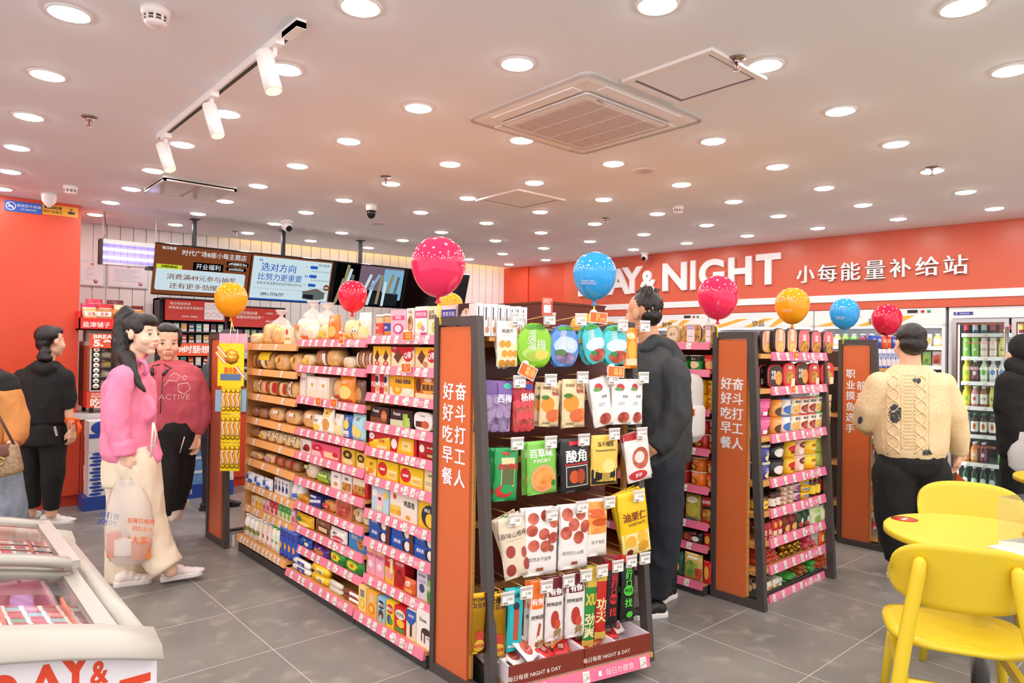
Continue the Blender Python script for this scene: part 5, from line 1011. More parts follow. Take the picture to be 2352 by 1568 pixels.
 'yg1': ('bottle', '#f3f1ec|.25', d_(('e', .5, .4, .2, .1, '#c8323a')), 'white yoghurt bottle with green label', dict(lab='#6fae58|.3', cap='#f4f4f2|.3', labz=(.25, .45), neck=.62)),
 'yg2': ('bottle', '#e9dcc2|.25', d_(('e', .5, .4, .2, .1, '#b86a3a')), 'beige grain drink bottle', dict(lab='#f0e6d6|.3', cap='#f4f2ec|.3', neck=.62)),
 'yg3': ('bottle', '#f0cfc8|.25', d_(('e', .5, .4, .2, .1, '#d84a6a')), 'pink yoghurt bottle', dict(lab='#f6e4de|.3', cap='#a8cfe8|.3', neck=.62)),
 'yg4': ('bottle', '#f1ecd8|.25', d_(('t', '鲜奶', .5, .4, .12, '#3a7a3a')), 'cream milk bottle with green cap', dict(lab='#e9efd8|.3', cap='#35b24e|.3', neck=.62)),
 'ygb': ('bottle', '#2f3f9c|.3', d_(('e', .5, .4, .24, .12, '#f2a83a')), 'dark blue tall drink bottle', dict(lab='#3554b8|.3', cap='#4a6ac4|.3', neck=.85, labz=(.1, .7))),
}
def wh(n, bay): return '%s shelf of %s bay' % (ORD[n], bay)
NEAR = [[('nutjar', 856, 873, 722), ('waferjar', 874, 896, 720), ('pinkbox', 897, 933, 711), ('nutbox', 934, 952, 707), ('fried_p', 953, 981, 703), ('avocado', 982, 1011, 702), ('fried_b', 1014, 1048, 700), ('danish', 1051, 1092, 696)],
 [('qsmall', 857, 896, 795, 2), ('qred', 898, 952, 796), ('qyel', 953, 1003, 797)], [('redsmall', 853, 892, 859, 2), ('eggpie', 894, 953, 863), ('puff', 954, 1003, 864)],
 [('franz_b', 850, 894, 934), ('franz_g', 897, 948, 941), ('tub', 949, 993, 946)], [('cheese', 847, 896, 993), ('bisc_ry', 897, 956, 1003), ('chocred', 961, 1003, 1013)],
 [('yelsmall', 840, 865, 1053), ('nabati', 866, 915, 1059), ('nabati', 919, 972, 1073), ('creambox', 974, 1003, 1082)], [('dollbox', 852, 894, 1120), ('eggroll', 895, 959, 1131), ('yelbox', 961, 1003, 1147)],
 [('oreo', 847, 897, 1190, 1, 2), ('oreo', 898, 951, 1206, 1, 2), ('oreo', 952, 1003, 1228, 1, 2)],
 [('rocky', 842, 883, 1252, 2), ('ryel', 884, 905, 1274), ('chocstick', 906, 930, 1282), ('orangebag', 930, 956, 1328), ('lavbox', 957, 981, 1302), ('greenbag', 982, 1002, 1335)],
 [('eggyel', 824, 841, 1346), ('eggora', 842, 865, 1359), ('mushblue', 866, 885, 1373), ('mushyel', 886, 905, 1382), ('haoduo', 906, 932, 1395), ('conebox', 933, 955, 1401), ('dove', 956, 996, 1408)]]
for i, rows in enumerate(NEAR): shelf(G1, NZ[i], rows, wh(i, 'near'), 'goods on the near pink bay', y=.02 if i < 9 else -.03)
MIDB = [[('sandwich', 686, 724, 744), ('yelbag', 726, 757, 738), ('orabag', 757, 781, 723), ('roundbread', 782, 801, 728), ('eyes', 801, 826, 740), ('creambag', 826, 853, 717)],
 [('yelbag', 687, 717, 810), ('brownbag', 718, 738, 800), ('cornbag', 740, 776, 798), ('flatbread', 780, 812, 815), ('brownsand', 813, 858, 800, 3)],
 [('whitered', 688, 703, 856), ('whitecard', 705, 756, 865, 2), ('twist', 757, 783, 862), ('orabag2', 784, 818, 862), ('dkbag', 819, 841, 872)],
 [('longloaf', 684, 722, 938), ('whitepkt', 723, 743, 952), ('bananabag', 744, 770, 938), ('creambag', 771, 790, 950), ('bluebag', 791, 811, 952), ('skybag', 812, 841, 950)],
 [('cherry', 690, 715, 1009), ('pinkwafer', 717, 781, 1020, 1), ('lesu', 783, 816, 1030), ('lesu', 817, 842, 1040)],
 [('noodbag', 694, 722, 1062), ('limebag', 723, 759, 1080), ('whitepack', 760, 783, 1084), ('nutbar', 784, 808, 1091), ('nutbarred', 809, 844, 1098)],
 [('yelpk', 685, 709, 1138), ('bluebox', 710, 736, 1137), ('redclear', 737, 768, 1147), ('traypink', 771, 807, 1152), ('beigebag', 808, 846, 1167, 2)],
 [('yelsnack', 683, 722, 1181), ('brownpk', 724, 759, 1196), ('whitebis', 761, 799, 1214), ('bluecook', 800, 842, 1222)],
 [('bluepk', 680, 718, 1232, 2), ('purplepk', 720, 759, 1255), ('greenpk', 761, 840, 1272, 2)],
 [('whiteroll', 669, 710, 1287, 1, 2), ('yelroll', 712, 752, 1300, 1, 2), ('clearroll', 753, 784, 1338, 1, 2), ('brownroll', 785, 823, 1358, 1, 2)]]
for i, rows in enumerate(MIDB): shelf(G1, MZ[i], rows, wh(i, 'middle'), 'goods on the middle pink bay', y=.02 if i < 9 else -.03)
FARB = [[('melonbread', 566, 596, 762), ('toast', 597, 613, 736), ('toast', 614, 650, 746), ('wcard', 652, 668, 752), ('wbag', 669, 700, 722)], [('brownpack', 566, 589, 806), ('yelbuns', 590, 621, 804), ('bigbread', 622, 656, 807), ('bigbread', 659, 688, 806)],
 [('bunpack', 569, 608, 868, 2), ('redpack', 609, 656, 871, 2), ('bunpack', 657, 681, 872)], [('darkbun', 569, 608, 933, 2), ('longloaf', 609, 645, 933), ('longloaf', 646, 682, 938)],
 [('darkbun', 570, 590, 978), ('yelbag', 591, 608, 985), ('smallbun', 609, 683, 992, 4)], [('pinkpk', 569, 600, 1036), ('pinkpk', 601, 628, 1040), ('redtie', 629, 683, 1052, 3)],
 [('milkbag', 568, 628, 1090, 3), ('milkbox', 630, 663, 1100, 4), ('wbottle', 665, 690, 1110, 2)],
 [('jw', 577, 585, 1138), ('jy', 586, 602, 1140, 2), ('jp', 603, 619, 1146, 2), ('jr', 620, 640, 1152, 2), ('jg', 641, 668, 1160, 3), ('jp', 669, 678, 1170)],
 [('yg1', 558, 588, 1184, 3), ('yg2', 589, 608, 1194, 2), ('yg3', 609, 618, 1200), ('yg4', 619, 638, 1208, 2), ('ygb', 639, 678, 1216, 4)]]
for i, rows in enumerate(FARB): shelf(G1, FZZ[i], rows, wh(i, 'far'), 'goods on the far orange bay', y=.02 if i < 8 else -.03)
for k, q in enumerate(((689, 712, 690), (716, 752, 696), (618, 640, 712))):   # tall tied loaf bags standing behind the top row
    a = inter(G1, q[0], q[2], .2); c = inter(G1, q[1], q[2], .2); z = FZZ[0] if k == 2 else MZ[0]; w = c.x-a.x; h = a.z-z
    t_ = thing('bread_bag', 'tall white tied loaf bag behind the top bread row, %s' % ('left of three' if k == 2 else ('middle', 'right of three')[k]), 'packaged bread', G1 @ TR((a.x+c.x)/2, .2, z+.001), 'tied loaf bags on top')
    b = B(); b.rbox(-w*.42, 0, 0, w*.42, .12, h*.55, .02, 'food_pale'); b.build('bread', t_)
    b = B(); b.loft([[(w*r_*math.cos(2*PI*j/14)*(1+.1*math.sin(5*j)), .06+.075*r_*2*math.sin(2*PI*j/14), h*zz) for j in range(14)] for zz, r_ in ((0, .46), (.5, .52), (.66, .4), (.8, .1), (.84, .08), (.92, .24), (1, .3))], 'carrier_bag'); b.build('wrapper', t_)
# ------------------------------------------------------------------ second gondola: left face and end cap
G2Z = [inter(G2, 1634, v).z+.045 for v in (806, 869, 960, 1052, 1141, 1224, 1276, 1334)]
gondola_bay(2.33, 3.25, G2Z[:7]+[.075], '#dc6c8c|.3', 'pink-edged noodle shelves left of the second slogan panel', F=G2, deep=.44, tags=5, nm='gondola_bay', grp='shelving bays of the noodle gondola')
gondola_bay(3.25, 4.2, G2Z[:7]+[.075], '#dc6c8c|.3', 'deeper noodle shelves mostly hidden behind the man in charcoal', F=G2, deep=.44, tags=5, grp='shelving bays of the noodle gondola')
KIND.update({
 'roundtub': ('dome', '#c8a47a|.4', d_(('e', .5, .5, .38, .4, '#e3d0ae'), ('t', '桃干', .5, .5, .2, '#7a4a2c')), 'round kraft tub', dict(face='#c9a67c|.4', d=.06)),
 'cleartub': ('dome', '#4a3428|.3', d_(('r', .05, .1, .95, .9, 'food_mix'), ('r', .3, .1, .7, .96, '#ece6ea'), ('r', .32, .7, .68, .92, '#b89ac4'), ('t', '莫小仙', .5, .8, .1, '#ffffff'), ('r', .38, .35, .62, .37, '#4a4a4a')), 'clear rice meal tub with pale label', dict(face='#d8c6a2|.25', d=.06)),
 'greencup': ('cup', '#2ea84e|.35', d_(('r', 0, .6, 1, .94, '#16231a'), ('t', '真人', .5, .76, .16, '#f0ead8'), ('e', .5, .36, .3, .24, '#f0d8a8')), 'green noodle cup with black top', dict(lid='#e9e4d8|.3', taper=.84)),
 'redcup': ('cup', '#d8382c|.35', d_(('e', .6, .35, .3, .25, '#e8b06a'), ('t', '香辣', .3, .7, .16, '#f6e4c0')), 'red noodle cup', dict(lid='#d8402c|.3', taper=.84)),
 'yeltub': ('cup', '#f0b41a|.35', d_(('t', '安井', .35, .75, .2, '#3a2a1c', .03), ('e', .35, .35, .2, .2, '#c8642a'), ('e', .7, .2, .08, .1, '#c8202c')), 'yellow noodle tub', dict(lid='#f2c23a|.3', taper=.86)),
 'bigcup': ('cup', '#c02a24|.35', d_(('t', 'BIG', .35, .74, .26, '#2a3a9c', .05), ('r', .0, .62, .62, .86, '#f0e6d8'), ('t', 'BIG', .32, .74, .24, '#2a3a9c', .05), ('e', .4, .3, .32, .24, '#6a2418'), ('e', .4, .3, .22, .16, 'food_mix')), 'red big noodle cup', dict(lid='#e6e2da|.3', taper=.86)),
 'oracup': ('cup', '#ef7a1e|.35', d_(('e', .3, .3, .26, .24, '#8a4a1c'), ('e', .3, .3, .18, .16, 'food_noodle'), ('t', '牛肉面', .5, .78, .14, '#fff2dc')), 'orange noodle cup', dict(lid='#f2ece2|.3', taper=.84)),
 'purpbag': ('pouch', '#54264e|.3', d_(('t', '螺蛳粉', .5, .8, .18, '#f4f0ea', .05), ('e', .5, .4, .44, .26, 'food_red'), ('e', .5, .46, .2, .12, '#e89a5a')), 'purple rice noodle bag'),
 'olivebag': ('pouch', '#a49a3a|.3', d_(('e', .5, .42, .4, .26, '#c2b84a'), ('e', .5, .8, .36, .12, '#e2d9b0'), ('r', .0, 0, 1, .12, '#4a9ab0')), 'olive green noodle bag'),
 'redbag': ('pouch', '#b8322a|.3', d_(('r', 0, .55, 1, .68, '#2a2020'), ('e', .6, .35, .4, .22, 'food_mix'), ('t', '酸辣粉', .5, .82, .14, '#f6e0d0')), 'red noodle bag'),
 'yelnood': ('pouch', '#e8a82a|.3', d_(('t', '番茄鸡蛋', .35, .78, .16, '#b4d83a', .04), ('e', .3, .4, .26, .28, 'food_noodle'), ('r', .62, .1, .95, .45, '#c8303a')), 'yellow instant noodle packet'),
 'blacknood': ('pouch', '#26201f|.3', d_(('e', .3, .42, .28, .3, 'food_red'), ('t', '炸酱', .6, .8, .2, '#d84a5a', .03), ('e', .7, .4, .16, .2, '#e9e6e4')), 'black instant noodle packet'),
 'greennood': ('pouch', '#2a5a4a|.3', d_(('e', .5, .4, .36, .3, 'food_noodle'), ('t', '金汤', .3, .82, .18, '#e8f0a0')), 'green instant noodle packet'),
 'palenood': ('pouch', '#c8b060|.3', d_(('e', .45, .45, .36, .3, 'food_green'), ('t', 'Jollybao', .5, .85, .14, '#ffffff'), ('r', .7, .1, .98, .5, '#c03a2c')), 'beige instant noodle packet'),
 'redsnack': ('pouch', '#c8202a|.3', d_(('e', .5, .5, .3, .3, '#e8b040'),), 'red snack packet'),
})
G2L = [[('roundtub', 1530, 1562, 746), ('cleartub', 1564, 1611, 742), ('cleartub', 1613, 1641, 743)], [('greencup', 1545, 1576, 815), ('greencup', 1577, 1608, 815), ('redcup', 1609, 1641, 815)], [('yeltub', 1575, 1618, 872, 1, 2), ('yeltub', 1620, 1643, 874, 1, 2)],
 [('bigcup', 1545, 1582, 958, 1, 2), ('bigcup', 1584, 1625, 963, 1, 2), ('bigcup', 1626, 1643, 965, 1, 2)], [('bigcup', 1538, 1575, 1050, 1, 2), ('oracup', 1577, 1617, 1050, 1, 2), ('redcup', 1619, 1641, 1058, 1, 2)], [('purpbag', 1524, 1573, 1128), ('olivebag', 1575, 1611, 1134), ('redbag', 1612, 1639, 1141)],
 [('yelnood', 1524, 1568, 1205), ('blacknood', 1569, 1616, 1216), ('redsnack', 1617, 1636, 1224)], [('greennood', 1526, 1571, 1262), ('palenood', 1572, 1615, 1270), ('redsnack', 1616, 1634, 1288)]]
for i, rows in enumerate(G2L): shelf(G2, G2Z[i] if i < 7 else .076, rows, '%s shelf beside second slogan panel' % ORD[i], 'noodles left of the second slogan panel', y=.02 if i < 7 else -.03)
# end cap shelves
C2Z = [inter(CAP2, 1773, v).z+.04 for v in (828, 908, 1018, 1120, 1190, 1258, 1319, 1387)]
t_ = thing('end_cap_shelves', 'wooden end shelves with pink price strips full of noodles and sausages', 'shelving', TR(0, 0, 0))
b = B(); b.box(3.73, 2.04, 0, 4.57, 2.32, .055, '#3a3a3b|.5'); b.build('plinth', t_); b = B(); b.box(3.73, 2.305, .05, 4.57, 2.322, 1.55, '#4a3020|.6'); b.build('back_panel', t_)
xa = inter(CAP2, 1774, 900).x
for i, z in enumerate(C2Z):
    yf = 2.03; sh = B().box(3.725, yf, z-.028, 4.575, 2.305, z, 'wood_x').build('shelf', t_); b = B(); rnd = random.Random(i); strip_mesh(b, xa, 4.575, z-.04, z+.012, yf-.004, '#ea7a9e|.3', [xa+.04+k*(.7/6)+rnd.random()*.03 for k in range(6)], True, i); b.build('price_strip', sh)
KIND.update({
 'orbowl': ('dome', '#1e1a1a|.25', d_(('r', .2, .1, .8, .9, '#f2a078'), ('t', '自热\n米饭', .5, .62, .14, '#ffffff', .04), ('e', .5, .24, .3, .2, 'food_noodle'), ('e', .5, .82, .16, .12, '#f6d8c4')), 'self-heating rice tray with orange cover', dict(face='#f0b090|.25', rim='#2a2020|.25', d=.1)),
 'rdbowl': ('dome', '#1e1a1a|.25', d_(('r', .15, .1, .85, .95, '#e0707c'), ('t', '自热\n米饭', .5, .66, .14, '#ffffff', .04), ('e', .5, .28, .38, .24, 'food_mix')), 'self-heating rice tray with pink cover', dict(face='#e88a90|.25', rim='#2a2020|.25', d=.1)),
 'blkbowl': ('dome', '#1a1717|.25', d_(('e', .6, .5, .16, .24, '#b86a3a'), ('r', .2, .15, .5, .4, '#e4e0d8'), ('t', '火锅', .45, .72, .2, '#d8c8b8')), 'black hotpot tray with red rim', dict(face='#221c1c|.25', rim='#c8242c|.3', d=.1)),
 'hotbowl': ('dome', '#1a1717|.25', d_(('t', '牛肚\n火锅', .35, .55, .2, '#ffffff', .04), ('e', .68, .42, .24, .3, 'food_orange')), 'dark hotpot tray with noodle picture', dict(face='#2a2222|.25', rim='#c8242c|.3', d=.1)),
 'redbowl': ('dome', '#c02028|.25', d_(('e', .5, .4, .34, .26, 'food_mix'), ('t', '麻辣', .5, .8, .16, '#ffffff', .04), ('r', .6, .05, .9, .35, '#f0e0cc')), 'red hotpot tray', dict(face='#d83a3c|.25', rim='#d8343a|.3', d=.1)),
 'pkcup': ('cup', '#e45a9c|.35', d_(('t', '乌江榨菜', .5, .78, .12, '#f9d9e8'), ('r', .1, .5, .9, .66, '#f07ab4'), ('e', .75, .25, .24, .24, '#3a2424'), ('r', .3, .1, .5, .3, '#f4f0f0')), 'pink noodle tub', dict(lid='#e56aa6|.3', taper=.82)),
 'orcup': ('cup', '#f2a24a|.35', d_(('e', .5, .3, .34, .26, '#5a3a24'), ('t', '酸辣', .5, .75, .16, '#fff4e0')), 'orange lid noodle cup', dict(lid='#f09a30|.3', taper=.82)),
 'blcup': ('cup', '#e8e4dc|.35', d_(('e', .5, .35, .36, .26, '#3a78c4'), ('t', '酸', .6, .78, .22, '#3a3a44')), 'white noodle cup with blue lid', dict(lid='#4a86d4|.3', taper=.82)),
 'yocup': ('cup', '#efe6d6|.35', d_(('e', .5, .35, .4, .28, 'food_noodle'), ('t', '酸辣粉', .5, .78, .2, '#3a3030')), 'white noodle cup with noodle picture', dict(lid='#f0a040|.3', taper=.82)),
 'rdcup': ('cup', '#efe6d6|.35', d_(('e', .5, .35, .4, .26, 'food_red'), ('t', '酸辣粉', .5, .78, .2, '#3a3030')), 'white noodle cup with red lid', dict(lid='#d8343c|.3', taper=.82)),
 'gncup': ('cup', '#efe6d6|.35', d_(('e', .5, .35, .4, .28, 'food_noodle'), ('t', '肥肚粉', .5, .78, .2, '#3a3030')), 'white noodle cup with green lid', dict(lid='#5cc24e|.3', taper=.82)),
 'kraft': ('cup', '#d4b284|.4', d_(('t', '米粉', .5, .6, .16, '#8a5a34'), ('r', .2, .2, .8, .24, '#b08a5a')), 'kraft paper noodle cup', dict(lid='#e0c49a|.35', taper=.86)),
 'cnood': ('cup', '#3a3f9c|.35', d_(('t', 'CUP\nNOODLES', .6, .55, .14, '#f4f2ec', .03), ('e', .65, .25, .26, .2, '#f2e2b0'), ('r', 0, .88, 1, .94, '#e8d9a8')), 'blue noodle cup', dict(lid='#e2e0cc|.3', taper=.82)),
 'blkcup': ('cup', '#1f1b1c|.3', d_(('e', .4, .4, .22, .26, '#f0eeee'), ('e', .7, .3, .14, .14, '#d84a6a'), ('t', '火鸡面', .6, .75, .14, '#e8a03a')), 'black chicken noodle cup', dict(lid='#2a2626|.3', taper=.84)),
 'yrcup': ('cup', '#f2c428|.35', d_(('e', .5, .55, .3, .2, '#d8282c'), ('t', '酸辣粉', .5, .3, .16, '#3a2a1c', .03)), 'yellow noodle cup with red flame', dict(lid='#e8b82a|.3', taper=.84)),
 'palepk': ('cup', '#f2c9bc|.35', d_(('e', .5, .7, .26, .2, '#7a2f2a'), ('t', '黑糖', .5, .7, .14, '#ffffff'), ('e', .4, .25, .2, .14, '#f7e8e0')), 'pale pink porridge cup', dict(lid='#f4ded4|.3', taper=.84)),
 'yecup': ('cup', '#f5d426|.35', d_(('t', '粉面', .45, .62, .2, '#c8402c', .03), ('e', .6, .3, .22, .16, '#f9f0d0'), ('r', .1, .1, .6, .3, '#f0b020')), 'bright yellow noodle cup', dict(lid='#f7e6a0|.3', taper=.84)),
 'limecup': ('cup', '#d5e67a|.35', d_(('t', '小酥\n砂锅', .5, .6, .16, '#4a5a2a'), ('e', .5, .2, .2, .12, '#f2f4d8')), 'lime green noodle cup', dict(lid='#c4da5a|.3', taper=.84)),
 'limeblk': ('cup', '#cfe48a|.35', d_(('t', '阿姨小麻', .5, .5, .14, '#4a5a2a'),), 'lime noodle cup with black lid', dict(lid='#2a2a26|.3', taper=.84)),
 'jarblk': ('bottle', '#8a5a34|.2', d_(('t', '脆萝卜', .5, .4, .16, '#c8402c', .03), ('r', .05, .2, .35, .55, '#f4f0e4')), 'pickle jar with yellow label and black lid', dict(cap='#1c1c1c|.3', lab='#f0d23a|.3', neck=.8, labz=(.12, .68), cat='jar', name='pickle_jar')),
 'jarbrn': ('bottle', '#5a2a1c|.2', d_(('t', '酱', .5, .4, .16, '#6a4a3a'),), 'sauce jar with white label', dict(cap='#241c1a|.3', lab='#efe9e2|.3', neck=.8, labz=(.12, .6), cat='jar', name='sauce_jar')),
 'tinbrn': ('can', '#c8a88a|.3', d_(('r', .3, .2, .7, .7, '#f0e4d8'), ('r', .4, .4, .5, .6, '#b83a2c')), 'flat brown fish tin', dict(cat='tin', name='food_tin')),
 'tinpnk': ('can', '#dcb8cc|.3', d_(('e', .5, .5, .3, .34, '#8a4a6a'), ('r', 0, 0, 1, .16, '#3a2a30')), 'pink food tin', dict(cat='tin', name='food_tin')),
 'tinyel': ('can', '#f2c81e|.3', d_(('e', .5, .5, .34, .22, '#6a9ac0'), ('t', '鱼', .3, .7, .3, '#c8302c')), 'yellow fish tin', dict(cat='tin', name='food_tin')),
 'sauce': ('bottle', '#5a2218|.2', d_(('r', .2, .2, .8, .5, '#f4e04a'),), 'brown sauce bottle with yellow label', dict(cap='#f0cf2a|.3', lab='#f2d43a|.3', neck=.55)),
 'redjar': ('bottle', '#4a1a14|.2', d_(('t', '老干', .5, .45, .16, '#f2d04a', .03),), 'chilli jar with red label', dict(cap='#1c1a1a|.3', lab='#c8282a|.3', neck=.8, labz=(.2, .75), cat='jar', name='chilli_jar')),
 'redstk': ('pouch', '#b01e28|.25', d_(('r', .2, .3, .8, .6, '#e0a89a'), ('r', .3, .0, .7, .2, '#d8c8b8')), 'red meat snack packet'),
 'rywht': ('pouch', '#c8242c|.25', d_(('r', .0, .0, 1, .4, '#efe2cc'), ('e', .5, .7, .3, .16, '#e8b04a')), 'red and white snack packet'),
 'brnpk': ('pouch', '#7a2a24|.25', d_(('e', .5, .35, .36, .2, '#f0b45a'), ('r', .1, .05, .9, .18, '#f0a8a0')), 'maroon snack packet'),
 'dgreen': ('pouch', '#2a4a34|.25', d_(('e', .4, .3, .3, .14, '#c83a3a'), ('e', .6, .5, .2, .16, '#e0e8c8')), 'dark green pickles packet'),
 'lgreen': ('pouch', '#d8e0bc|.25', d_(('e', .5, .35, .3, .2, '#8ab04a'), ('r', .1, .7, .9, .85, '#a8c86a')), 'pale green pickles packet'),
 'sredd': ('sausage', '#c8402a|.25', d_(('r', .2, .2, .8, .5, '#d86a4a'),), 'red-skinned sausage'), 'sgold': ('sausage', '#a8842c|.25|m', d_(('r', .2, .3, .8, .5, '#c8a04a'),), 'gold foil sausage'), 'spink': ('sausage', '#d8506a|.25', d_(('r', .2, .2, .8, .5, '#e8a0b0'),), 'pink-skinned sausage'),
 'sora': ('sausage', '#e0602a|.25', d_(('r', .2, .2, .8, .5, '#f0a070'),), 'orange-skinned sausage'), 'sgrn': ('sausage', '#48b04a|.25', d_(('r', .2, .2, .8, .5, '#c8e8b0'),), 'green wrapped sausage'), 'sbrn': ('sausage', '#a8622e|.25', d_(('r', .2, .2, .8, .5, '#d8a070'),), 'brown sausage'), 'swht': ('sausage', '#dfe4dc|.25', d_(('r', .2, .2, .8, .5, '#8ab08a'),), 'white wrapped sausage'),
 'orbag': ('pouch', '#ea6a24|.25', d_(('e', .5, .5, .3, .3, '#f6d8a0'), ('r', .1, .1, .9, .3, '#d84020')), 'orange sausage bag'),
})
C2L = [[('orbowl', 1750, 1778, 756, 1, 1, .04), ('orbowl', 1779, 1805, 752), ('orbowl', 1806, 1832, 752), ('rdbowl', 1834, 1861, 755), ('rdbowl', 1862, 1888, 758), ('rdbowl', 1889, 1916, 758)],
 [('blkbowl', 1744, 1766, 836, 1, 1, .05), ('hotbowl', 1765, 1799, 836), ('redbowl', 1800, 1829, 832), ('hotbowl', 1830, 1858, 831), ('redbowl', 1859, 1884, 833), ('redbowl', 1886, 1917, 832)],
 [('pkcup', 1750, 1784, 916, 1, 2), ('orcup', 1785, 1805, 918, 1, 2), ('blcup', 1806, 1827, 915, 1, 2), ('yocup', 1828, 1847, 914, 1, 2), ('rdcup', 1848, 1865, 913, 1, 2), ('rdcup', 1866, 1881, 911, 1, 2), ('gncup', 1882, 1900, 910, 1, 2), ('kraft', 1901, 1917, 907, 1, 2)],
 [('cnood', 1750, 1783, 1022, 1, 2), ('blkcup', 1784, 1814, 1016, 1, 2), ('yrcup', 1815, 1837, 1013, 1, 2), ('palepk', 1838, 1859, 1010, 1, 2), ('yecup', 1860, 1888, 1009, 1, 2), ('limecup', 1889, 1911, 1005, 1, 2)],
 [('jarblk', 1726, 1748, 1132, 1, 1, .16), ('jarblk', 1750, 1774, 1139), ('jarbrn', 1776, 1799, 1128, 2), ('tinbrn', 1800, 1813, 1118, 1, 4), ('tinbrn', 1814, 1828, 1114, 1, 4), ('tinpnk', 1829, 1846, 1110, 1, 2), ('tinyel', 1847, 1867, 1101, 1, 3), ('sauce', 1868, 1889, 1096, 2), ('redjar', 1890, 1912, 1088, 2)],
 [('redstk', 1722, 1742, 1196, 2, 1, .16), ('redstk', 1752, 1772, 1200, 2), ('rywht', 1773, 1796, 1190, 2), ('brnpk', 1797, 1829, 1182, 2), ('dgreen', 1830, 1858, 1172, 2), ('lgreen', 1859, 1905, 1160, 2)]]
for i, rows in enumerate(C2L): shelf(CAP2, C2Z[i], rows, '%s end shelf down' % ORD[i], 'goods on the end shelves', y=.03)
def pile(k, u0, u1, vb, z, n, levels, where, d=.17, r=.022):
    a = inter(CAP2, u0, vb, .03); c = inter(CAP2, u1, vb, .03); i = 0
    for l in range(levels):
        m_ = max(1, n-l); st = (c.x-a.x)/n; w = min(st*.98, r*2)
        for q in range(m_):
            T = CAP2 @ TR(a.x+st*(q+.5+l*.5), .03+random.uniform(0, .02), z+.0008+l*w*.87, random.uniform(-.06, .06)); K = KIND[k]
            put(K, T, w, w, '%s, %s from left in %s layer, %s' % (K[3], ORD[q], ORD[l], where), 'sausages on the lowest end shelves', d=d); i += 1
z6 = C2Z[6]; pile('sredd', 1752, 1795, 1300, z6, 6, 3, 'sixth row', .19); pile('sgold', 1797, 1850, 1285, z6, 5, 3, 'sixth row', .19); pile('spink', 1851, 1878, 1262, z6, 3, 3, 'sixth row')
shelf(CAP2, z6, [('orbag', 1880, 1906, 1216, 2)], 'beside pink sausages', 'goods on the end shelves', y=.03)
z7 = C2Z[7]; pile('swht', 1786, 1806, 1355, z7, 3, 2, 'bottom row', .2); pile('sgrn', 1807, 1835, 1345, z7, 4, 2, 'bottom row', .2, .016); pile('sbrn', 1836, 1858, 1335, z7, 4, 3, 'bottom row', .2, .016); pile('sgrn', 1859, 1880, 1322, z7, 4, 3, 'bottom row beside orange', .2, .016); pile('sora', 1881, 1908, 1310, z7, 5, 4, 'bottom row', .2, .016)
p = Vector((3.85, 0, 0)); t_ = thing('egg_tray', 'clear tray of brown eggs on the lowest end shelf', 'egg tray', TR(p.x+.005, 2.1, z7)); B().box(-.09, 0, 0, .1, .2, .012, 'plastic_clear').build('tray', t_)
for k in range(9):
    o = B().sphere((0, 0, 0), .019, .019, .024, '#d8b088|.5', 12, 8).build('egg', T=TR(p.x-.045+(k % 3)*.05, 2.135+(k//3)*.052, z7+.037)); tag(o, 'brown egg, %s from left in %s row of the clear tray' % (ORD[k % 3], ORD[k//3]), 'egg', 'eggs in the tray')
for k in range(2):
    put(KIND['lgreen'] if 0 else ('pouch', '#efe9da|.25', d_(('e', .5, .5, .3, .14, '#d89a50'),), 'white packet with fried egg picture'), CAP2 @ TR(inter(CAP2, 1768+k*16, 1360, .04).x, .05, z7+.001, 0), .075, .07, 'white packet with egg picture, %s beside the egg tray' % ('left' if k == 0 else 'right'), 'egg packets')
# third end frame: water and cans
t_ = thing('end_cap_shelves', 'wooden end shelves with water bottles behind third slogan panel', 'shelving', TR(0, 0, 0)); B().box(5.54, 2.06, 0, 6.38, 2.5, .05, '#3a3a3b|.5').build('plinth', t_); B().box(5.54, 2.47, .05, 6.38, 2.5, 1.5, '#4a3020|.6').build('back_panel', t_)
F3 = TR(0, 2.06, 0); C3Z = [1.37, 1.0, .62, .3, .06]
for z in C3Z: B().box(5.54, 2.06, z-.025, 6.38, 2.47, z, 'wood_x').build('shelf', t_)
water = ('bottle', 'plastic_clear', d_(('t', '天山泉', .5, .4, .1, '#ffffff', .03),), 'clear water bottle with red label', dict(cap='#c8282c|.3', lab='#c02a30|.3', neck=.38, labz=(.35, .55), name='water_bottle'))
milkcan = ('can', '#dfe3ee|.3', d_(('r', .0, 0, 1, .12, '#2f4ab0'), ('t', '旺仔\n牛奶', .35, .6, .18, '#2f4ab0', .04), ('r', .6, .3, .8, .8, '#b8c4e4')), 'pale blue drink can'); bluecan = ('can', '#2a4ab4|.3', d_(('t', '雪碧', .5, .6, .3, '#f2f4f8', .04),), 'blue drink can'); oracan = ('can', '#e8502a|.3', d_(('t', '美年', .5, .6, .3, '#f8ece0', .04),), 'orange drink can')
for i, (z, h) in enumerate(((.06, .22), (.3, .26), (.62, .28), (1.0, .2))):
    for k in range(6): put(water if i < 3 else ('carton', '#3a2a2a|.3', d_(('t', '咖啡', .5, .6, .2, '#e8d8c0'),), 'dark coffee carton'), TR(5.6+k*.125, 2.09, z+.0005), .1 if i < 3 else .11, h, '%s, %s from left, %s row up behind third slogan panel' % (('clear water bottle', 'clear water bottle', 'clear water bottle', 'dark coffee carton')[i], ORD[k], ORD[i]), 'goods behind the third slogan panel')
for k in range(8): put(milkcan, TR(5.6+k*.1, 2.1, 1.3705), .062, .155, 'pale blue drink can, %s from left behind third slogan panel' % ORD[k], 'cans behind the third slogan panel')
for k in range(8): put((bluecan, oracan)[(k % 4) > 1], TR(5.6+k*.1, 2.1, 1.527), .062, .1, '%s drink can, %s from left atop the pale blue cans' % (('blue', 'orange')[(k % 4) > 1], ORD[k]), 'cans behind the third slogan panel')
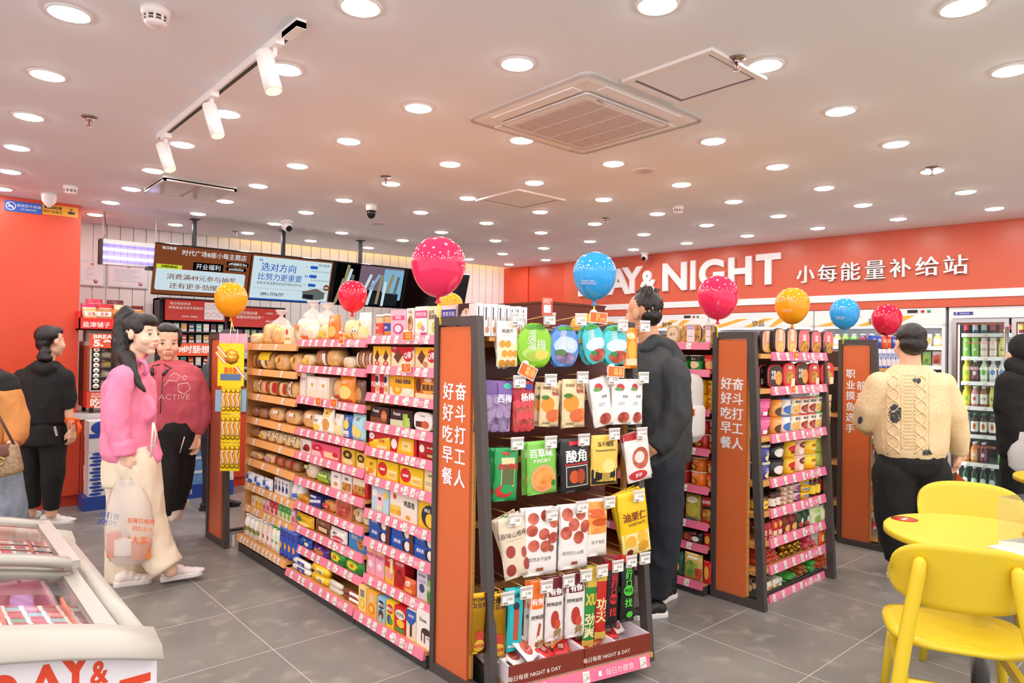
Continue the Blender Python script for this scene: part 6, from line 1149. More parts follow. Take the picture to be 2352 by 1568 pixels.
t_ = thing('gondola_bay', 'aisle side of noodle gondola facing the fridges', 'shelving', TR(4.6, 0, 0, PI/2), 'shelving bays of the noodle gondola'); B().box(2.46, 0, 0, 4.2, .42, .1, '#3a3a3b|.5').build('plinth', t_); B().box(2.46, .4, .1, 4.2, .42, 1.45, '#5b3a26|.6').build('back_panel', t_)
for z in (.11, .42, .73, 1.04, 1.35): B().box(2.46, 0, z-.018, 4.2, .4, z, 'wood').build('shelf', t_)
# row of white cartons on the near top, brown trays and packets at the foot of the hooks
for k, (u0, u1, vt) in enumerate(((1095, 1110, 695), (1112, 1128, 697), (1129, 1143, 698), (1145, 1160, 699), (1161, 1172, 701), (1173, 1184, 703), (1186, 1198, 703), (1199, 1211, 705))):
    F = CAP1 @ TR(0, .16, 0); a = inter(F, u0, vt); c = inter(F, u1, vt); put(KIND['whitebox'], F @ TR((a.x+c.x)/2, 0, 1.5335), (c.x-a.x)*.97, a.z-1.5335, 'white printed carton, %s from left behind top hooks' % ORD[k], 'white cartons above the hooks', d=.08)
for k, (x0, x1) in enumerate(((.055, .42), (.424, .79))):
    t_ = thing('snack_tray', 'brown card tray of snack packets, %s under the hooks' % ('left' if k == 0 else 'right'), 'display tray', CAP1 @ TR(0, -.07, .1005), 'brown trays under the hooks'); b = B(); h = .085
    b.box(x0, 0, 0, x1, .01, h, '#7e2f1e|.4'); b.box(x0, .35, 0, x1, .36, h*1.3, '#7e2f1e|.4'); b.box(x0, 0.01, 0, x0+.006, .35, h, '#e6dbe2|.4'); b.box(x1-.006, 0.01, 0, x1, .35, h, '#e6dbe2|.4'); b.box(x0, 0, 0, x1, .36, .006, '#e6dbe2|.4'); b.box(x0+.006, .0102, .006, x1-.006, .012, h-.002, '#e6dbe2|.4'); b.build('tray', t_)
    b = B(); b.box((x0+x1)/2-.004, .012, .006, (x0+x1)/2+.004, .35, h*.9, '#efe6ee|.4'); b.build('divider', t_); b = B(); b.text('每日每夜 NIGHT & DAY', x0+.12, .035, .024, '#f0e4dc', y=-.001, bold=.02); b.build('lettering', t_)
flat = {'wl': ('pouch', '#efe6e4|.25', d_(('e', .5, .45, .34, .3, 'food_red'), ('t', '山楂', .5, .8, .16, '#a8303c', .03), ('r', .3, .3, .7, .36, '#d87a8a')), 'white snack packet'), 'rp': ('pouch', '#cf2228|.25', d_(('e', .5, .5, .3, .26, '#7a1418'), ('t', '辣', .5, .5, .3, '#f2b0a0')), 'red snack packet'), 'ow': ('pouch', '#f0eadc|.25', d_(('r', 0, 0, 1, .45, 'food_orange'), ('t', '肉豆爽', .5, .7, .2, '#2a2020', .04)), 'white and orange snack packet'), 'op': ('pouch', '#e0743a|.25', d_(('e', .5, .5, .34, .3, 'food_orange'),), 'orange snack packet')}
cnt = {}
for x, y, z, k, rx, rz, s_ in ((.1, .1, .07, 'wl', 70, 10, .1), (.08, .06, .05, 'wl', 62, -8, .1), (.14, .03, .04, 'wl', 70, 20, .1), (.2, .02, .055, 'wl', 50, 35, .13), (.2, .1, .06, 'rp', 48, -20, .11), (.26, .09, .055, 'rp', 44, 15, .11), (.29, .03, .03, 'rp', 60, 30, .1), (.32, .1, .05, 'ow', 30, -12, .12), (.37, .09, .05, 'ow', 28, 8, .12), (.35, .04, .02, 'rp', 60, -25, .09), (.39, .06, .02, 'op', 62, 12, .09), (.47, .07, .02, 'rp', 58, -14, .1), (.5, .15, .03, 'op', 55, 10, .09), (.58, .08, .015, 'op', 66, 20, .09), (.66, .09, .015, 'rp', 66, -10, .1), (.73, .12, .02, 'wl', 50, 12, .1)):
    n = cnt[k] = cnt.get(k, 0)+1; put(flat[k], CAP1 @ TR(x, y-.04, .1185+z*.7+.012, R(rz)) @ Matrix.Rotation(-R(rx), 4, 'X'), s_*.75, s_, '%s, %s from left in the brown trays' % (flat[k][3], ORD[n-1]), 'packets in the brown trays', d=.014)
# pouches hanging from the hooks
def plum(z): return max(.12, 1-abs((z-.47)/.53)**2.3)**.5 if z < .985 else .3
def dots(c, n, seed, z0=.05, z1=.55, r=.13): 
    rn = random.Random(seed); return [('e', .14+.72*rn.random(), z0+(z1-z0)*rn.random(), r*(.8+.4*rn.random()), r*.62*(.8+.4*rn.random()), c) for _ in range(n)]
def spread(c, n, z0, z1, r=.13, cols=3): return [('e', (.2+.3*(i % cols)+.12*((i//cols) % 2)) % 1*.9+.02, z0+(z1-z0)*(i//cols)/max(1, (n-1)//cols), r, r*.6, c) for i in range(n)]
HP = {
 'peach': ('pouch', '#eee9e2|.28', [('r', .02, .02, .98, .5, '#f0e6b4')]+spread('#e09a2c', 8, .08, .5, .13)+[('t', '黄桃干', .45, .78, .1, '#5a5148'), ('r', .15, .68, .6, .685, '#8a8278')], 'white dried peach pouch'),
 'plumg': ('pouch', '#8ccc2e|.28', [('e', .5, .3, .4, .16, '#b4dc6a'), ('e', .4, .24, .2, .12, '#a8c84a'), ('e', .66, .28, .2, .1, '#e8cf5a'), ('t', '溜', .36, .74, .24, '#fbfdf8', .0), ('t', '溜梅', .5, .52, .25, '#fbfdf4', .0), ('e', .3, .92, .26, .06, '#4a9a2c'), ('e', .72, .92, .24, .06, '#3f8a28')], 'green plum-shaped pouch', dict(shape=plum)),
 'plumb': ('pouch', '#5a8ed8|.28', [('e', .5, .5, .42, .22, '#b8d4f0'), ('e', .5, .2, .38, .14, 'food_plum'), ('e', .3, .33, .2, .08, '#5a7a4a'), ('t', '溜\n溜梅', .5, .64, .24, '#fbfdff', .0), ('e', .3, .92, .26, .06, '#4a9a2c'), ('e', .72, .92, .24, .06, '#3f8a28')], 'blue plum-shaped pouch', dict(shape=plum)),
 'plumt': ('pouch', '#4cc8d0|.28', [('e', .5, .48, .42, .16, '#d0f0f0'), ('e', .52, .2, .4, .16, 'food_red'), ('e', .34, .28, .14, .06, '#3a8a4a'), ('t', '溜', .36, .74, .24, '#fbfdf8', .0), ('t', '溜梅', .5, .52, .25, '#fbfdff', .0), ('e', .3, .92, .26, .06, '#4a9a2c'), ('e', .72, .92, .24, .06, '#3fa048')], 'turquoise plum-shaped pouch with bayberries', dict(shape=plum)),
 'orgj': ('pouch', '#ee8a22|.28', [('e', .45, .8, .3, .1, '#f7c04a'), ('e', .5, .45, .3, .24, '#f2b03a'), ('t', '芒果', .4, .8, .12, '#ffffff', .04), ('r', .1, .08, .9, .24, '#f4d8b0')], 'orange jelly pouch'),
 'prune': ('pouch', '#6a4a8c|.25', [('r', .02, .02, .98, .72, 'food_plum')]+spread('#a08ab4', 9, .08, .62, .13)+[('r', .5, .6, .98, .97, '#7a5aa4'), ('t', '西梅', .72, .66, .17, '#ffffff', .04), ('e', .82, .9, .14, .06, '#4ac0a8')], 'purple prune pouch'),
 'bayb': ('pouch', '#b81e30|.25', [('r', .02, .02, .98, .6, 'food_red')]+spread('#d84a54', 9, .06, .55, .15)+[('t', '杨梅', .66, .68, .17, '#ffffff', .04), ('e', .75, .88, .2, .06, '#2f3a9c')], 'red bayberry pouch'),
 'mandarin': ('pouch', '#ead2a6|.3', [('e', .35, .5, .32, .18, '#f0922a'), ('e', .22, .66, .18, .05, '#4a7a2c'), ('r', .4, .12, .95, .4, 'food_orange'), ('e', .6, .25, .34, .14, '#d8683a'), ('t', '珍味馆', .3, .87, .07, '#6a4a2c'), ('t', '六山\n物格', .72, .8, .1, '#9c3a20', .03), ('t', '来归物品', .3, .08, .05, '#7a5a3a')], 'cream mandarin pouch'),
 'whtfruit': ('pouch', '#efecea|.28', [('e', .4, .82, .2, .08, '#c0303a'), ('e', .3, .78, .18, .04, '#5a9a4a'), ('t', '果脯', .6, .62, .07, '#8a8480'), ('e', .55, .16, .3, .12, 'food_red'), ('r', .25, .48, .6, .49, '#8a8480'), ('r', .25, .44, .55, .45, '#8a8480')], 'white dried fruit pouch'),
 'seaweed': ('pouch', '#1f9a52|.25', [('r', .25, .28, .82, .82, '#d8d4a0'), ('r', .28, .3, .8, .7, '#5a6a3a'), ('t', '波力海苔', .55, .66, .12, '#d8202c', .04), ('e', .4, .2, .36, .12, '#c8302c'), ('e', .5, .24, .26, .09, '#1f9a52'), ('t', '每日', .45, .9, .08, '#e82a2a', .04)], 'green seaweed packet'),
 'lime': ('pouch', '#7cc850|.28', [('t', '百草味', .45, .78, .17, '#fbfdf6', .04), ('e', .5, .3, .42, .26, '#f0a070'), ('e', .5, .3, .32, .2, 'food_orange'), ('t', '多肉红肠干', .45, .64, .08, '#f4f8ec'), ('e', .84, .2, .08, .06, '#2f7a3a')], 'lime green snack pouch'),
 'tamarind': ('pouch', '#1e1a1b|.28', [('t', '酸角', .5, .68, .24, '#f2f0ee', .04), ('r', .3, .88, .65, .95, '#d8303c'), ('r', .14, .12, .86, .5, '#e8e4e0'), ('r', .16, .135, .84, .485, '#241c1a'), ('e', .4, .3, .16, .12, '#c8521e'), ('e', .62, .3, .14, .14, '#a83c1a'), ('r', .1, .52, .9, .55, '#b8282c')], 'black tamarind pouch'),
 'durian': ('pouch', '#ecc858|.28', [('r', .02, .02, .98, .32, '#1e1c1c'), ('e', .5, .36, .46, .12, '#ecc858'), ('e', .6, .38, .24, .14, '#f2dd8a'), ('t', '冻干榴莲', .5, .82, .1, '#4a3a2a', .03), ('t', 'Freeze-dried Durian', .5, .7, .06, '#5a4a34'), ('r', .35, .1, .65, .24, '#b89a4a')], 'yellow and black durian pouch'),
 'pinkfr': ('pouch', '#eae6e4|.28', [('r', 0, .86, 1, 1, '#b82c34'), ('e', .55, .48, .34, .22, 'food_red'), ('e', .5, .5, .2, .12, '#f0d8d4'), ('e', .4, .14, .36, .1, '#c8343c'), ('t', '草莓', .4, .14, .09, '#ffffff')], 'white strawberry crisp pouch'),
 'haw': ('pouch', '#e9d9c0|.3', [('t', '原味山楂棒', .5, .72, .1, '#4a3a30', .01), ('r', .2, .63, .8, .635, '#8a7a6a'), ('e', .3, .46, .17, .1, '#a8423c'), ('e', .25, .16, .17, .1, '#a03a36'), ('e', .8, .4, .1, .09, '#b0524a'), ('e', .85, .2, .12, .1, '#a8423c'), ('r', .42, .88, .56, 1, '#5aa83a')], 'cream hawthorn lolly pouch'),
 'dates': ('pouch', '#efecea|.26', [('r', .03, .38, .97, .93, '#f2eeec')]+[('e', a, b_, .16, .085, 'food_red') for a, b_ in ((.25, .85), (.62, .88), (.88, .78), (.2, .68), (.55, .62), (.84, .55), (.25, .46), (.6, .44))]+[('t', '自然冻干金枣', .45, .26, .065, '#5a5450', .01), ('r', .35, .08, .55, .13, '#a85a3a'), ('e', .78, .4, .08, .05, '#9a5a3a')], 'white dried date pouch'),
 'hawc': ('pouch', '#efecea|.26', [('r', .03, .4, .97, .94, '#f2e9e6')]+[('e', a, b_, .18, .1, 'food_red') for a, b_ in ((.25, .86), (.7, .86), (.45, .7), (.85, .66), (.2, .58), (.62, .5))]+[('t', '自然空心山楂', .45, .27, .065, '#6a5f58', .01), ('r', .4, .08, .6, .13, '#a84a3a')], 'white hollow hawthorn pouch'),
 'potato': ('pouch', '#f0ebe4|.26', [('r', .03, .4, .97, .96, 'food_orange'), ('e', .4, .75, .4, .08, '#d8622a'), ('e', .6, .6, .4, .07, '#c8521e'), ('t', '冻干地瓜', .5, .26, .07, '#6a5f58', .01)], 'orange sweet potato pouch'),
 'chest': ('pouch', '#efc81a|.28', [('r', .02, .02, .98, .36, '#f0e2a4'), ('e', .3, .24, .17, .09, '#e8b03a'), ('e', .68, .28, .17, .1, '#eab83e'), ('e', .7, .13, .18, .09, '#dca02c'), ('t', '油栗仁', .5, .62, .15, '#8a2f1a', .03), ('t', 'CHESTNUTS', .55, .5, .06, '#8a5a1a'), ('e', .24, .07, .1, .05, '#7a2a1c')], 'yellow chestnut pouch'),
 'gold': ('pouch', '#c8962a|.28|m', [('t', 'YOWU\n友臣香', .5, .84, .09, '#4a2a14', .04), ('e', .5, .3, .3, .1, '#b8402c'), ('e', .5, .15, .36, .1, '#d8a83a'), ('t', '烤鸡腿', .5, .15, .07, '#c8442c', .03)], 'gold foil chicken leg pouch'),
 'teal': ('pouch', '#27b8c0|.28', [('t', '友臣', .5, .9, .07, '#1a2a34', .04), ('r', .35, .2, .68, .7, '#b8503a'), ('e', .5, .74, .2, .06, '#2a2a3a'), ('t', '麻辣鸭脖', .5, .1, .06, '#f2f4f4', .03)], 'turquoise duck neck pouch'),
 'orwh': ('pouch', '#ece8e2|.28', [('r', 0, .62, 1, 1, '#ee7424'), ('t', '有你', .5, .72, .1, '#ffffff', .04), ('t', '烤鸭翅', .5, .5, .07, '#4a3a34'), ('p', [(.35, .1), (.55, .08), (.75, .4), (.6, .42)], '#b4482a'), ('t', '烤', .72, .12, .13, '#9a7a3a', .03)], 'orange and white duck wing pouch'),
 'mrwh': ('pouch', '#ece8e4|.28', [('r', 0, .72, 1, 1, '#6a1620'), ('t', '有你', .5, .79, .11, '#ffffff', .05), ('t', '烤鸭锁骨', .42, .6, .07, '#4a3a34'), ('e', .45, .36, .22, .14, '#b8382c'), ('e', .6, .28, .16, .08, '#c8503a'), ('t', '烤', .62, .14, .15, '#9a7a3a', .03)], 'maroon and white duck pouch'),
 'greeng': ('pouch', '#2a8a3c|.28', [('r', 0, .75, 1, 1, '#d8b44a'), ('t', 'XIU', .5, .6, .18, '#d8c04a', .05), ('t', '劲\n爽', .5, .28, .16, '#e9e0a8', .04), ('r', 0, 0, 1, .1, '#d8b44a')], 'green and gold snack pouch'),
 'redg': ('pouch', '#c42a24|.28', [('r', 0, .8, 1, 1, '#d8b44a'), ('t', '功\n夫', .5, .4, .18, '#f0dc9a', .04), ('r', 0, 0, 1, .1, '#d8b44a')], 'red and gold snack pouch'),
 'blkred': ('pouch', '#1f1718|.28', [('r', 0, .88, 1, 1, '#c82430'), ('t', '我\n盯\n口', .5, .66, .12, '#d8303a', .03), ('e', .5, .45, .34, .08, '#c82a34'), ('t', '鸭肉', .5, .45, .07, '#1f1718'), ('t', '找', .5, .26, .14, '#d8303a', .03)], 'black and red duck stick pouch'),
 'blkgrn': ('pouch', '#191c19|.28', [('r', 0, .9, 1, 1, '#d8343a'), ('t', '我\n盯\n口', .5, .7, .12, '#5ad84a', .03), ('e', .5, .48, .36, .08, '#4ac83e'), ('t', '鸭掌', .5, .48, .07, '#191c19'), ('t', '找', .5, .3, .14, '#5ad84a', .03), ('e', .6, .12, .24, .05, '#4ac83e')], 'black and green duck stick pouch'),
}
HANG = [('peach', 0, 1140, 737, 1190, 842, 0, 3, 6), ('plumg', 0, 1188, 742, 1270, 843, 0, 2, 0), ('plumb', 0, 1263, 746, 1332, 841, 0, 2, 0), ('plumt', 0, 1327, 743, 1384, 836, -14, 2, 0), ('plumt', 0, 1381, 746, 1443, 838, -4, 2, 0), ('orgj', 0, 1432, 752, 1465, 846, 0, 1, 0),
 ('prune', 1, 1103, 873, 1181, 992, 3, 2, 0), ('bayb', 1, 1174, 875, 1226, 988, -2, 2, 0), ('mandarin', 1, 1240, 878, 1288, 979, 2, 2, -3), ('mandarin', 1, 1290, 870, 1345, 981, 0, 2, 3), ('whtfruit', 1, 1350, 868, 1398, 980, -9, 2, 4), ('whtfruit', 1, 1405, 870, 1450, 974, 0, 2, 0), ('whtfruit', 1, 1443, 870, 1476, 974, 0, 1, 0),
 ('seaweed', 2, 1135, 1028, 1193, 1150, 2, 5, 0), ('lime', 2, 1206, 1012, 1280, 1134, -2, 2, 0), ('tamarind', 2, 1283, 1006, 1355, 1130, -3, 2, 0), ('durian', 2, 1357, 998, 1420, 1112, 0, 1, 0), ('pinkfr', 2, 1428, 992, 1489, 1106, -8, 2, 5),
 ('haw', 3, 1140, 1186, 1204, 1330, -9, 3, 4), ('dates', 3, 1203, 1165, 1284, 1320, 1, 2, 0), ('hawc', 3, 1284, 1158, 1354, 1305, 1, 2, 0), ('potato', 3, 1348, 1144, 1394, 1276, 0, 1, 0), ('chest', 3, 1414, 1128, 1483, 1276, -8, 3, 3),
 ('gold', 4, 1122, 1362, 1164, 1512, 0, 2, 0), ('gold', 4, 1084, 1360, 1122, 1500, 2, 1, 0), ('teal', 4, 1167, 1352, 1204, 1494, 2, 2, 0), ('orwh', 4, 1216, 1334, 1252, 1496, 1, 2, 0), ('mrwh', 4, 1253, 1326, 1297, 1470, 1, 2, 0), ('mrwh', 4, 1299, 1316, 1344, 1462, 0, 2, 0), ('greeng', 4, 1347, 1300, 1375, 1484, 4, 2, 0), ('redg', 4, 1371, 1300, 1396, 1464, 2, 1, 0), ('blkred', 4, 1397, 1290, 1426, 1440, 4, 2, 0), ('blkgrn', 4, 1427, 1274, 1459, 1426, 1, 2, 0)]
cnt = {}
for k, row, u0, v0, u1, v1, rot, n, fan in HANG:
    for q in range(n):
        y = ROWY[row]+.03+q*.034; F0 = CAP1 @ TR(0, ROWY[row]+.03, 0)
        a = inter(F0, (u0+u1)/2, v0); c = inter(F0, (u0+u1)/2, v1); w = inter(F0, u1, v0).x-inter(F0, u0, v0).x; h = a.z-c.z; m_ = cnt[(k, row)] = cnt.get((k, row), 0)+1
        lab = '%s, %s hanging on the %s hook row%s' % (HP[k][3], ORD[m_-1], ORD[row], ' (front)' if q == 0 and n > 1 else '')
        T = CAP1 @ Matrix.Translation((a.x+(random.uniform(-.008, .008) if q else 0), y, a.z-(.004*q))) @ Matrix.Rotation(R(rot-fan*q*1.5), 4, 'Y') @ Matrix.Rotation(R(random.uniform(-3, 3)), 4, 'Z') @ Matrix.Translation((0, 0, -h))
        put(HP[k], T, w*(.97 if not rot else .93), h, lab, 'pouches hanging on the near end frame', d=min(.03, w*.28))
# ================================================================== chillers along the right wall
def chiller(s0, s1, lab, word, ctl=False):
    t_ = thing('open_chiller', lab, 'chiller', RW, 'open chillers under the red frieze'); w = '#eeedef|.3'
    b = B(); b.box(s0, 0.0, .06, s1, .7, .34, w); b.box(s0+.02, .03, 0, s1-.02, .6, .06, '#3a3a3c'); b.build('base', t_)
    b = B(); b.box(s0, .68, .34, s1, .74, 1.93, w); b.build('back_panel', t_)
    for x in (s0, s1-.03): B().box(x, .0, .34, x+.03, .68, 1.78, w).build('side_wall', t_)
    b = B(); b.box(s0, .0, 1.77, s1, .7, 1.945, w); b.build('canopy', t_)
    b = B(); b.box(s0+.02, -.003, 1.775, s1-.02, -.0005, 1.875, '#f4f2f0|.3')
    for k, (xa, xb, xc) in enumerate(((.0, .3, .9), (.35, .55, .95), (.6, .7, 1.0))):
        L = s1-s0-.04; o = s0+.02; b.poly([(o+xa*L, -.0042, 1.776), (o+xb*L, -.0042, 1.874), (o+min(1, xb+.1)*L, -.0042, 1.874), (o+xa*L+.12*L*(1-xa), -.0042, 1.776)], '#eeb53a|.3')
    b.text(word, (s0+s1)/2, 1.818, .075, '#4a3a28', y=-.0055, bold=.02)
    if ctl: b.box(s1-.33, -.006, 1.9, s1-.24, -.0005, 1.93, '#1a1a1c'); b.box(s1-.21, -.006, 1.9, s1-.18, -.0005, 1.925, '#c02a34'); b.box(s1-.155, -.006, 1.9, s1-.125, -.0005, 1.925, '#1f9a5a')
    b.build('sign_strip', t_); B().box(s0+.05, .1, 1.755, s1-.05, .16, 1.77, 'fridge_led').build('led_strip', t_)
    for z in (.36, .62, .88, 1.13, 1.37, 1.565):
        sh = B().box(s0+.032, .16, z-.015, s1-.032, .675, z, '#e4e6e8|.3').build('shelf', t_); b = B(); strip_mesh(b, s0+.034, s1-.034, z-.035, z+.004, .155, '#f3f1f0|.3', [s0+.1+.16*k for k in range(int((s1-s0-.1)/.16))], False); b.build('price_strip', sh)
chiller(3.56, 4.805, 'white open chiller for dairy beside the glass-door fridge', '乳品', True); chiller(2.3, 3.55, 'white open chiller for drinks, second from the glass-door fridge', '饮品'); chiller(1.15, 2.29, 'white open chiller for fresh food behind the noodle gondola', '鲜食', True); chiller(.02, 1.14, 'white open chiller at far end under the word DAY', '鲜果')
KIND.update({
 'cf_y': ('bottle', '#e9d86a|.2', d_(), 'yellow capped milk bottle', dict(cap='#f4f2ee|.3', lab='#f0efe6|.3', neck=.5)), 'cf_g': ('bottle', '#8ab85a|.2', d_(), 'green labelled yoghurt bottle', dict(cap='#f2f2ee|.3', lab='#5a9a4a|.3', neck=.5)),
 'cf_m': ('bottle', '#7a2a4a|.2', d_(), 'maroon juice bottle', dict(cap='#f4f2ee|.3', lab='#a03a5a|.3', neck=.5)), 'cf_w': ('bottle', '#efece4|.2', d_(('t', '鲜', .5, .4, .14, '#8a5a3a'),), 'white milk bottle with brown cap', dict(cap='#8a3a2a|.3', lab='#f6f4f0|.3', neck=.5)),
 'cf_k': ('pouch', '#7fb26a|.25', d_(('r', .1, .15, .9, .7, 'food_green'),), 'green salad pouch'), 'cf_r': ('pouch', '#ecdfe0|.25', d_(('r', .1, .15, .9, .8, 'food_red'),), 'pink and white food pouch'), 'cf_b': ('carton', '#4a2f26|.3', d_(('r', .1, .5, .9, .8, '#c8a06a'),), 'brown drink carton'), 'cf_c': ('can', '#d8d8d4|.3', d_(('r', .1, .2, .9, .7, '#c8b86a'),), 'pale food can')})
seq = ['cf_y', 'cf_g', 'cf_m', 'cf_w', 'cf_b', 'cf_c']; 
for ci, (s0, s1, cn) in enumerate(((3.56, 4.805, 'dairy'), (2.3, 3.55, 'drinks'), (1.15, 2.29, 'fresh food'))):
    for si, (z, h) in enumerate(((1.565, .13), (1.37, .15), (1.13, .18), (.88, .2), (.62, .2), (.36, .2))):
        if ci and si > 0: continue
        n = int((s1-s0-.1)/.088)
        for k in range(n):
            kk = seq[(k//2+si*2+ci) % 6] if si in (0, 3, 4) else ('cf_k', 'cf_r', 'cf_k', 'cf_g')[(k//3+si) % 4]
            put(KIND[kk], RW @ TR(s0+.08+k*.088, .19, z+.0005), .078, h, '%s, %s from left, %s shelf of %s chiller' % (KIND[kk][3], ORD[k], ORD[si], cn), 'goods in the %s chiller' % cn)
# glass door fridge
t_ = thing('glass_door_fridge', 'white fridge with silver-framed glass doors full of bottled drinks', 'fridge', RW); S0, S1 = 4.83, 6.35; w = '#f2f3f4|.3'
b = B(); b.box(S0, 0.02, 1.84, S1, .75, 1.945, w); b.build('top_panel', t_); b = B(); b.box(S0, .02, .06, S1, .75, .16, w); b.build('base_panel', t_); B().box(S0, .7, .16, S1, .75, 1.84, '#33383a|.4').build('back_panel', t_)
for x in (S0, S1-.03): B().box(x, .02, .16, x+.03, .7, 1.84, w).build('side_wall', t_)
B().box(S0+.03, .06, 0, S1-.03, .7, .06, '#2e2e30|.5').build('plinth', t_); b = B(); b.box(S0+.04, -.003+.02, 1.87, S0+.2, .018, 1.9, '#3a3f9a'); b.text('P', S0+.065, 1.885, .026, '#eef0f8', y=.0165, bold=.04); b.box(S0+.09, .0165, 1.88, S0+.17, .0172, 1.89, '#aab2dc'); b.build('badge', t_)
for k, (x0, x1) in enumerate(((S0+.035, S0+.485), (S0+.505, S0+.955), (S0+.975, S0+1.425))):
    dr = thing('door', None, None);
    b = B(); fr = '#b9bcc0|.3|m'
    for q in ((x0, .1, x0+.035, 1.83), (x1-.035, .1, x1, 1.83), (x0+.035, .1, x1-.035, .14), (x0+.035, 1.795, x1-.035, 1.83)): b.box(q[0], -.02, q[1], q[2], .018, q[3], fr)
    bpy.data.objects.remove(dr); dr = b.build('door', t_)
    B().box(x0+.035, -.004, .14, x1-.035, .002, 1.795, 'glass').build('glass_pane', dr)
    b = B(); b.box(x0+.035, .004, .14, x0+.047, .008, 1.795, '#d9773a|.4'); b.box(x0+.047, .004, 1.775, x1-.035, .008, 1.795, '#d9773a|.4'); b.build('gasket', dr)
    b = B(); b.tube([(x1-.01, -.045, .2), (x1-.01, -.045, 1.75)], .014, 10, '#c9ccce|.25|m'); b.box(x1-.018, -.045, .25, x1-.002, -.018, .28, '#c9ccce|.25|m'); b.box(x1-.018, -.045, 1.67, x1-.002, -.018, 1.7, '#c9ccce|.25|m'); b.build('handle', dr)
    if k == 0:
        b = B(); b.poly([(x0+.037, -.0048, .142), (x0+.2, -.0048, .142), (x0+.2, -.0048, .2), (x0+.037, -.0048, .36)], '#d8622a|.4'); b.box(x0+.15, -.0055, .2, x0+.3, -.0045, .27, '#f4f2ee'); b.text('饮料手中握\n快乐我掌握', x0+.225, .235, .028, '#3a3a3a', y=-.006, bold=.02)
        b.text('喝来好心情的HAPPY', x0+.27, 1.36, .036, '#f4f2f0', y=-.0052, bold=.02); b.text('天天喝水心情好一点', x0+.22, 1.6, .026, '#d8626a', y=-.0052); b.text('喝水好好喝', x0+.28, .62, .03, '#d8926a', y=-.0052); b.build('decal', dr)
for x in (S0+.075, S0+.54): B().box(x-.014, .05, .17, x+.006, .075, 1.78, 'fridge_led').build('led_strip', t_)
FS = [1.69, 1.465, 1.225, .985, .715, .445, .175]
for z in FS:
    sh = B().box(S0+.09, .11, z-.012, S1-.06, .66, z, '#dfe3e6|.3').build('shelf', t_); b = B(); strip_mesh(b, S0+.092, S1-.062, z-.03, z+.006, .105, '#eef0f2|.3', [S0+.15+.14*k for k in range(9)], False); b.build('price_strip', sh)
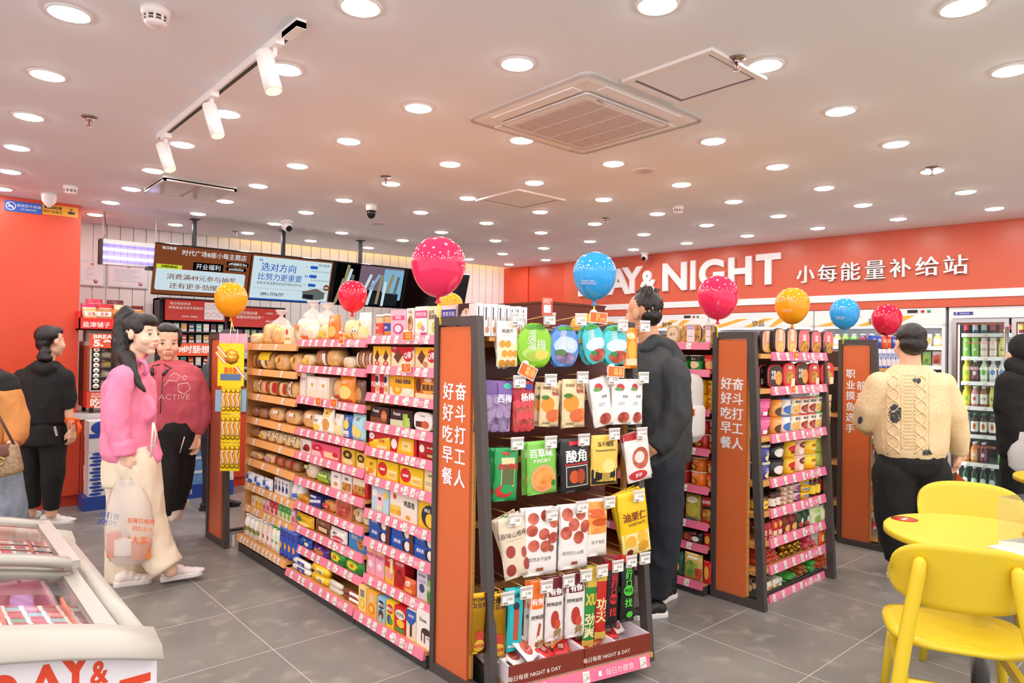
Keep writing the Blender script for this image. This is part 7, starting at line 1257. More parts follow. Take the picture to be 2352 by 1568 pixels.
KIND.update({
 'c_teal': ('can', '#2a8aa8|.25|m', d_(('r', .2, .3, .8, .7, '#d8e8ec'),), 'teal drink can'), 'c_dk': ('can', '#5a2a34|.25|m', d_(('r', .2, .3, .8, .7, '#c83a4a'),), 'dark red drink can'), 'c_gold': ('can', '#c89a2a|.25|m', d_(('r', .2, .3, .8, .7, '#b8303a'),), 'gold drink can'), 'c_red': ('can', '#b81e2a|.25|m', d_(('r', .2, .3, .8, .7, '#e8c04a'),), 'red drink can'),
 'b_lime': ('bottle', '#9cc86a|.12', d_(('t', '茶', .5, .4, .16, '#f4f8ec', .03),), 'light green tea bottle', dict(cap='#8ac83a|.3', lab='#7ab84a|.3', labz=(.12, .8), neck=.8)), 'b_cream': ('bottle', '#e4d2b8|.15', d_(('t', '奶茶', .5, .4, .14, '#8a5a4a', .02),), 'cream milk tea bottle', dict(cap='#e8dcd0|.3', lab='#ecdfd2|.3', labz=(.1, .8), neck=.7)), 'b_yel': ('bottle', '#d8d05a|.12', d_(('t', '菊', .5, .4, .18, '#3a4a2a', .03),), 'yellow chrysanthemum tea bottle', dict(cap='#f0d24a|.3', lab='#e0d87a|.3', neck=.6)),
 'b_lem': ('bottle', '#e2d22a|.12', d_(('e', .5, .4, .3, .12, '#8ac43a'),), 'lemon drink bottle', dict(cap='#f2d428|.3', lab='#e9dc3a|.3', neck=.4)), 'b_grape': ('bottle', '#5a2a3a|.12', d_(('e', .5, .4, .2, .1, '#e8d8dc'),), 'dark grape drink bottle', dict(cap='#f2f2f2|.3', lab='#7a3a4e|.3', neck=.4)), 'b_mint': ('bottle', '#cfe8c8|.12', d_(('e', .5, .45, .3, .14, '#5ac04a'),), 'pale green drink bottle', dict(cap='#f2f2f2|.3', lab='#eef4ea|.3', neck=.4)), 'b_wht': ('bottle', '#d8dcde|.12', d_(('e', .5, .45, .3, .12, '#4a8ac8'), ('t', '乳', .5, .6, .12, '#4a5a7a')), 'white labelled drink bottle', dict(cap='#f2f2f2|.3', lab='#e6eaee|.3', neck=.4)), 'b_pink': ('bottle', '#e47a8a|.12', d_(('t', '桃', .5, .4, .14, '#ffffff', .03),), 'pink drink bottle', dict(cap='#f2f2f2|.3', lab='#e8909c|.3', neck=.4)),
 'b_cof': ('bottle', '#8a5a3a|.12', d_(('t', '拿铁', .5, .4, .12, '#5a3a24'),), 'brown tea bottle with white label', dict(cap='#f0efec|.3', lab='#efebe4|.3', neck=.42)), 'b_pk2': ('bottle', '#d88a8a|.12', d_(('e', .5, .4, .2, .1, '#c85a5a'),), 'peach tea bottle with white label', dict(cap='#f0efec|.3', lab='#f0e6e2|.3', neck=.42)), 'b_dark': ('bottle', '#3a1e18|.1', d_(('e', .5, .4, .2, .14, '#c8642a'),), 'dark bottle with white animal label', dict(cap='#3a8a6a|.3', lab='#f0eee6|.3', neck=.36)), 'b_ora': ('bottle', '#d8843a|.12', d_(('t', '橙', .5, .4, .14, '#ffffff'),), 'orange juice bottle', dict(cap='#f2f2ee|.3', lab='#e8b07a|.3', neck=.45)), 'b_grn': ('bottle', '#3aa85a|.1', d_(('e', .5, .45, .25, .12, '#f2d24a'),), 'green drink bottle', dict(cap='#4ac04a|.3', lab='#5ab86a|.3', neck=.4)),
 'b_beer': ('bottle', '#153f2c|.06', d_(('e', .5, .4, .34, .14, '#c8dcd2'),), 'dark green beer bottle', dict(cap='#c9ced0|.3', lab='#2a5a44|.3', neck=.34, labz=(.2, .5))), 'b_clear': ('bottle', 'plastic_clear', d_(), 'clear bottle', dict(cap='#c87a3a|.3', lab='#e2d2b8|.3', neck=.5))})
FR = [(FS[0], .125, ['c_dk', 'c_teal', 'c_teal', 'c_dk', 'c_gold', 'c_dk', 'c_red']), (FS[1], .19, ['b_lime', 'b_lime', 'b_cream', 'b_cream', 'b_yel', 'b_wht', 'b_cream']), (FS[2], .215, ['b_lem', 'b_grape', 'b_mint', 'b_wht', 'b_wht', 'b_pink', 'b_lem']), (FS[3], .2, ['b_lem', 'b_pk2', 'b_cof', 'b_yel', 'b_yel', 'b_pink', 'b_cof']), (FS[4], .21, ['b_mint', 'b_dark', 'b_dark', 'b_dark', None, 'b_lem', 'b_lem']), (FS[5], .2, ['b_ora', 'b_ora', 'b_grape', None, 'b_grn', 'b_grn', 'b_clear']), (FS[6], .235, ['b_beer', 'b_beer', 'b_beer', 'b_beer', None, 'b_clear', 'b_clear'])]
for i, (z, h, row) in enumerate(FR):
    for k in range(14):
        nm = row[k % 7]
        if nm is None: continue
        for q in range(3 if i in (1, 2, 3) and k < 7 else 2):
            W = .062 if i else .06
            if k > 7 and q: continue
            put(KIND[nm], RW @ TR(S0+.125+k*.072+(.012 if k > 6 else 0), .122+q*.085, z+.0005), W, h, '%s, %s from left on %s fridge shelf%s' % (KIND[nm][3], ORD[k], ORD[i], ('', ', second deep', ', third deep')[q]), 'drinks in the glass-door fridge')
# ================================================================== balloons
def balloon(u, v, wpx, D, m_, lab, su, sv, lean=0, marks=True):
    c = P(u, v, D); r = wpx*D/FPX/2; base = P(su, sv, D); t_ = thing('balloon', lab, 'balloon', Matrix.Translation(base))
    o = c-base; prof = [(.0005, 1.0)]+[(math.sin(PI*k/22)**.92*(1 if k < 11 else 1-.16*((k-11)/11)**1.6), math.cos(PI*k/22)*(1.0 if k < 11 else 1.24)) for k in range(1, 22)]+[(.05, -1.24)]
    T = Matrix.Translation(o) @ Matrix.Rotation(R(lean), 4, 'Y'); b = B(); b.lathe([(q*r, z*r) for q, z in prof[::-1]], 36, m_, T=T); b.build('skin', t_)
    b = B(); b.lathe([(.012, -1.24*r-.026), (.016, -1.24*r-.024), (.006, -1.24*r-.012), (.009, -1.24*r+.004)], 12, m_, T=T); b.build('knot', t_)
    e = T @ Vector((0, 0, -1.24*r-.015)); B().tube([(0, 0, 0), tuple(e*.6), tuple(e)], .0042, 8, '#f2e23a|.3').build('stick', t_)
    if marks:
        f = (EYE-c).normalized(); rt = Vector((cy, -sy, 0)); b = B(); dd = r*1.003
        def S(a, z, ee):
            q = rt*(a*r)+Vector((0, 0, z*r)); l = min(.95*r, q.length); return tuple(o+q+f*(math.sqrt(max(0, r*r*1.006-l*l))+.0012))
        for st, x, z, h in marks:
            vv, ff = textgeo(st, .0); b.add([S(x+p_[0]*h, z+p_[1]*h, 0) for p_ in vv], ff, '#f3dfe0|.3')
        rn = random.Random(int(u))
        for k in range(46): 
            a, z = rn.uniform(-.92, .92), .22+rn.random()**2*.3-.0
            if a*a+z*z > .85: continue
            s_ = .012+.012*rn.random(); b.add([S(a+s_*math.cos(j*PI/3), z+s_*math.sin(j*PI/3), 0) for j in range(6)], [tuple(range(6))], '#f3dfe0|.3')
        b.build('print', t_)
MK = [('每日每夜', .42, .3, .12), ('扫码领券二维码', .36, -.3, .1), ('领取会员专享优惠', .36, -.42, .1)]
MKl = [('每日每夜', -.1, .38, .12), ('享会员二维码', -.3, -.34, .1), ('领取优惠会员享', -.26, -.45, .1)]
balloon(1007, 606, 124, 3.05, 'balloon_pink', 'largest pink balloon above the nearest slogan panel', 1012, 745, 0, [('每日', .92, -.05, .08)])
balloon(531, 684, 72, 5.1, 'balloon_orange', 'orange balloon above the yellow candy strip', 538, 760, 0, None or [('·', 0, .5, .1)]); balloon(810, 677, 66, 4.65, 'balloon_red', 'crimson balloon above the bread shelves', 805, 745, 0, [('每日', .75, -.32, .12), ('会员', .72, -.45, .12)])
balloon(1034, 702, 60, 4.45, 'balloon_orange', 'orange balloon half hidden behind the largest pink balloon', 1036, 790, 0, None); balloon(1366, 628, 99, 3.45, 'balloon_blue', 'large blue balloon over the hanging snacks', 1363, 760, 0, MKl); balloon(1342, 752, 66, 5.1, 'balloon_orange', 'orange balloon partly hidden behind the large blue balloon', 1345, 805, 0, None)
balloon(1649, 678, 91, 4.15, 'balloon_pink', 'pink balloon above the second slogan panel', 1648, 775, 0, MK); balloon(1820, 698, 75, 4.5, 'balloon_orange', 'orange balloon above the rice trays', 1815, 790, 0, MKl); balloon(1940, 717, 64, 5.3, 'balloon_blue', 'smaller blue balloon above the third slogan panel', 1936, 790, 0, MKl); balloon(2037, 731, 64, 5.45, 'balloon_red', 'crimson balloon above the jumper-wearing man', 2036, 800, 0, MK)
# ================================================================== candy strip on the far end frame
D_ = 4.83; a = P(502, 788, D_); c = P(562, 788, D_); rt = Vector((cy, -sy, 0)); KS = TR(a.x, a.y, 0, math.atan2(-sy, cy)); Wd = (c-a).length; zt = a.z; zb = P(505, 1082, D_).z
t_ = thing('candy_strip', 'yellow hanging strip of sour candy belts on far end frame', 'candy display', KS)
b = B(); b.prism([(0, zt-.3), (Wd, zt-.3), (Wd, zt-.02), (Wd-.01, zt), (.01, zt), (0, zt-.02)], -.006, 0, '#f4de14|.3'); b.build('header_card', t_); b = B()
b.lathe([(.055, 0), (.0005, .001)], 8, '#ef8a2a', T=Matrix.Translation((Wd*.52, -.0065, zt-.095)) @ Matrix.Rotation(PI/2, 4, 'X')); b.lathe([(.045, 0), (.0005, .001)], 8, '#f8e84a', T=Matrix.Translation((Wd*.52, -.0075, zt-.095)) @ Matrix.Rotation(PI/2, 4, 'X')); b.text('Chupa\nChups', Wd*.52, zt-.095, .036, '#d8781e', y=-.0095, bold=.02); b.text('酸条糖', Wd*.5, zt-.19, .05, '#e8641e', y=-.0075, bold=.03, width=Wd*.5)
for x, z, r_ in ((.03, zt-.06, 40), (.02, zt-.1, 40), (Wd*.85, zt-.2, 40)): b.box(-.012, -.0075, -.05, .012, -.0065, .05, '#e88a5a', T=Matrix.Translation((x, 0, z)) @ Matrix.Rotation(R(-r_), 4, 'Y')); b.box(-.006, -.008, -.05, .004, -.0065, .05, '#e4efe6', T=Matrix.Translation((x, 0, z)) @ Matrix.Rotation(R(-r_), 4, 'Y'))
b.box(.02, -.0075, zt-.26, Wd-.02, -.0062, zt-.215, '#5a7aa0'); b.build('header_print', t_)
for k in range(3):
    z1 = zt-.3-k*(zt-.3-zb)/3; z0 = z1-(zt-.3-zb)/3+.004; b = B(); b.box(.03, -.005, z0, Wd-.02, 0.002, z1, '#f0d818|.3'); p_ = b.build('pouch_row', t_); b = B(); n = 4; st = (Wd-.05)/n
    for q in range(n):
        x = .03+st*(q+.5); pts = [(x+.006*math.sin(j*.9), -.0075, z0+.05+(z1-z0-.1)*j/8) for j in range(9)]; b.tube(pts, .012, 6, '#e89a5a'); b.tube([(p[0]+.002, p[1]-.007, p[2]) for p in pts], .006, 6, '#dfe8d8')
        for z in (z0+.035, z1-.035): b.lathe([(.018, 0), (.0005, .002)], 12, '#c88a1e', T=Matrix.Translation((x, -.006, z)) @ Matrix.Rotation(PI/2, 4, 'X')); b.lathe([(.015, 0), (.0005, .002)], 12, '#f4dc2a', T=Matrix.Translation((x, -.0075, z)) @ Matrix.Rotation(PI/2, 4, 'X'))
    b.build('belt_print', p_)
b = B(); b.tube([(.07, -.004, zt-.03), (.09, 0, zt+.14)], .003, 6, '#f0e2e6'); b.build('cord', t_); b = B(); b.tube([(Wd*.72, -.004, zt-.03), (Wd*.72, 0, zt+.1)], .003, 6, '#f0e2e6'); b.build('cord', t_)
b = B(); b.box(-.02, .01, zb+.42, Wd+.015, .03, zt-.33, '#8fb8d8|.3'); b.build('rear_pack', t_); b = B(); b.box(0, .012, zt-.05, Wd+.01, .03, zt+.07, '#e8a8bc|.3'); b.build('rear_pack', t_)
# ================================================================== promo tags clipped to shelves and hooks
TAGS = [(1192, 832, 1234, 868, 2.95, 24, '新品\n推荐'), (1352, 712, 1397, 742, 3.1, 3, '同品\n第二支半价'), (1393, 836, 1436, 866, 3.05, 3, '店长\n推荐'), (921, 757, 953, 782, 3.15, -2, '同品\n半价'), (919, 830, 948, 855, 3.15, -2, '第二支\n半价'), (722, 909, 741, 930, 4.0, -2, '同品'), (757, 912, 778, 935, 3.95, -2, '半价'), (1817, 802, 1838, 825, 4.3, -2, '推荐'), (1811, 882, 1832, 902, 4.3, -2, '推荐'), (776, 760, 793, 790, 3.95, 0, '推荐')]
for k, (u0, v0, u1, v1, D, rot, st) in enumerate(TAGS):
    Fq = (G1 if u0 < 1000 else CAP2 if u0 > 1500 else CAP1) @ TR(0, -.024 if u0 < 1000 else -.002 if u0 > 1500 else ROWY[0] if k == 1 else ROWY[1]-.008, 0); p = Fq @ inter(Fq, (u0+u1)/2, (v0+v1)/2); D = p.x*sy+p.y*cy; w = (u1-u0)*D/FPX; h = (v1-v0)*D/FPX; T = TR(p.x, p.y, p.z, -PI/2 if u0 < 1000 else 0 if u0 > 1500 else CAP1.to_euler().z) @ Matrix.Rotation(R(rot), 4, 'Y')
    w2 = w*(1.35 if u0 < 1000 else 1.1); lab = 'orange promotional tag, %s' % ('clipped to left tag on second hook row', 'on the top hook row under the blue balloon', 'on second hook row below the turquoise pouches', 'on the top shelf of the near pink bay', 'on second shelf of the near pink bay', 'left one on third shelf of middle bay', 'right one on third shelf of middle bay', 'under the rice trays', 'under the hotpot trays', 'on top shelf of the middle bay')[k]
    t_ = thing('promo_tag', lab, 'price tag', T, 'orange promotional tags'); b = B(); b.prism([(-w2/2, -h/2), (w2/2, -h/2), (w2/2, h*.35), (-w2*.1, h*.35), (-w2*.18, h/2), (-w2*.38, h/2), (-w2/2, h*.3)], -.002, 0, '#f6efe8|.3'); b.prism([(-w2*.46, -h*.44), (w2*.46, -h*.44), (w2*.46, h*.3), (-w2*.46, h*.3)], -.003, -.0021, '#ef6a22|.3'); b.build('card', t_); b = B(); b.text(st, w2*.12, -h*.06, h*.3, '#fae88a', y=-.0045, bold=.02, width=w2*.55 if len(st) > 4 else None); b.build('lettering', t_)
D = 2.95; p = P(1257, 708, D); t_ = thing('member_card', 'red and white member offer card on the top hooks', 'price tag', CAP1 @ TR(inter(CAP1, 1257, 708, .1).x, .1, inter(CAP1, 1257, 708, .1).z)); b = B(); b.box(-.028, 0, -.03, .028, .002, .05, '#d8503c|.3'); b.box(-.018, -.001, -.02, .018, 0, .016, '#f2e8e4'); b.build('card', t_); B().text('注册会员\n享优惠', 0, .033, .012, '#fbeee8', y=-.0015).build('lettering', t_)
# snack bags on the red tray above the steamer
SB = [(.05, .06, '#d8b070', '沃隆'), (.16, .05, '#b8743a', '坚果'), (.3, .06, '#e08a2a', '果干'), (.44, .08, '#c8903a', '杂粮'), (.06, .2, '#c8305a', '卤味'), (.2, .22, '#d02a34', '辣条'), (.34, .2, '#e9d8a8', '米饼'), (.46, .24, '#7a2a2a', '牛肉'), (.12, .3, '#d83a5a', '鸭脖'), (.3, .32, '#6a2020', '香干')]
for k, (x, y, c, st) in enumerate(SB):
    h = .19+.05*(y > .15)+.05*(y > .28); put(('pouch', c+'|.28', [('e', .5, .35, .36, .2, 'food_mix'), ('r', .1, .62, .9, .85, '#f0e4d8'), ('t', st, .5, .74, .18, '#b8303a', .03)], 'snack bag %s' % st), SR @ TR(x+.05, y, .041, random.uniform(-.2, .2)), .14, h, '%s snack bag in red tray, %s from left in %s row' % (('tan', 'brown', 'orange', 'golden', 'magenta', 'red', 'cream', 'maroon', 'rose', 'dark red')[k], ORD[(0, 1, 2, 3, 0, 1, 2, 3, 0, 1)[k]], ORD[(0, 0, 0, 0, 1, 1, 1, 1, 2, 2)[k]]), 'snack bags above the steamer')
for k in range(4): put(('carton', ('#3a3f5a|.3', '#e0c89a|.3', '#dfe2ea|.3', '#a03a3a|.3')[k], [('r', .1, .3, .9, .7, '#c8ccd8')], 'small box %d' % k), TR(1.78, 7.6, .83+.62+.075*(3-k), 0), .14, .073, 'small box, %s from top of the stack behind ponytail' % ORD[k], 'small boxes on the counter rack')
t_ = thing('counter_rack', 'pale grey rack holding small boxes on the counter', 'rack', TR(1.78, 7.6, .831)); B().box(-.09, -.02, 0, .09, .12, .617, '#c9c9c9|.4').build('column', t_)
# things inside the freezer baskets
IC = sorted((random.uniform(Y0+.22, Y1-.24), random.uniform(X0+.16, X1-.22)) for k in range(20))
for k, (y, x) in enumerate(IC):
    if 1.76 < y < 2.02: y = 1.7 if y < 1.89 else 2.05
    if abs(x+.195) < .1: x = .05
    c = random.choice(['#e48a9c', '#8fb2d8', '#d8502a', '#efe3d0', '#c8a03a', '#7a5aa0', '#e9eef2', '#c83a4a']); put(('pouch', c+'|.3', [('e', .5, .5, .3, .22, random.choice(['#f4ead8', '#d8843a', '#5a2f20', '#f0c8d0'])), ('t', '雪糕', .5, .8, .14, '#ffffff')], 'ice %d' % k), TR(x, y, .44+.085*(k % 4)+.02, random.uniform(0, 6)) @ Matrix.Rotation(-R(80), 4, 'X'), .1, .17, 'wrapped ice cream in the freezer baskets, %s from the near end' % ORD[k], 'ice creams in the freezer', name='ice_cream_pack', cat='ice cream', d=.03)
# ================================================================== people
RT = Vector((cy, -sy, 0)); FW = Vector((sy, cy, 0)); UP = Vector((0, 0, 1))
def fuse(b, name, voxel, parent, o, m_, it=3, fold=0.0, fs=7.0, seed=0):
    me = bpy.data.meshes.new('tmp'); me.from_pydata([tuple(Vector(v)-o) for v in b.v], [], b.f); me.update()
    ob = bpy.data.objects.new('tmp', me)
    r_ = ob.modifiers.new('r', 'REMESH'); r_.mode = 'VOXEL'; r_.voxel_size = voxel; r_.use_smooth_shade = True
    s_ = ob.modifiers.new('s', 'SMOOTH'); s_.iterations = it; s_.factor = .5
    n = baked(ob); bpy.data.objects.remove(ob); bpy.data.meshes.remove(me)
    if fold:
        N_ = len(n.vertices); co_ = np.empty(N_*3); no_ = np.empty(N_*3); n.vertices.foreach_get('co', co_); n.vertex_normals.foreach_get('vector', no_)
        co_ = co_.reshape(-1, 3); no_ = no_.reshape(-1, 3); q_ = np.empty(N_)
        for i, p in enumerate(co_.tolist()):
            q_[i] = noise.noise((p[0]*fs, p[1]*fs, p[2]*fs*.55+seed))+.5*noise.noise((p[0]*fs*2.2, p[1]*fs*2.2, p[2]*fs*1.4+seed))
        co_ += no_*(fold*(1-2.2*np.abs(q_)))[:, None]; n.vertices.foreach_set('co', co_.ravel()); n.update()
    n.name = name; n.materials.clear(); n.materials.append(mat(m_)); n.polygons.foreach_set('use_smooth', [True]*len(n.polygons))
    x = bpy.data.objects.new(name, n); COL.objects.link(x)
    if parent is not None: x.parent = parent
    return x
class Body:
    def __init__(s, D, foot): s.D = D; q = P(foot[0], foot[1], D); s.o = Vector((q.x, q.y, 0)); s.k = D/FPX
    def p(s, u, v, d=0): return P(u, v, s.D+d)
    def limb(s, b, pts, flat=False):          # (u, v, depth offset, radius); flat = open cuff or hem at the last point
        q = [(s.p(*t[:3]), t[3]) for t in pts]; s.limbw(b, q, flat)
    def limbw(s, b, q, flat=False):
        for i, (c, r) in enumerate(q):
            if not (flat and i == len(q)-1): b.sphere(c, r, r, r, 'skin', 14, 10)
            if i:
                c0, r0 = q[i-1]
                if (c-c0).length > 1e-4: b.tube([c0, c], [r0, r], 14, 'skin')
    def torso(s, b, secs, ax):                # (u, v, depth, half width, half depth)
        a = ax.normalized(); f = UP.cross(a).normalized(); rings = []
        for u, v, d, w, h in secs:
            c = s.p(u, v, d); rings.append([c+a*(w*math.copysign(abs(math.cos(t))**.8, math.cos(t)))+f*(h*math.copysign(abs(math.sin(t))**.85, math.sin(t))) for t in [2*PI*j/24 for j in range(24)]])
        b.loft(rings, 'skin')
    def ell(s, b, c, r, R_): 
        T = Matrix.Translation(c) @ R_.to_4x4(); b.sphere((0, 0, 0), r[0], r[1], r[2], 'skin', 18, 12, T=T)
def basis(f):
    f = f.normalized(); r = f.cross(UP).normalized(); u = r.cross(f).normalized()
    return Matrix((r, f, u)).transposed()     # columns right, forward, up
def head(s, b, c, f, k=1.0, ears=True):
    M = basis(f)
    def W(x, y, z): return c+M @ (Vector((x, y, z))*k)
    def e(x, y, z, a, q, w): s.ell(b, W(x, y, z), (a*k, q*k, w*k), M)
    e(0, -.012, .035, .074, .092, .08); e(0, .03, -.025, .063, .062, .085); e(0, .018, -.06, .055, .056, .05); e(0, .058, -.094, .026, .026, .02)
    for q in (-1, 1):
        e(q*.03, .073, .022, .022, .009, .005); e(q*.036, .057, -.032, .029, .03, .03); e(q*.0105, .092, -.031, .009, .010, .007)
        if ears: e(q*.074, -.006, -.004, .009, .018, .028)
    s.limbw(b, [(W(0, .086, .014), .008*k), (W(0, .092, -.008), .0085*k), (W(0, .100, -.026), .0098*k)])
    e(0, .089, -.056, .021, .010, .0055); e(0, .087, -.066, .018, .010, .006); e(0, .08, -.06, .03, .016, .02)
    return W, M
def face(s, root, W, M, k, skin):
    def sub(name, c, fn, lab=None):
        b = B(); fn(b); b.v = [tuple(Vector(v)-s.o) for v in b.v]; x = b.build(name, root); 
        if lab: x['label'] = lab
    for q in (-1, 1):
        def eye(b):
            b.sphere((0, 0, 0), .0135*k, .006*k, .0058*k, '#efe9e4|.2', 14, 10, T=Matrix.Translation(W(q*.031, .0775, .0)) @ M.to_4x4()); b.sphere((0, 0, 0), .0058*k, .003*k, .0058*k, '#1a1210|.1', 12, 8, T=Matrix.Translation(W(q*.031+.002, .0823, .0)) @ M.to_4x4())
            b.tube([W(q*.031-.015, .079, .001), W(q*.031-.006, .085, .0062), W(q*.031+.006, .085, .0062), W(q*.031+.015, .079, .001)], .0017*k, 6, '#1a1210')
        sub('eye', None, eye)
        sub('eyebrow', None, lambda b: b.tube([W(q*.016, .0845, .023), W(q*.03, .0845, .0285), W(q*.046, .075, .025)], .0019*k, 6, '#2a1d1a'))
    def lips(b):
        b.sphere((0, 0, 0), .0205*k, .0075*k, .0048*k, '#c47a74|.4', 14, 8, T=Matrix.Translation(W(0, .0925, -.056)) @ M.to_4x4()); b.sphere((0, 0, 0), .018*k, .0075*k, .0055*k, '#ca8680|.4', 14, 8, T=Matrix.Translation(W(0, .0905, -.066)) @ M.to_4x4())
    sub('mouth', None, lips)
def hand(s, b, w, d, n, L=.17, curl=.6, side=1):
    # w wrist, d direction of the fingers, n palm normal (towards which the fingers curl)
    d = d.normalized(); n = (n-d*n.dot(d)).normalized(); a = d.cross(n).normalized()*side; k = L/.17
    for q in range(5):
        t = q/4; s.limbw(b, [(w+d*.0*k, .021*k), (w+d*.045*k+a*(t-.5)*.05*k, .0155*k), (w+d*.08*k+a*(t-.5)*.062*k, .0135*k)])
    for q, l in enumerate((.068, .078, .073, .058)):
        c = w+d*.085*k+a*(q/3-.5)*.062*k; ang = 0; r = .0092*k; pts = [(c, r)]
        for j, f_ in enumerate((.45, .3, .25)):
            ang += curl*(.7 if j == 0 else 1.0); c = c+(d*math.cos(ang)+n*math.sin(ang))*l*f_*k; r *= .92; pts.append((c, r))
        s.limbw(b, pts)
    c = w+d*.03*k-a*.028*k; e1 = (d*.75-a*.5+n*.45).normalized(); e2 = (d*.95+n*.35+a*.1).normalized(); s.limbw(b, [(c, .014*k), (c+e1*.038*k, .0105*k), (c+e1*.038*k+e2*.032*k, .0085*k)])
def shoe(s, root, heel, toe, up, c1, c2, name='shoe', lab=None, h=.085, w=.042, voxel=.007, lift=0):
    d = (toe-heel); L = d.length; d = d.normalized(); M = basis(d) if abs(d.z) < .9 else Matrix.Identity(3); b = B(); sl = B()
    u = M.col[2]
    for t, z, r, f_ in ((.16, .045, .04, .05), (.28, .055, .04, .05), (.42, .048, .04, .05), (.6, .038, .042, .032), (.78, .032, .041, .026), (.9, .028, .032, .02)):
        T = Matrix.Translation(heel+d*(t*L)+u*z) @ M.to_4x4(); b.sphere((0, 0, 0), r*w/.042, L*.17, f_*.75, 'skin', 14, 10, T=T)
    x = fuse(b, name, voxel, root, s.o, c1, 2); pts = []
    for t, r in ((0.0, .5), (.04, .8), (.15, .95), (.35, .85), (.55, .9), (.75, 1.06), (.9, .9), (.97, .55), (1.0, .2)): pts.append((t, r*w))
    rings = []
    for z, g in ((0.0, .93), (.006, 1.0), (.024, 1.02), (.028, .96)):
        rings.append([heel+d*(t*L*1.02-.005)+M.col[0]*(r*g)+u*z for t, r in pts]+[heel+d*(t*L*1.02-.005)-M.col[0]*(r*g)+u*z for t, r in pts[::-1]])
    sl.loft(rings, c2, smooth=False); sl.v = [tuple(Vector(v)-s.o) for v in sl.v]; sl.build('sole', x); return x
def person(s, b, label, skin, voxel=.005, grp=None):
    r = fuse(b, 'person', voxel, None, s.o, skin, 3); r.location = s.o; return tag(r, label, 'person', grp)
def strands(b, lines, r0=.006, r1=.002, n=6, m_='hair'):
    for pts in lines: b.tube(pts, [r0+(r1-r0)*i/(len(pts)-1) for i in range(len(pts))], n, m_)
def loc(s, b): b.v = [tuple(Vector(v)-s.o) for v in b.v]; return b
# ---- woman in the pink shirt
s = Body(4.23, (320, 1340)); k = s.k; f = RT*.98-FW*.2; b = B(); hc = s.p(325, 768); W, M = head(s, b, hc, f, 1.1)
s.limb(b, [(318, 800, 0, .052), (308, 850, .0, .056)]); s.torso(b, [(300, 850, 0, .13, .07), (298, 900, 0, .15, .09), (300, 1000, 0, .13, .09), (305, 1060, 0, .15, .11)], FW)
s.limb(b, [(275, 862, -.13, .05), (266, 955, -.2, .042), (286, 1040, -.19, .03)]); s.limb(b, [(300, 862, .14, .05), (270, 960, .2, .042), (262, 985, .2, .03)])
s.limb(b, [(315, 1060, -.07, .075), (340, 1190, -.06, .055), (392, 1310, -.06, .04)]); s.limb(b, [(295, 1060, .08, .075), (292, 1190, .08, .055), (285, 1325, .1, .04)])
hand(s, b, s.p(287, 1036, -.19), s.p(291, 1090, -.19)-s.p(287, 1036, -.19), RT*.3+FW*.8, .175, .75, -1); hand(s, b, s.p(262, 985, .2), -UP, RT, .17, .6, 1)
pw = person(s, b, 'woman in pink shirt and cream trousers walking with a plastic bag', 'skin_pale', .005); face(s, pw, W, M, 1.1, '')
h = B(); s.ell(h, W(0, -.03, .048), (.083, .098, .083), M); s.ell(h, W(0, .03, .075), (.066, .066, .05), M); s.ell(h, W(.0, -.05, .0), (.072, .062, .07), M); s.ell(h, W(.05, .0, .04), (.03, .06, .05), M); s.ell(h, W(-.05, .0, .04), (.03, .06, .05), M)
s.limb(h, [(298, 728, 0, .045), (282, 742, 0, .05), (278, 790, -.02, .055), (285, 840, -.05, .05), (300, 870, -.12, .035)]); s.limb(h, [(278, 790, -.03, .05), (268, 830, -.03, .03), (258, 850, -.03, .012)]); s.limb(h, [(292, 820, -.08, .045), (304, 855, -.13, .032), (318, 880, -.14, .02), (333, 898, -.14, .008)]); s.limb(h, [(290, 712, 0, .03), (276, 728, 0, .035)])
fuse(h, 'hair', .007, pw, s.o, 'hair', 2, .003, 30); h = B(); h.lathe([(.048, -.012), (.054, 0), (.048, .012)], 16, '#121212', T=Matrix.Translation(s.p(296, 728)) @ Matrix.Rotation(R(60), 4, RT.cross(UP))); loc(s, h).build('hair_tie', pw)
t = B(); s.torso(t, [(308, 836, 0, .06, .06), (302, 850, 0, .13, .075), (298, 880, 0, .19, .115), (298, 930, 0, .18, .13), (297, 985, 0, .17, .125), (300, 1035, 0, .185, .14), (310, 1052, 0, .175, .14)], FW); s.ell(t, s.p(318, 940, -.02), (.06, .12, .1), M)
s.limb(t, [(282, 868, -.14, .075), (270, 930, -.18, .07), (270, 985, -.19, .062), (285, 1042, -.19, .052)], 1); s.limb(t, [(300, 866, .14, .07), (262, 945, .2, .06), (248, 965, .2, .05)], 1); s.limb(t, [(352, 1030, -.08, .03), (364, 1052, -.08, .02)]); s.limb(t, [(262, 1010, 0, .08), (262, 1030, -.02, .07)])
fuse(t, 'shirt', .008, pw, s.o, 'pink_cloth', 9, .008, 9, 3)
t = B(); t.tube([s.p(282, 1012, -.19), s.p(284, 1022, -.19), s.p(287, 1044, -.19), s.p(287, 1046, -.19)], [.054, .062, .06, .045], 20, 'skin'); fuse(t, 'cuff', .007, pw, s.o, 'pink_cloth', 2, .004, 12)
t = B(); t.add([W(-.04, .03, -.09), W(.03, .06, -.13), W(.05, .03, -.19), W(-.0, -.02, -.13)], [(0, 1, 2, 3)], 'pink_cloth'); t.tube([s.p(318, 826, -.06), s.p(332, 832, -.05), s.p(338, 850, -.045), s.p(330, 862, -.05)], .014, 8, 'pink_cloth'); t.tube([s.p(300, 832, -.05), s.p(318, 828, -.06)], .016, 8, 'pink_cloth'); loc(s, t).build('collar', pw)
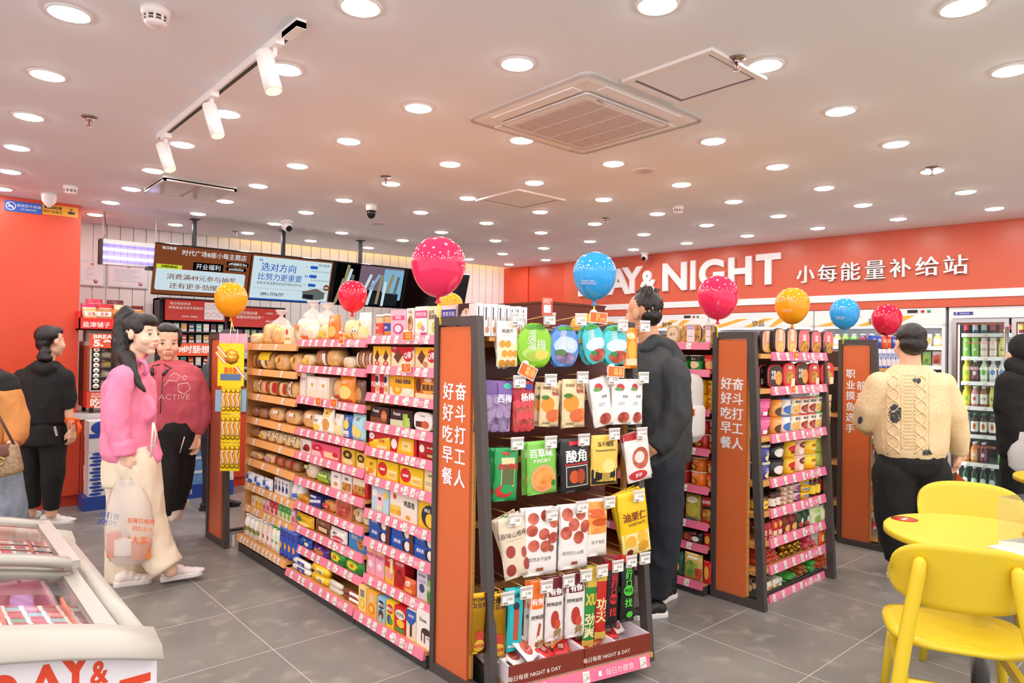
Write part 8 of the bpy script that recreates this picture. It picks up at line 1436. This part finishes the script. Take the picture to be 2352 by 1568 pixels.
t = B(); s.torso(t, [(300, 1020, 0, .15, .12), (303, 1060, 0, .17, .145), (305, 1110, 0, .17, .15)], FW); s.limb(t, [(316, 1070, -.075, .125), (334, 1190, -.07, .11), (362, 1270, -.07, .1), (386, 1305, -.07, .095)], 1); s.limb(t, [(296, 1070, .08, .125), (292, 1190, .08, .115), (290, 1290, .09, .115), (288, 1325, .1, .115)], 1)
fuse(t, 'trousers', .009, pw, s.o, 'cream_cloth', 9, .007, 6, 9)
t = B(); t.tube([s.p(352, 970, -.16), s.p(350, 1000, -.17), s.p(346, 1050, -.165)], .006, 6, '#f0e6d2'); t.tube([s.p(353, 970, -.16), s.p(358, 995, -.16), s.p(354, 1030, -.16)], .005, 6, '#f0e6d2'); loc(s, t).build('drawstring', pw)
g = Vector((0, 0, 1)); a = onz(372, 1338, .0); c = onz(466, 1330, .0); shoe(s, pw, a+UP*.01, c+UP*.035, UP, '#e9e2e2|.6', '#f2efec|.5', lab='x'); a = onz(262, 1347, 0); c = onz(350, 1335, 0); shoe(s, pw, a, c, UP, '#ece2dd|.6', '#efe6e0|.5')
# her carrier bag and what is inside
BG = Body(4.05, (295, 1295)); bgT = BG.p(295, 1225); t_ = thing('carrier_bag', 'translucent plastic carrier bag with orange writing held by pink-shirted woman', 'bag', Matrix.Translation(bgT)); b = B(); rings = []
for v, w_, d_2, u in ((1297, .06, .03, 292), (1285, .105, .06, 294), (1250, .135, .085, 295), (1200, .14, .085, 296), (1160, .125, .07, 296), (1130, .1, .045, 294), (1100, .06, .02, 293)):
    c = BG.p(u, v); rings.append([tuple(c-bgT+RT*(w_*math.cos(j*PI/15)*(1+.05*math.sin(7*j*.5+v)))+FW*(d_2*math.sin(j*PI/15)*(1+.1*math.sin(4*j+v)))) for j in range(30)])
b.loft(rings, 'carrier_bag', cap=False); b.build('pouch', t_)
for q in (-1, 1): b = B(); b.tube([BG.p(293+q*12, 1112)-bgT, BG.p(292+q*9, 1085)-bgT, s.p(291+q*3, 1076, -.19)-bgT], [.022, .012, .008], 10, 'carrier_bag'); b.build('strap', t_)
b = B(); TB = Matrix.Translation(BG.p(322, 1222, -.09)-bgT) @ Matrix.Rotation(math.atan2(-sy, cy), 4, 'Z') @ Matrix.Rotation(R(4), 4, 'Y')
b.text('在每日每夜', 0, .065, .032, '#e06a2a', T=TB, bold=.03); b.text('都是真心用心做', .01, .02, .03, '#e06a2a', T=TB, bold=.02, width=.115); b.text('“大事”', 0, -.045, .05, '#e06a2a', T=TB, bold=.02); TB2 = Matrix.Translation(BG.p(250, 1192, -.06)-bgT) @ Matrix.Rotation(math.atan2(-sy, cy), 4, 'Z') @ Matrix.Rotation(R(8), 4, 'Y'); b.text('日日夜\nJOJOY', 0, .0, .04, '#2f4aa0', T=TB2, bold=.03); b.build('lettering', t_)
for k2, (u, v, c, w_, h_) in enumerate(((262, 1250, '#e8702a|.4', .05, .14), (288, 1255, '#efefec|.4', .1, .09), (325, 1262, '#e0854a|.4', .1, .1))):
    q = BG.p(u, v); o = B().box(-w_/2, -.03, -h_/2, w_/2, .03, h_/2, c).build('snack_carton', T=Matrix.Translation(q) @ Matrix.Rotation(math.atan2(-sy, cy)+.2*k2, 4, 'Z')); tag(o, ('orange', 'white', 'orange and white')[k2]+' pack inside the plastic carrier bag', 'snack carton', 'packs in the carrier bag')
# ---- woman in the rose jumper
s = Body(5.0, (395, 1215)); f = -FW*.82+RT*.5-UP*.12; b = B(); hc = s.p(384, 786); W, M = head(s, b, hc, f, 1.12)
s.limb(b, [(386, 812, .04, .055), (392, 850, .04, .06)]); s.torso(b, [(398, 850, 0, .14, .08), (400, 900, 0, .17, .1), (402, 980, 0, .15, .1), (402, 1030, 0, .16, .11)], RT+FW*.35)
s.limb(b, [(445, 865, .04, .05), (462, 945, .06, .042), (452, 1005, 0.02, .03)]); s.limb(b, [(352, 865, -.04, .05), (340, 940, -.06, .042), (350, 1000, -.12, .03)]); s.limb(b, [(385, 1010, -.05, .08), (375, 1110, -.15, .06), (370, 1190, -.2, .042)]); s.limb(b, [(420, 1010, .05, .08), (410, 1110, .1, .06), (408, 1170, .22, .042)])
hand(s, b, s.p(451, 1000, .02), -UP+RT*-.05, -FW-RT*.3, .165, .5, 1); hand(s, b, s.p(350, 1000, -.12), -UP, RT, .165, .5, -1)
pw = person(s, b, 'woman in rose jumper and black trousers looking sideways', 'skin', .005); face(s, pw, W, M, 1.12, '')
h = B(); s.ell(h, W(0, -.03, .05), (.084, .096, .086), M); s.ell(h, W(.0, .012, .085), (.07, .064, .045), M); s.ell(h, W(0, -.07, -.03), (.078, .05, .09), M)
for q in (-1, 1): s.ell(h, W(q*.07, -.0, .035), (.02, .05, .075), M)
fuse(h, 'hair', .006, pw, s.o, 'hair', 2, .002, 30)
t = B(); s.torso(t, [(391, 828, .03, .08, .085), (394, 842, .02, .165, .12), (399, 872, 0, .2, .145), (402, 940, 0, .2, .145), (402, 978, 0, .19, .14), (402, 990, 0, .165, .125)], RT+FW*.35)
s.limb(t, [(438, 866, .04, .085), (460, 920, .06, .08), (464, 960, .05, .066), (452, 996, .02, .045)], 1); s.limb(t, [(352, 866, -.04, .085), (338, 930, -.06, .075), (350, 985, -.12, .05)], 1); fuse(t, 'jumper', .008, pw, s.o, 'rose_cloth', 9, .006, 8, 5)
t = B(); TB = Matrix.Translation(s.p(388, 905, -.165)) @ Matrix.Rotation(math.atan2(-sy, cy)+.3, 4, 'Z'); t.text('ACTIVE', .035, -.02, .055, '#ead2cf|.6', T=TB, bold=-.02, width=.2)
for pts in ([(.0, .12), (.03, .15), (.07, .13), (.05, .09), (.0, .1), (-.03, .06)], [(.1, .13), (.12, .12), (.1, .1), (.08, .12), (.1, .13)], [(.06, .02), (.1, .0), (.14, .04), (.12, .08), (.06, .07), (.06, .02)]): t.tube([TB @ Vector((x, -.004, z)) for x, z in pts], .003, 5, '#ead2cf|.6')
loc(s, t).build('print', pw)
t = B(); s.limb(t, [(402, 985, 0, .16), (402, 1010, 0, .15)]); s.limb(t, [(385, 1015, -.05, .105), (377, 1110, -.13, .085), (370, 1185, -.18, .065)], 1); s.limb(t, [(420, 1015, .05, .105), (412, 1110, .1, .085), (402, 1170, .2, .06)], 1); fuse(t, 'trousers', .008, pw, s.o, 'black_cloth', 9, .005, 7, 2)
t = B(); t.tube([s.p(424, 1003, -.17), s.p(413, 1040, -.14)], .004, 6, '#e8d9c0'); loc(s, t).build('drawstring', pw); t = B(); t.tube([W(-.05, .03, -.12), s.p(350, 840, -.14), s.p(348, 850, -.15)], .004, 6, '#2a1f1f'); t.tube([s.p(349, 845, -.15), s.p(350, 862, -.16)], .012, 8, '#2a2222'); t.tube([W(.06, .02, -.12), s.p(394, 845, -.13), s.p(385, 850, -.15)], .004, 6, '#2a1f1f'); t.tube([s.p(384, 850, -.15), s.p(374, 862, -.17)], .012, 8, '#2a2222'); t.tube([s.p(374, 862, -.17), s.p(368, 950, -.18)], .003, 6, '#2a1f1f'); loc(s, t).build('neckband_earphones', pw)
shoe(s, pw, onz(372, 1225, 0), onz(392, 1262, 0), UP, '#e4d8cc|.6', '#eee6de|.5'); shoe(s, pw, s.p(425, 1152, .3), s.p(396, 1200, .1), UP, '#d8c8b8|.6', '#d8c4b0|.5')
# ---- woman in black seen from behind
s = Body(5.56, (105, 1195)); f = FW*.9+RT*.35; b = B(); hc = s.p(117, 784); W, M = head(s, b, hc, f, 1.05); s.limb(b, [(112, 812, 0, .05), (106, 845, 0, .055)]); s.torso(b, [(100, 850, 0, .14, .08), (98, 900, 0, .16, .1), (97, 980, 0, .14, .1), (97, 1020, 0, .15, .11)], RT-FW*.3)
s.limb(b, [(150, 868, -.02, .05), (154, 930, 0, .04), (164, 985, .0, .028)]); s.limb(b, [(52, 868, .06, .05), (40, 920, .1, .04), (52, 965, .2, .03)]); s.limb(b, [(72, 1000, .02, .08), (66, 1090, 0, .06), (70, 1180, 0, .04)]); s.limb(b, [(122, 1000, .0, .08), (120, 1090, -.02, .06), (118, 1180, 0, .04)])
hand(s, b, s.p(164, 983), -UP+RT*.1, -RT+FW*.2, .165, .55, 1); hand(s, b, s.p(52, 965, .2), FW-UP*.3, RT, .16, .6, -1)
pw = person(s, b, 'woman in black hoodie and black joggers seen from behind', 'skin', .006); face(s, pw, W, M, 1.05, '')
h = B(); s.ell(h, W(0, -.03, .045), (.083, .094, .086), M); s.ell(h, W(0, -.06, -.01), (.066, .05, .07), M); s.ell(h, W(0, .03, .08), (.06, .055, .04), M); s.limb(h, [(104, 808, -.08, .04), (96, 820, -.09, .035), (112, 822, -.1, .03)]); fuse(h, 'hair', .007, pw, s.o, 'hair', 2, .003, 25)
t = B(); s.torso(t, [(108, 828, 0, .07, .07), (104, 842, 0, .16, .09), (100, 872, 0, .205, .13), (98, 930, 0, .205, .145), (97, 970, 0, .195, .145)], RT-FW*.3); s.limb(t, [(146, 868, -.02, .075), (155, 915, 0, .07), (156, 938, 0, .05)], 1); s.limb(t, [(54, 868, .06, .075), (38, 915, .1, .065), (48, 950, .18, .055)], 1); s.limb(t, [(86, 842, -.09, .05), (104, 850, -.12, .05), (124, 840, -.08, .045)], 1); fuse(t, 'hoodie', .009, pw, s.o, 'black_cloth', 9, .006, 8, 1)
t = B(); s.torso(t, [(97, 950, 0, .17, .125), (97, 985, 0, .185, .14), (97, 1020, 0, .185, .145)], RT-FW*.3); s.limb(t, [(74, 1000, .02, .1), (67, 1090, 0, .085), (74, 1165, 0, .06)], 1); s.limb(t, [(122, 1000, 0, .1), (121, 1090, -.02, .085), (118, 1168, 0, .055)], 1); fuse(t, 'joggers', .009, pw, s.o, 'black_cloth', 9, .005, 7, 4); t = B(); t.text('FASHION', 0, 0, .03, '#f2f2f2', T=Matrix.Translation(s.p(128, 990, -.118)) @ Matrix.Rotation(math.atan2(-sy, cy), 4, 'Z') @ Matrix.Rotation(R(75), 4, 'Y'), width=.075); loc(s, t).build('print', pw)
for a, c in (((92, 1203), (171, 1200)), ((58, 1192), (92, 1184))): shoe(s, pw, onz(*a), onz(*c), UP, '#e9e9e6|.5', '#f2f1ee|.5'); 
q = Body(5.5, (165, 1000)); t = B(); t.tube([q.p(165+17*math.cos(j*PI/8), 966+5*math.sin(j*PI/8), .05*math.sin(j*PI/8)) for j in range(17)], .012, 8, '#f2641e|.4', sx=.4); t.tube([q.p(176, 966, -.02), q.p(183, 980, -.02), q.p(178, 1003, -.02)], [.012, .02, .012], 8, '#f2641e|.4', sx=.4); t.tube([q.p(162, 968, -.05), q.p(160, 985, -.06)], [.012, .014], 8, '#f2641e|.4', sx=.4); o = loc(q, t).build('ribbon'); o.location = q.o; tag(o, 'bright orange ribbon tied round the wrist of the woman in black', 'ribbon')
# ---- person in tan at the left edge
s = Body(4.5, (-10, 1250)); f = FW*.7+RT*.5; b = B(); hc = s.p(-80, 785); W, M = head(s, b, hc, f, 1.05); s.limb(b, [(-72, 815, 0, .055), (-50, 860, 0, .06)]); s.torso(b, [(-45, 865, 0, .15, .08), (-45, 930, 0, .17, .1), (-40, 1020, 0, .15, .1), (-35, 1060, 0, .16, .12)], RT+FW*.2); s.limb(b, [(20, 885, -.03, .05), (40, 965, -.03, .042), (28, 1025, -.12, .03)]); s.limb(b, [(-110, 885, 0, .05), (-120, 965, .03, .042), (-105, 1040, 0, .03)]); s.limb(b, [(-5, 1060, 0, .09), (10, 1160, -.05, .065), (25, 1240, -.0, .045)]); s.limb(b, [(-65, 1060, 0, .09), (-70, 1160, 0, .065), (-75, 1255, 0, .045)])
hand(s, b, s.p(28, 1022, -.12), -RT*.4-FW-UP*.3, UP, .17, .7, 1); hand(s, b, s.p(-105, 1040, 0), -UP, RT, .17, .6, -1)
pw = person(s, b, 'person in tan and black top with jeans at the left edge', 'skin', .007); face(s, pw, W, M, 1.05, ''); h = B(); s.ell(h, W(0, -.03, .045), (.084, .096, .086), M); s.ell(h, W(0, -.07, -.06), (.07, .04, .1), M); fuse(h, 'hair', .008, pw, s.o, 'hair', 2, .003, 25)
t = B(); s.torso(t, [(-45, 842, 0, .08, .075), (-44, 858, 0, .17, .1), (-42, 885, 0, .2, .13), (-41, 903, 0, .205, .14)], RT+FW*.2); s.limb(t, [(14, 880, -.03, .07), (18, 895, -.03, .075)]); fuse(t, 'black_yoke', .009, pw, s.o, 'black_cloth', 9, .004, 8); t = B(); s.torso(t, [(-41, 895, 0, .2, .138), (-40, 950, 0, .2, .145), (-38, 1020, 0, .185, .14), (-36, 1045, 0, .175, .135)], RT+FW*.2); s.limb(t, [(18, 905, -.03, .078), (36, 960, -.03, .075), (38, 995, -.06, .065), (30, 1018, -.1, .05)], 1); s.limb(t, [(-110, 890, 0, .075), (-120, 965, .03, .07), (-107, 1030, 0, .05)], 1); fuse(t, 'jacket', .009, pw, s.o, 'tan_cloth', 9, .007, 8)
t = B(); s.limb(t, [(-45, 1050, 0, .14), (-25, 1050, 0, .14)]); s.limb(t, [(-8, 1065, 0, .125), (14, 1160, -.04, .11), (30, 1230, 0, .1)], 1); s.limb(t, [(-65, 1065, 0, .125), (-70, 1160, 0, .1), (-75, 1245, 0, .09)], 1); fuse(t, 'jeans', .009, pw, s.o, 'denim', 9, .008, 9); shoe(s, pw, onz(5, 1262), onz(70, 1250), UP, '#e6e2dc|.6', '#efece8|.5'); shoe(s, pw, onz(-100, 1270), onz(-40, 1262), UP, '#e6e2dc|.6', '#efece8|.5')
HB = Body(4.22, (15, 1060)); t_ = thing('handbag', 'beige patterned shoulder bag with brown flap at left edge', 'handbag', TR(*HB.p(8, 1057), math.atan2(-sy, cy)) @ Matrix.Rotation(R(-14), 4, 'Y')); B().rbox(-.12, -.04, -.1, .1, .04, .09, .03, 'monogram').build('bag_body', t_); b = B(); b.rbox(-.12, -.046, .01, .08, .045, .095, .02, '#6b3f34|.45'); b.build('flap', t_); b = B(); b.tube([(.02+.028*math.cos(j*PI/6), -.052, .0+.022*math.sin(j*PI/6)) for j in range(11)], .005, 8, '#e3c05a|.2|m'); b.tube([(-.06, -.05, -.005), (-.005, -.05, -.005)], .004, 6, '#e3c05a|.2|m'); b.build('clasp', t_); b = B(); b.tube([(.09, 0, .06), (.06, -.03, .25), (.01, -.06, .48), (-.06, -.02, .56)], .012, 8, '#5a4136|.5', sx=.4); b.build('strap', t_)
# ---- person bending behind the candy strip
s = Body(6.2, (490, 1165)); f = FW*.6+RT*.8-UP*.4; b = B(); hc = s.p(528, 790); W, M = head(s, b, hc, f, 1.0); s.limb(b, [(520, 812, 0, .05), (505, 840, 0, .055)]); s.torso(b, [(505, 835, 0, .14, .08), (498, 890, 0, .16, .1), (492, 960, 0, .15, .1), (492, 1000, 0, .15, .11)], RT*.3+FW); s.limb(b, [(498, 850, -.15, .05), (488, 920, -.2, .04), (515, 950, -.2, .03)]); s.limb(b, [(508, 850, .15, .05), (530, 920, .2, .04), (550, 930, .2, .03)]); s.limb(b, [(490, 990, -.08, .08), (492, 1080, -.08, .06), (490, 1150, -.08, .04)]); s.limb(b, [(495, 990, .08, .08), (500, 1080, .08, .06), (500, 1150, .1, .04)])
hand(s, b, s.p(515, 950, -.2), RT, -UP, .165, .4, 1); hand(s, b, s.p(550, 930, .2), RT, -UP, .165, .4, -1)
pw = person(s, b, 'person in grey jacket and dark trousers behind the yellow candy strip', 'skin', .007); face(s, pw, W, M, 1.0, ''); h = B(); s.ell(h, W(0, -.025, .04), (.082, .095, .086), M); fuse(h, 'hair', .008, pw, s.o, 'hair', 2, .003, 25)
t = B(); s.torso(t, [(512, 822, 0, .08, .07), (507, 838, 0, .17, .1), (500, 880, 0, .2, .13), (493, 950, 0, .19, .14), (492, 985, 0, .18, .14)], RT*.3+FW); s.limb(t, [(496, 850, -.15, .08), (484, 915, -.2, .07), (512, 945, -.2, .055)], 1); s.limb(t, [(508, 850, .15, .08), (530, 915, .2, .07), (548, 928, .2, .05)], 1); fuse(t, 'jacket', .01, pw, s.o, 'grey_cloth', 9, .006, 8); t = B(); s.limb(t, [(492, 985, -.06, .13), (492, 985, .06, .13)]); s.limb(t, [(490, 1000, -.08, .11), (492, 1080, -.08, .095), (488, 1150, -.08, .085)], 1); s.limb(t, [(496, 1000, .08, .11), (500, 1080, .08, .095), (500, 1150, .1, .085)], 1); fuse(t, 'trousers', .01, pw, s.o, 'navy_cloth', 9, .005, 7); shoe(s, pw, s.o-RT*.08-FW*.08, s.o+RT*.16-FW*.08, UP, '#1c1c1e|.5', '#1c1c1e|.5'); shoe(s, pw, s.o-RT*.04+FW*.08, s.o+RT*.2+FW*.1, UP, '#1c1c1e|.5', '#1c1c1e|.5')
# ---- man in the charcoal jacket
s = Body(3.95, (1505, 1415)); f = FW*.75-RT*.72; b = B(); hc = s.p(1477, 722); W, M = head(s, b, hc, f, 1.12); s.limb(b, [(1486, 755, 0, .06), (1500, 815, 0, .07)]); s.torso(b, [(1502, 830, 0, .16, .09), (1508, 900, 0, .18, .11), (1512, 1000, 0, .16, .11), (1512, 1060, 0, .17, .12)], FW*.75+RT*.7); s.limb(b, [(1545, 855, -.14, .06), (1545, 960, -.16, .05), (1500, 1030, -.2, .035)]); s.limb(b, [(1462, 850, .14, .06), (1440, 950, .18, .05), (1430, 1020, .15, .035)]); s.limb(b, [(1520, 1070, -.08, .09), (1522, 1210, -.08, .07), (1500, 1370, -.06, .045)]); s.limb(b, [(1500, 1070, .1, .09), (1515, 1210, .1, .07), (1525, 1350, .2, .045)])
hand(s, b, s.p(1500, 1030, -.2), -RT*.8-UP*.4, FW, .18, .6, 1); hand(s, b, s.p(1430, 1020, .15), -RT-UP*.3, FW, .18, .6, -1)
pw = person(s, b, 'man in charcoal jacket browsing beside the hanging snacks', 'skin_dark', .006); face(s, pw, W, M, 1.12, '')
h = B(); s.ell(h, W(0, -.024, .048), (.08, .096, .084), M); s.ell(h, W(0, -.05, -.005), (.066, .058, .06), M)
for j in range(60):
    a = random.random()*6.28; e = random.random()*.8; q = W(.07*math.cos(a)*e, .07*math.sin(a)*e-.02, .125+.02*(1-e)); h.tube([q-UP*.02, q+(UP*.004+RT*random.uniform(-.01, .02))], [.006, .002], 5, 'hair')
fuse(h, 'hair', .006, pw, s.o, 'hair', 1, .004, 40)
t = B(); s.torso(t, [(1498, 790, 0, .085, .085), (1502, 812, 0, .16, .11), (1508, 850, 0, .225, .145), (1513, 930, 0, .22, .16), (1515, 1010, 0, .205, .16), (1513, 1062, 0, .2, .155)], FW*.75+RT*.7); s.limb(t, [(1546, 862, -.14, .095), (1550, 950, -.17, .085), (1522, 1010, -.19, .07), (1502, 1030, -.2, .055)], 1); s.limb(t, [(1462, 855, .14, .09), (1440, 950, .18, .08), (1432, 1015, .15, .06)], 1); fuse(t, 'jacket', .009, pw, s.o, 'charcoal_cloth', 9, .007, 8, 8)
t = B(); s.limb(t, [(1480, 800, -.1, .03), (1505, 786, -.06, .045), (1535, 800, -.02, .055), (1550, 830, .0, .06), (1540, 842, -.08, .05)], 1); s.limb(t, [(1535, 800, -.02, .05), (1520, 790, .1, .045), (1485, 800, .14, .03)], 1); fuse(t, 'hood', .008, pw, s.o, 'charcoal_cloth', 9, .006, 9)
t = B(); s.limb(t, [(1512, 1055, -.04, .15), (1512, 1055, .05, .15)]); s.limb(t, [(1520, 1075, -.08, .13), (1524, 1210, -.08, .105), (1503, 1365, -.06, .085)], 1); s.limb(t, [(1502, 1075, .1, .13), (1516, 1210, .1, .1), (1522, 1340, .2, .08)], 1); fuse(t, 'trousers', .009, pw, s.o, 'navy_cloth', 9, .007, 7); shoe(s, pw, onz(1528, 1412), onz(1448, 1420), UP, '#1a1a1c|.5', '#efeeec|.5', h=.1, w=.048); shoe(s, pw, onz(1545, 1368), onz(1505, 1385), UP, '#1a1a1c|.5', '#efeeec|.5', w=.048)
BK = Body(4.1, (1585, 1010)); c = BK.p(1568, 935); t_ = thing('backpack', 'pale grey backpack worn by the man in charcoal jacket', 'backpack', Matrix.Translation(c)); b = B(); M_ = basis(RT*.72-FW*.75).to_4x4(); b.rbox(-.15, -.07, -.22, .15, .075, .2, .06, '#cfd0ce|.6', T=M_); b.build('main_pocket', t_); b = B(); b.rbox(-.11, .05, -.18, .11, .1, .02, .03, '#d8d8d5|.6', T=M_); b.build('front_pocket', t_); b = B(); b.tube([M_ @ Vector((-.1, -.05, .17)), M_ @ Vector((-.12, -.18, .26)), M_ @ Vector((-.13, -.3, .2))], .018, 8, '#b9bbb9|.6'); b.build('strap', t_); b = B(); b.box(.04, .1, -.04, .055, .108, .0, '#e8602a', T=M_); b.build('zip_tag', t_)
# ---- man in the cream jumper
s = Body(4.55, (2085, 1330)); f = FW*.97+RT*.1; b = B(); hc = s.p(2090, 790); W, M = head(s, b, hc, f, 1.12); s.limb(b, [(2090, 815, 0, .062), (2092, 860, 0, .07)]); s.torso(b, [(2092, 865, 0, .16, .09), (2092, 930, 0, .18, .11), (2092, 1010, 0, .17, .12), (2095, 1060, 0, .18, .13)], RT)
s.limb(b, [(2012, 890, 0, .06), (1985, 965, .08, .05), (2000, 985, .28, .035)]); s.limb(b, [(2172, 890, 0, .06), (2195, 965, 0, .05), (2203, 1045, .06, .035)]); s.limb(b, [(2050, 1080, 0, .095), (2050, 1180, .0, .07), (2060, 1300, .0, .045)]); s.limb(b, [(2135, 1080, 0, .095), (2130, 1180, 0, .07), (2130, 1300, .1, .045)])
hand(s, b, s.p(2203, 1040, .06), -UP-RT*.15, -RT+FW*.3, .18, .5, 1); hand(s, b, s.p(2000, 985, .28), FW+UP*.1, RT, .18, .6, -1)
pw = person(s, b, 'man in cream cable-knit jumper facing the fridges', 'skin', .006); face(s, pw, W, M, 1.12, '')
h = B(); s.ell(h, W(0, -.018, .05), (.088, .105, .086), M); s.ell(h, W(0, -.045, .0), (.084, .075, .075), M); fuse(h, 'hair', .006, pw, s.o, 'hair', 6, .002, 35)
t = B(); s.torso(t, [(2092, 838, 0, .09, .085), (2092, 852, 0, .15, .11), (2092, 880, 0, .225, .145), (2092, 940, 0, .232, .165), (2092, 1000, 0, .225, .165), (2093, 1030, 0, .22, .165), (2093, 1048, 0, .2, .155)], RT); s.limb(t, [(2022, 885, 0, .09), (1996, 935, .04, .085), (1988, 965, .1, .08), (2000, 982, .24, .06)], 1); s.limb(t, [(2162, 885, 0, .09), (2190, 950, 0, .082), (2200, 1000, .03, .07), (2204, 1042, .06, .05)], 1); jp = fuse(t, 'jumper', .008, pw, s.o, 'cream_knit', 9, .004, 7, 6)
from mathutils.bvhtree import BVHTree
bv = BVHTree.FromPolygons([v.co+s.o for v in jp.data.vertices], [tuple(p.vertices) for p in jp.data.polygons])
def onto(u, v, lift=.0):
    d = ray(u, v).normalized(); h_ = bv.ray_cast(EYE, d); return (h_[0]+h_[1]*lift) if h_[0] is not None else None
def ribbon(b, pts, r, m_):
    q = [onto(u, v, r*.3) for u, v in pts]; q = [x for x in q if x is not None]
    if len(q) > 1: b.tube(q, r, 6, m_)
t = B()
for x0 in (2052, 2115): 
    for sg in (-1, 1): ribbon(t, [(x0+sg*13*math.sin(j*PI/6), 862+j*4.6) for j in range(40)], .006, 'cream_knit')
for x0 in (2078, 2085, 2092, 2099): 
    for j in range(22): ribbon(t, [(x0-2.5, 860+j*8), (x0+2.5, 864+j*8)], .004, 'cream_knit')
for x0 in (2037, 2071, 2104, 2134): ribbon(t, [(x0, 860+j*9) for j in range(20)], .004, 'cream_knit')
loc(s, t).build('cable_pattern', jp); t = B()
for u, v, ru, rv, sd in ((2056, 950, 13, 21, 1), (2106, 874, 8, 5, 2), (2128, 1039, 9, 5, 3), (1976, 964, 4, 7, 4)):
    rn = random.Random(sd)
    for j in range(int(28+ru*rv*.55)):
        a = rn.random()*6.28; e = math.sqrt(rn.random()); q = onto(u+ru*e*math.cos(a), v+rv*e*math.sin(a), .002); q2 = onto(u+ru*e*math.cos(a)+rn.uniform(-3, 3), v+rv*e*math.sin(a)+rn.uniform(-3, 3), .003)
        if q is not None and q2 is not None: t.tube([q, q2],   .006, 5, '#4a4f55|.9')
loc(s, t).build('grey_patch', jp)
t = B(); s.limb(t, [(2075, 1055, 0, .16), (2110, 1055, 0, .16)]); s.limb(t, [(2054, 1085, 0, .135), (2052, 1180, 0, .115), (2060, 1285, 0, .075)], 1); s.limb(t, [(2134, 1085, 0, .135), (2132, 1180, 0, .115), (2130, 1290, .08, .075)], 1); fuse(t, 'trousers', .009, pw, s.o, 'black_cloth', 9, .005, 7)
shoe(s, pw, onz(2052, 1330), onz(2066, 1295), UP, '#cfd6d2|.5', '#e9ebe8|.5', w=.048); shoe(s, pw, onz(2130, 1318), onz(2140, 1285), UP, '#cfd6d2|.5', '#e9ebe8|.5', w=.048)
# ---- hooded person at the right edge
s = Body(5.5, (2355, 1190)); f = FW*.8-RT*.55; b = B(); hc = s.p(2346, 808); W, M = head(s, b, hc, f, 1.05); s.limb(b, [(2350, 830, 0, .055), (2352, 860, 0, .06)]); s.torso(b, [(2355, 865, 0, .15, .09), (2355, 930, 0, .17, .11), (2355, 1010, 0, .15, .11), (2355, 1050, 0, .16, .12)], RT); s.limb(b, [(2312, 880, 0, .055), (2304, 940, .02, .045), (2330, 950, .2, .035)]); s.limb(b, [(2400, 880, 0, .055), (2410, 940, 0, .045), (2385, 990, .1, .035)]); s.limb(b, [(2335, 1060, 0, .085), (2335, 1130, 0, .06), (2335, 1190, 0, .04)]); s.limb(b, [(2378, 1060, 0, .085), (2378, 1130, 0, .06), (2378, 1190, 0, .04)])
hand(s, b, s.p(2330, 950, .2), RT*.3+FW, -UP, .165, .6, 1); hand(s, b, s.p(2385, 990, .1), -RT*.3+FW-UP*.4, -RT, .165, .6, -1)
pw = person(s, b, 'person in black hooded jacket at the right edge by the fridge', 'skin', .007); face(s, pw, W, M, 1.05, '')
t = B(); s.ell(t, W(0, -.025, .03), (.105, .115, .12), M); s.limb(t, [(2326, 838, .0, .06), (2350, 852, -.05, .08), (2378, 842, 0, .06)], 1); hd = fuse(t, 'hood', .009, pw, s.o, 'black_cloth', 9, .004, 9)
h = B(); s.ell(h, W(0, .0, .04), (.08, .09, .08), M); fuse(h, 'hair', .009, pw, s.o, 'hair', 2)
t = B(); s.torso(t, [(2352, 845, 0, .1, .09), (2354, 868, 0, .2, .13), (2355, 930, 0, .215, .15), (2355, 1010, 0, .2, .15), (2355, 1050, 0, .19, .145)], RT); s.limb(t, [(2316, 880, 0, .085), (2304, 935, .02, .075), (2328, 948, .18, .055)], 1); s.limb(t, [(2398, 880, 0, .085), (2410, 940, 0, .075), (2386, 985, .1, .055)], 1); fuse(t, 'jacket', .01, pw, s.o, 'black_cloth', 9, .007, 8)
t = B(); s.limb(t, [(2345, 1050, 0, .14), (2368, 1050, 0, .14)]); s.limb(t, [(2335, 1065, 0, .115), (2335, 1130, 0, .1), (2335, 1180, 0, .08)], 1); s.limb(t, [(2378, 1065, 0, .115), (2378, 1130, 0, .1), (2378, 1180, 0, .08)], 1); fuse(t, 'trousers', .01, pw, s.o, 'black_cloth', 9, .005, 7); shoe(s, pw, s.o-RT*.07-FW*.1, s.o-RT*.07+FW*.16, UP, '#222224|.5', '#e0e0de|.5'); shoe(s, pw, s.o+RT*.08-FW*.1, s.o+RT*.08+FW*.16, UP, '#222224|.5', '#e0e0de|.5')
q = P(2348, 1040, 5.2); t_ = thing('carrier_bag', 'whitish plastic bag hanging at the right edge by hooded person', 'bag', Matrix.Translation(q)); b = B(); b.loft([[tuple(RT*(w_*math.cos(j*PI/12))+FW*(w_*.4*math.sin(j*PI/12))+UP*z) for j in range(24)] for z, w_ in ((-.14, .05), (-.1, .1), (0, .11), (.06, .08), (.1, .03), (.16, .02))], 'carrier_bag'); b.build('pouch', t_)
bpy.data.scenes.remove(WS)
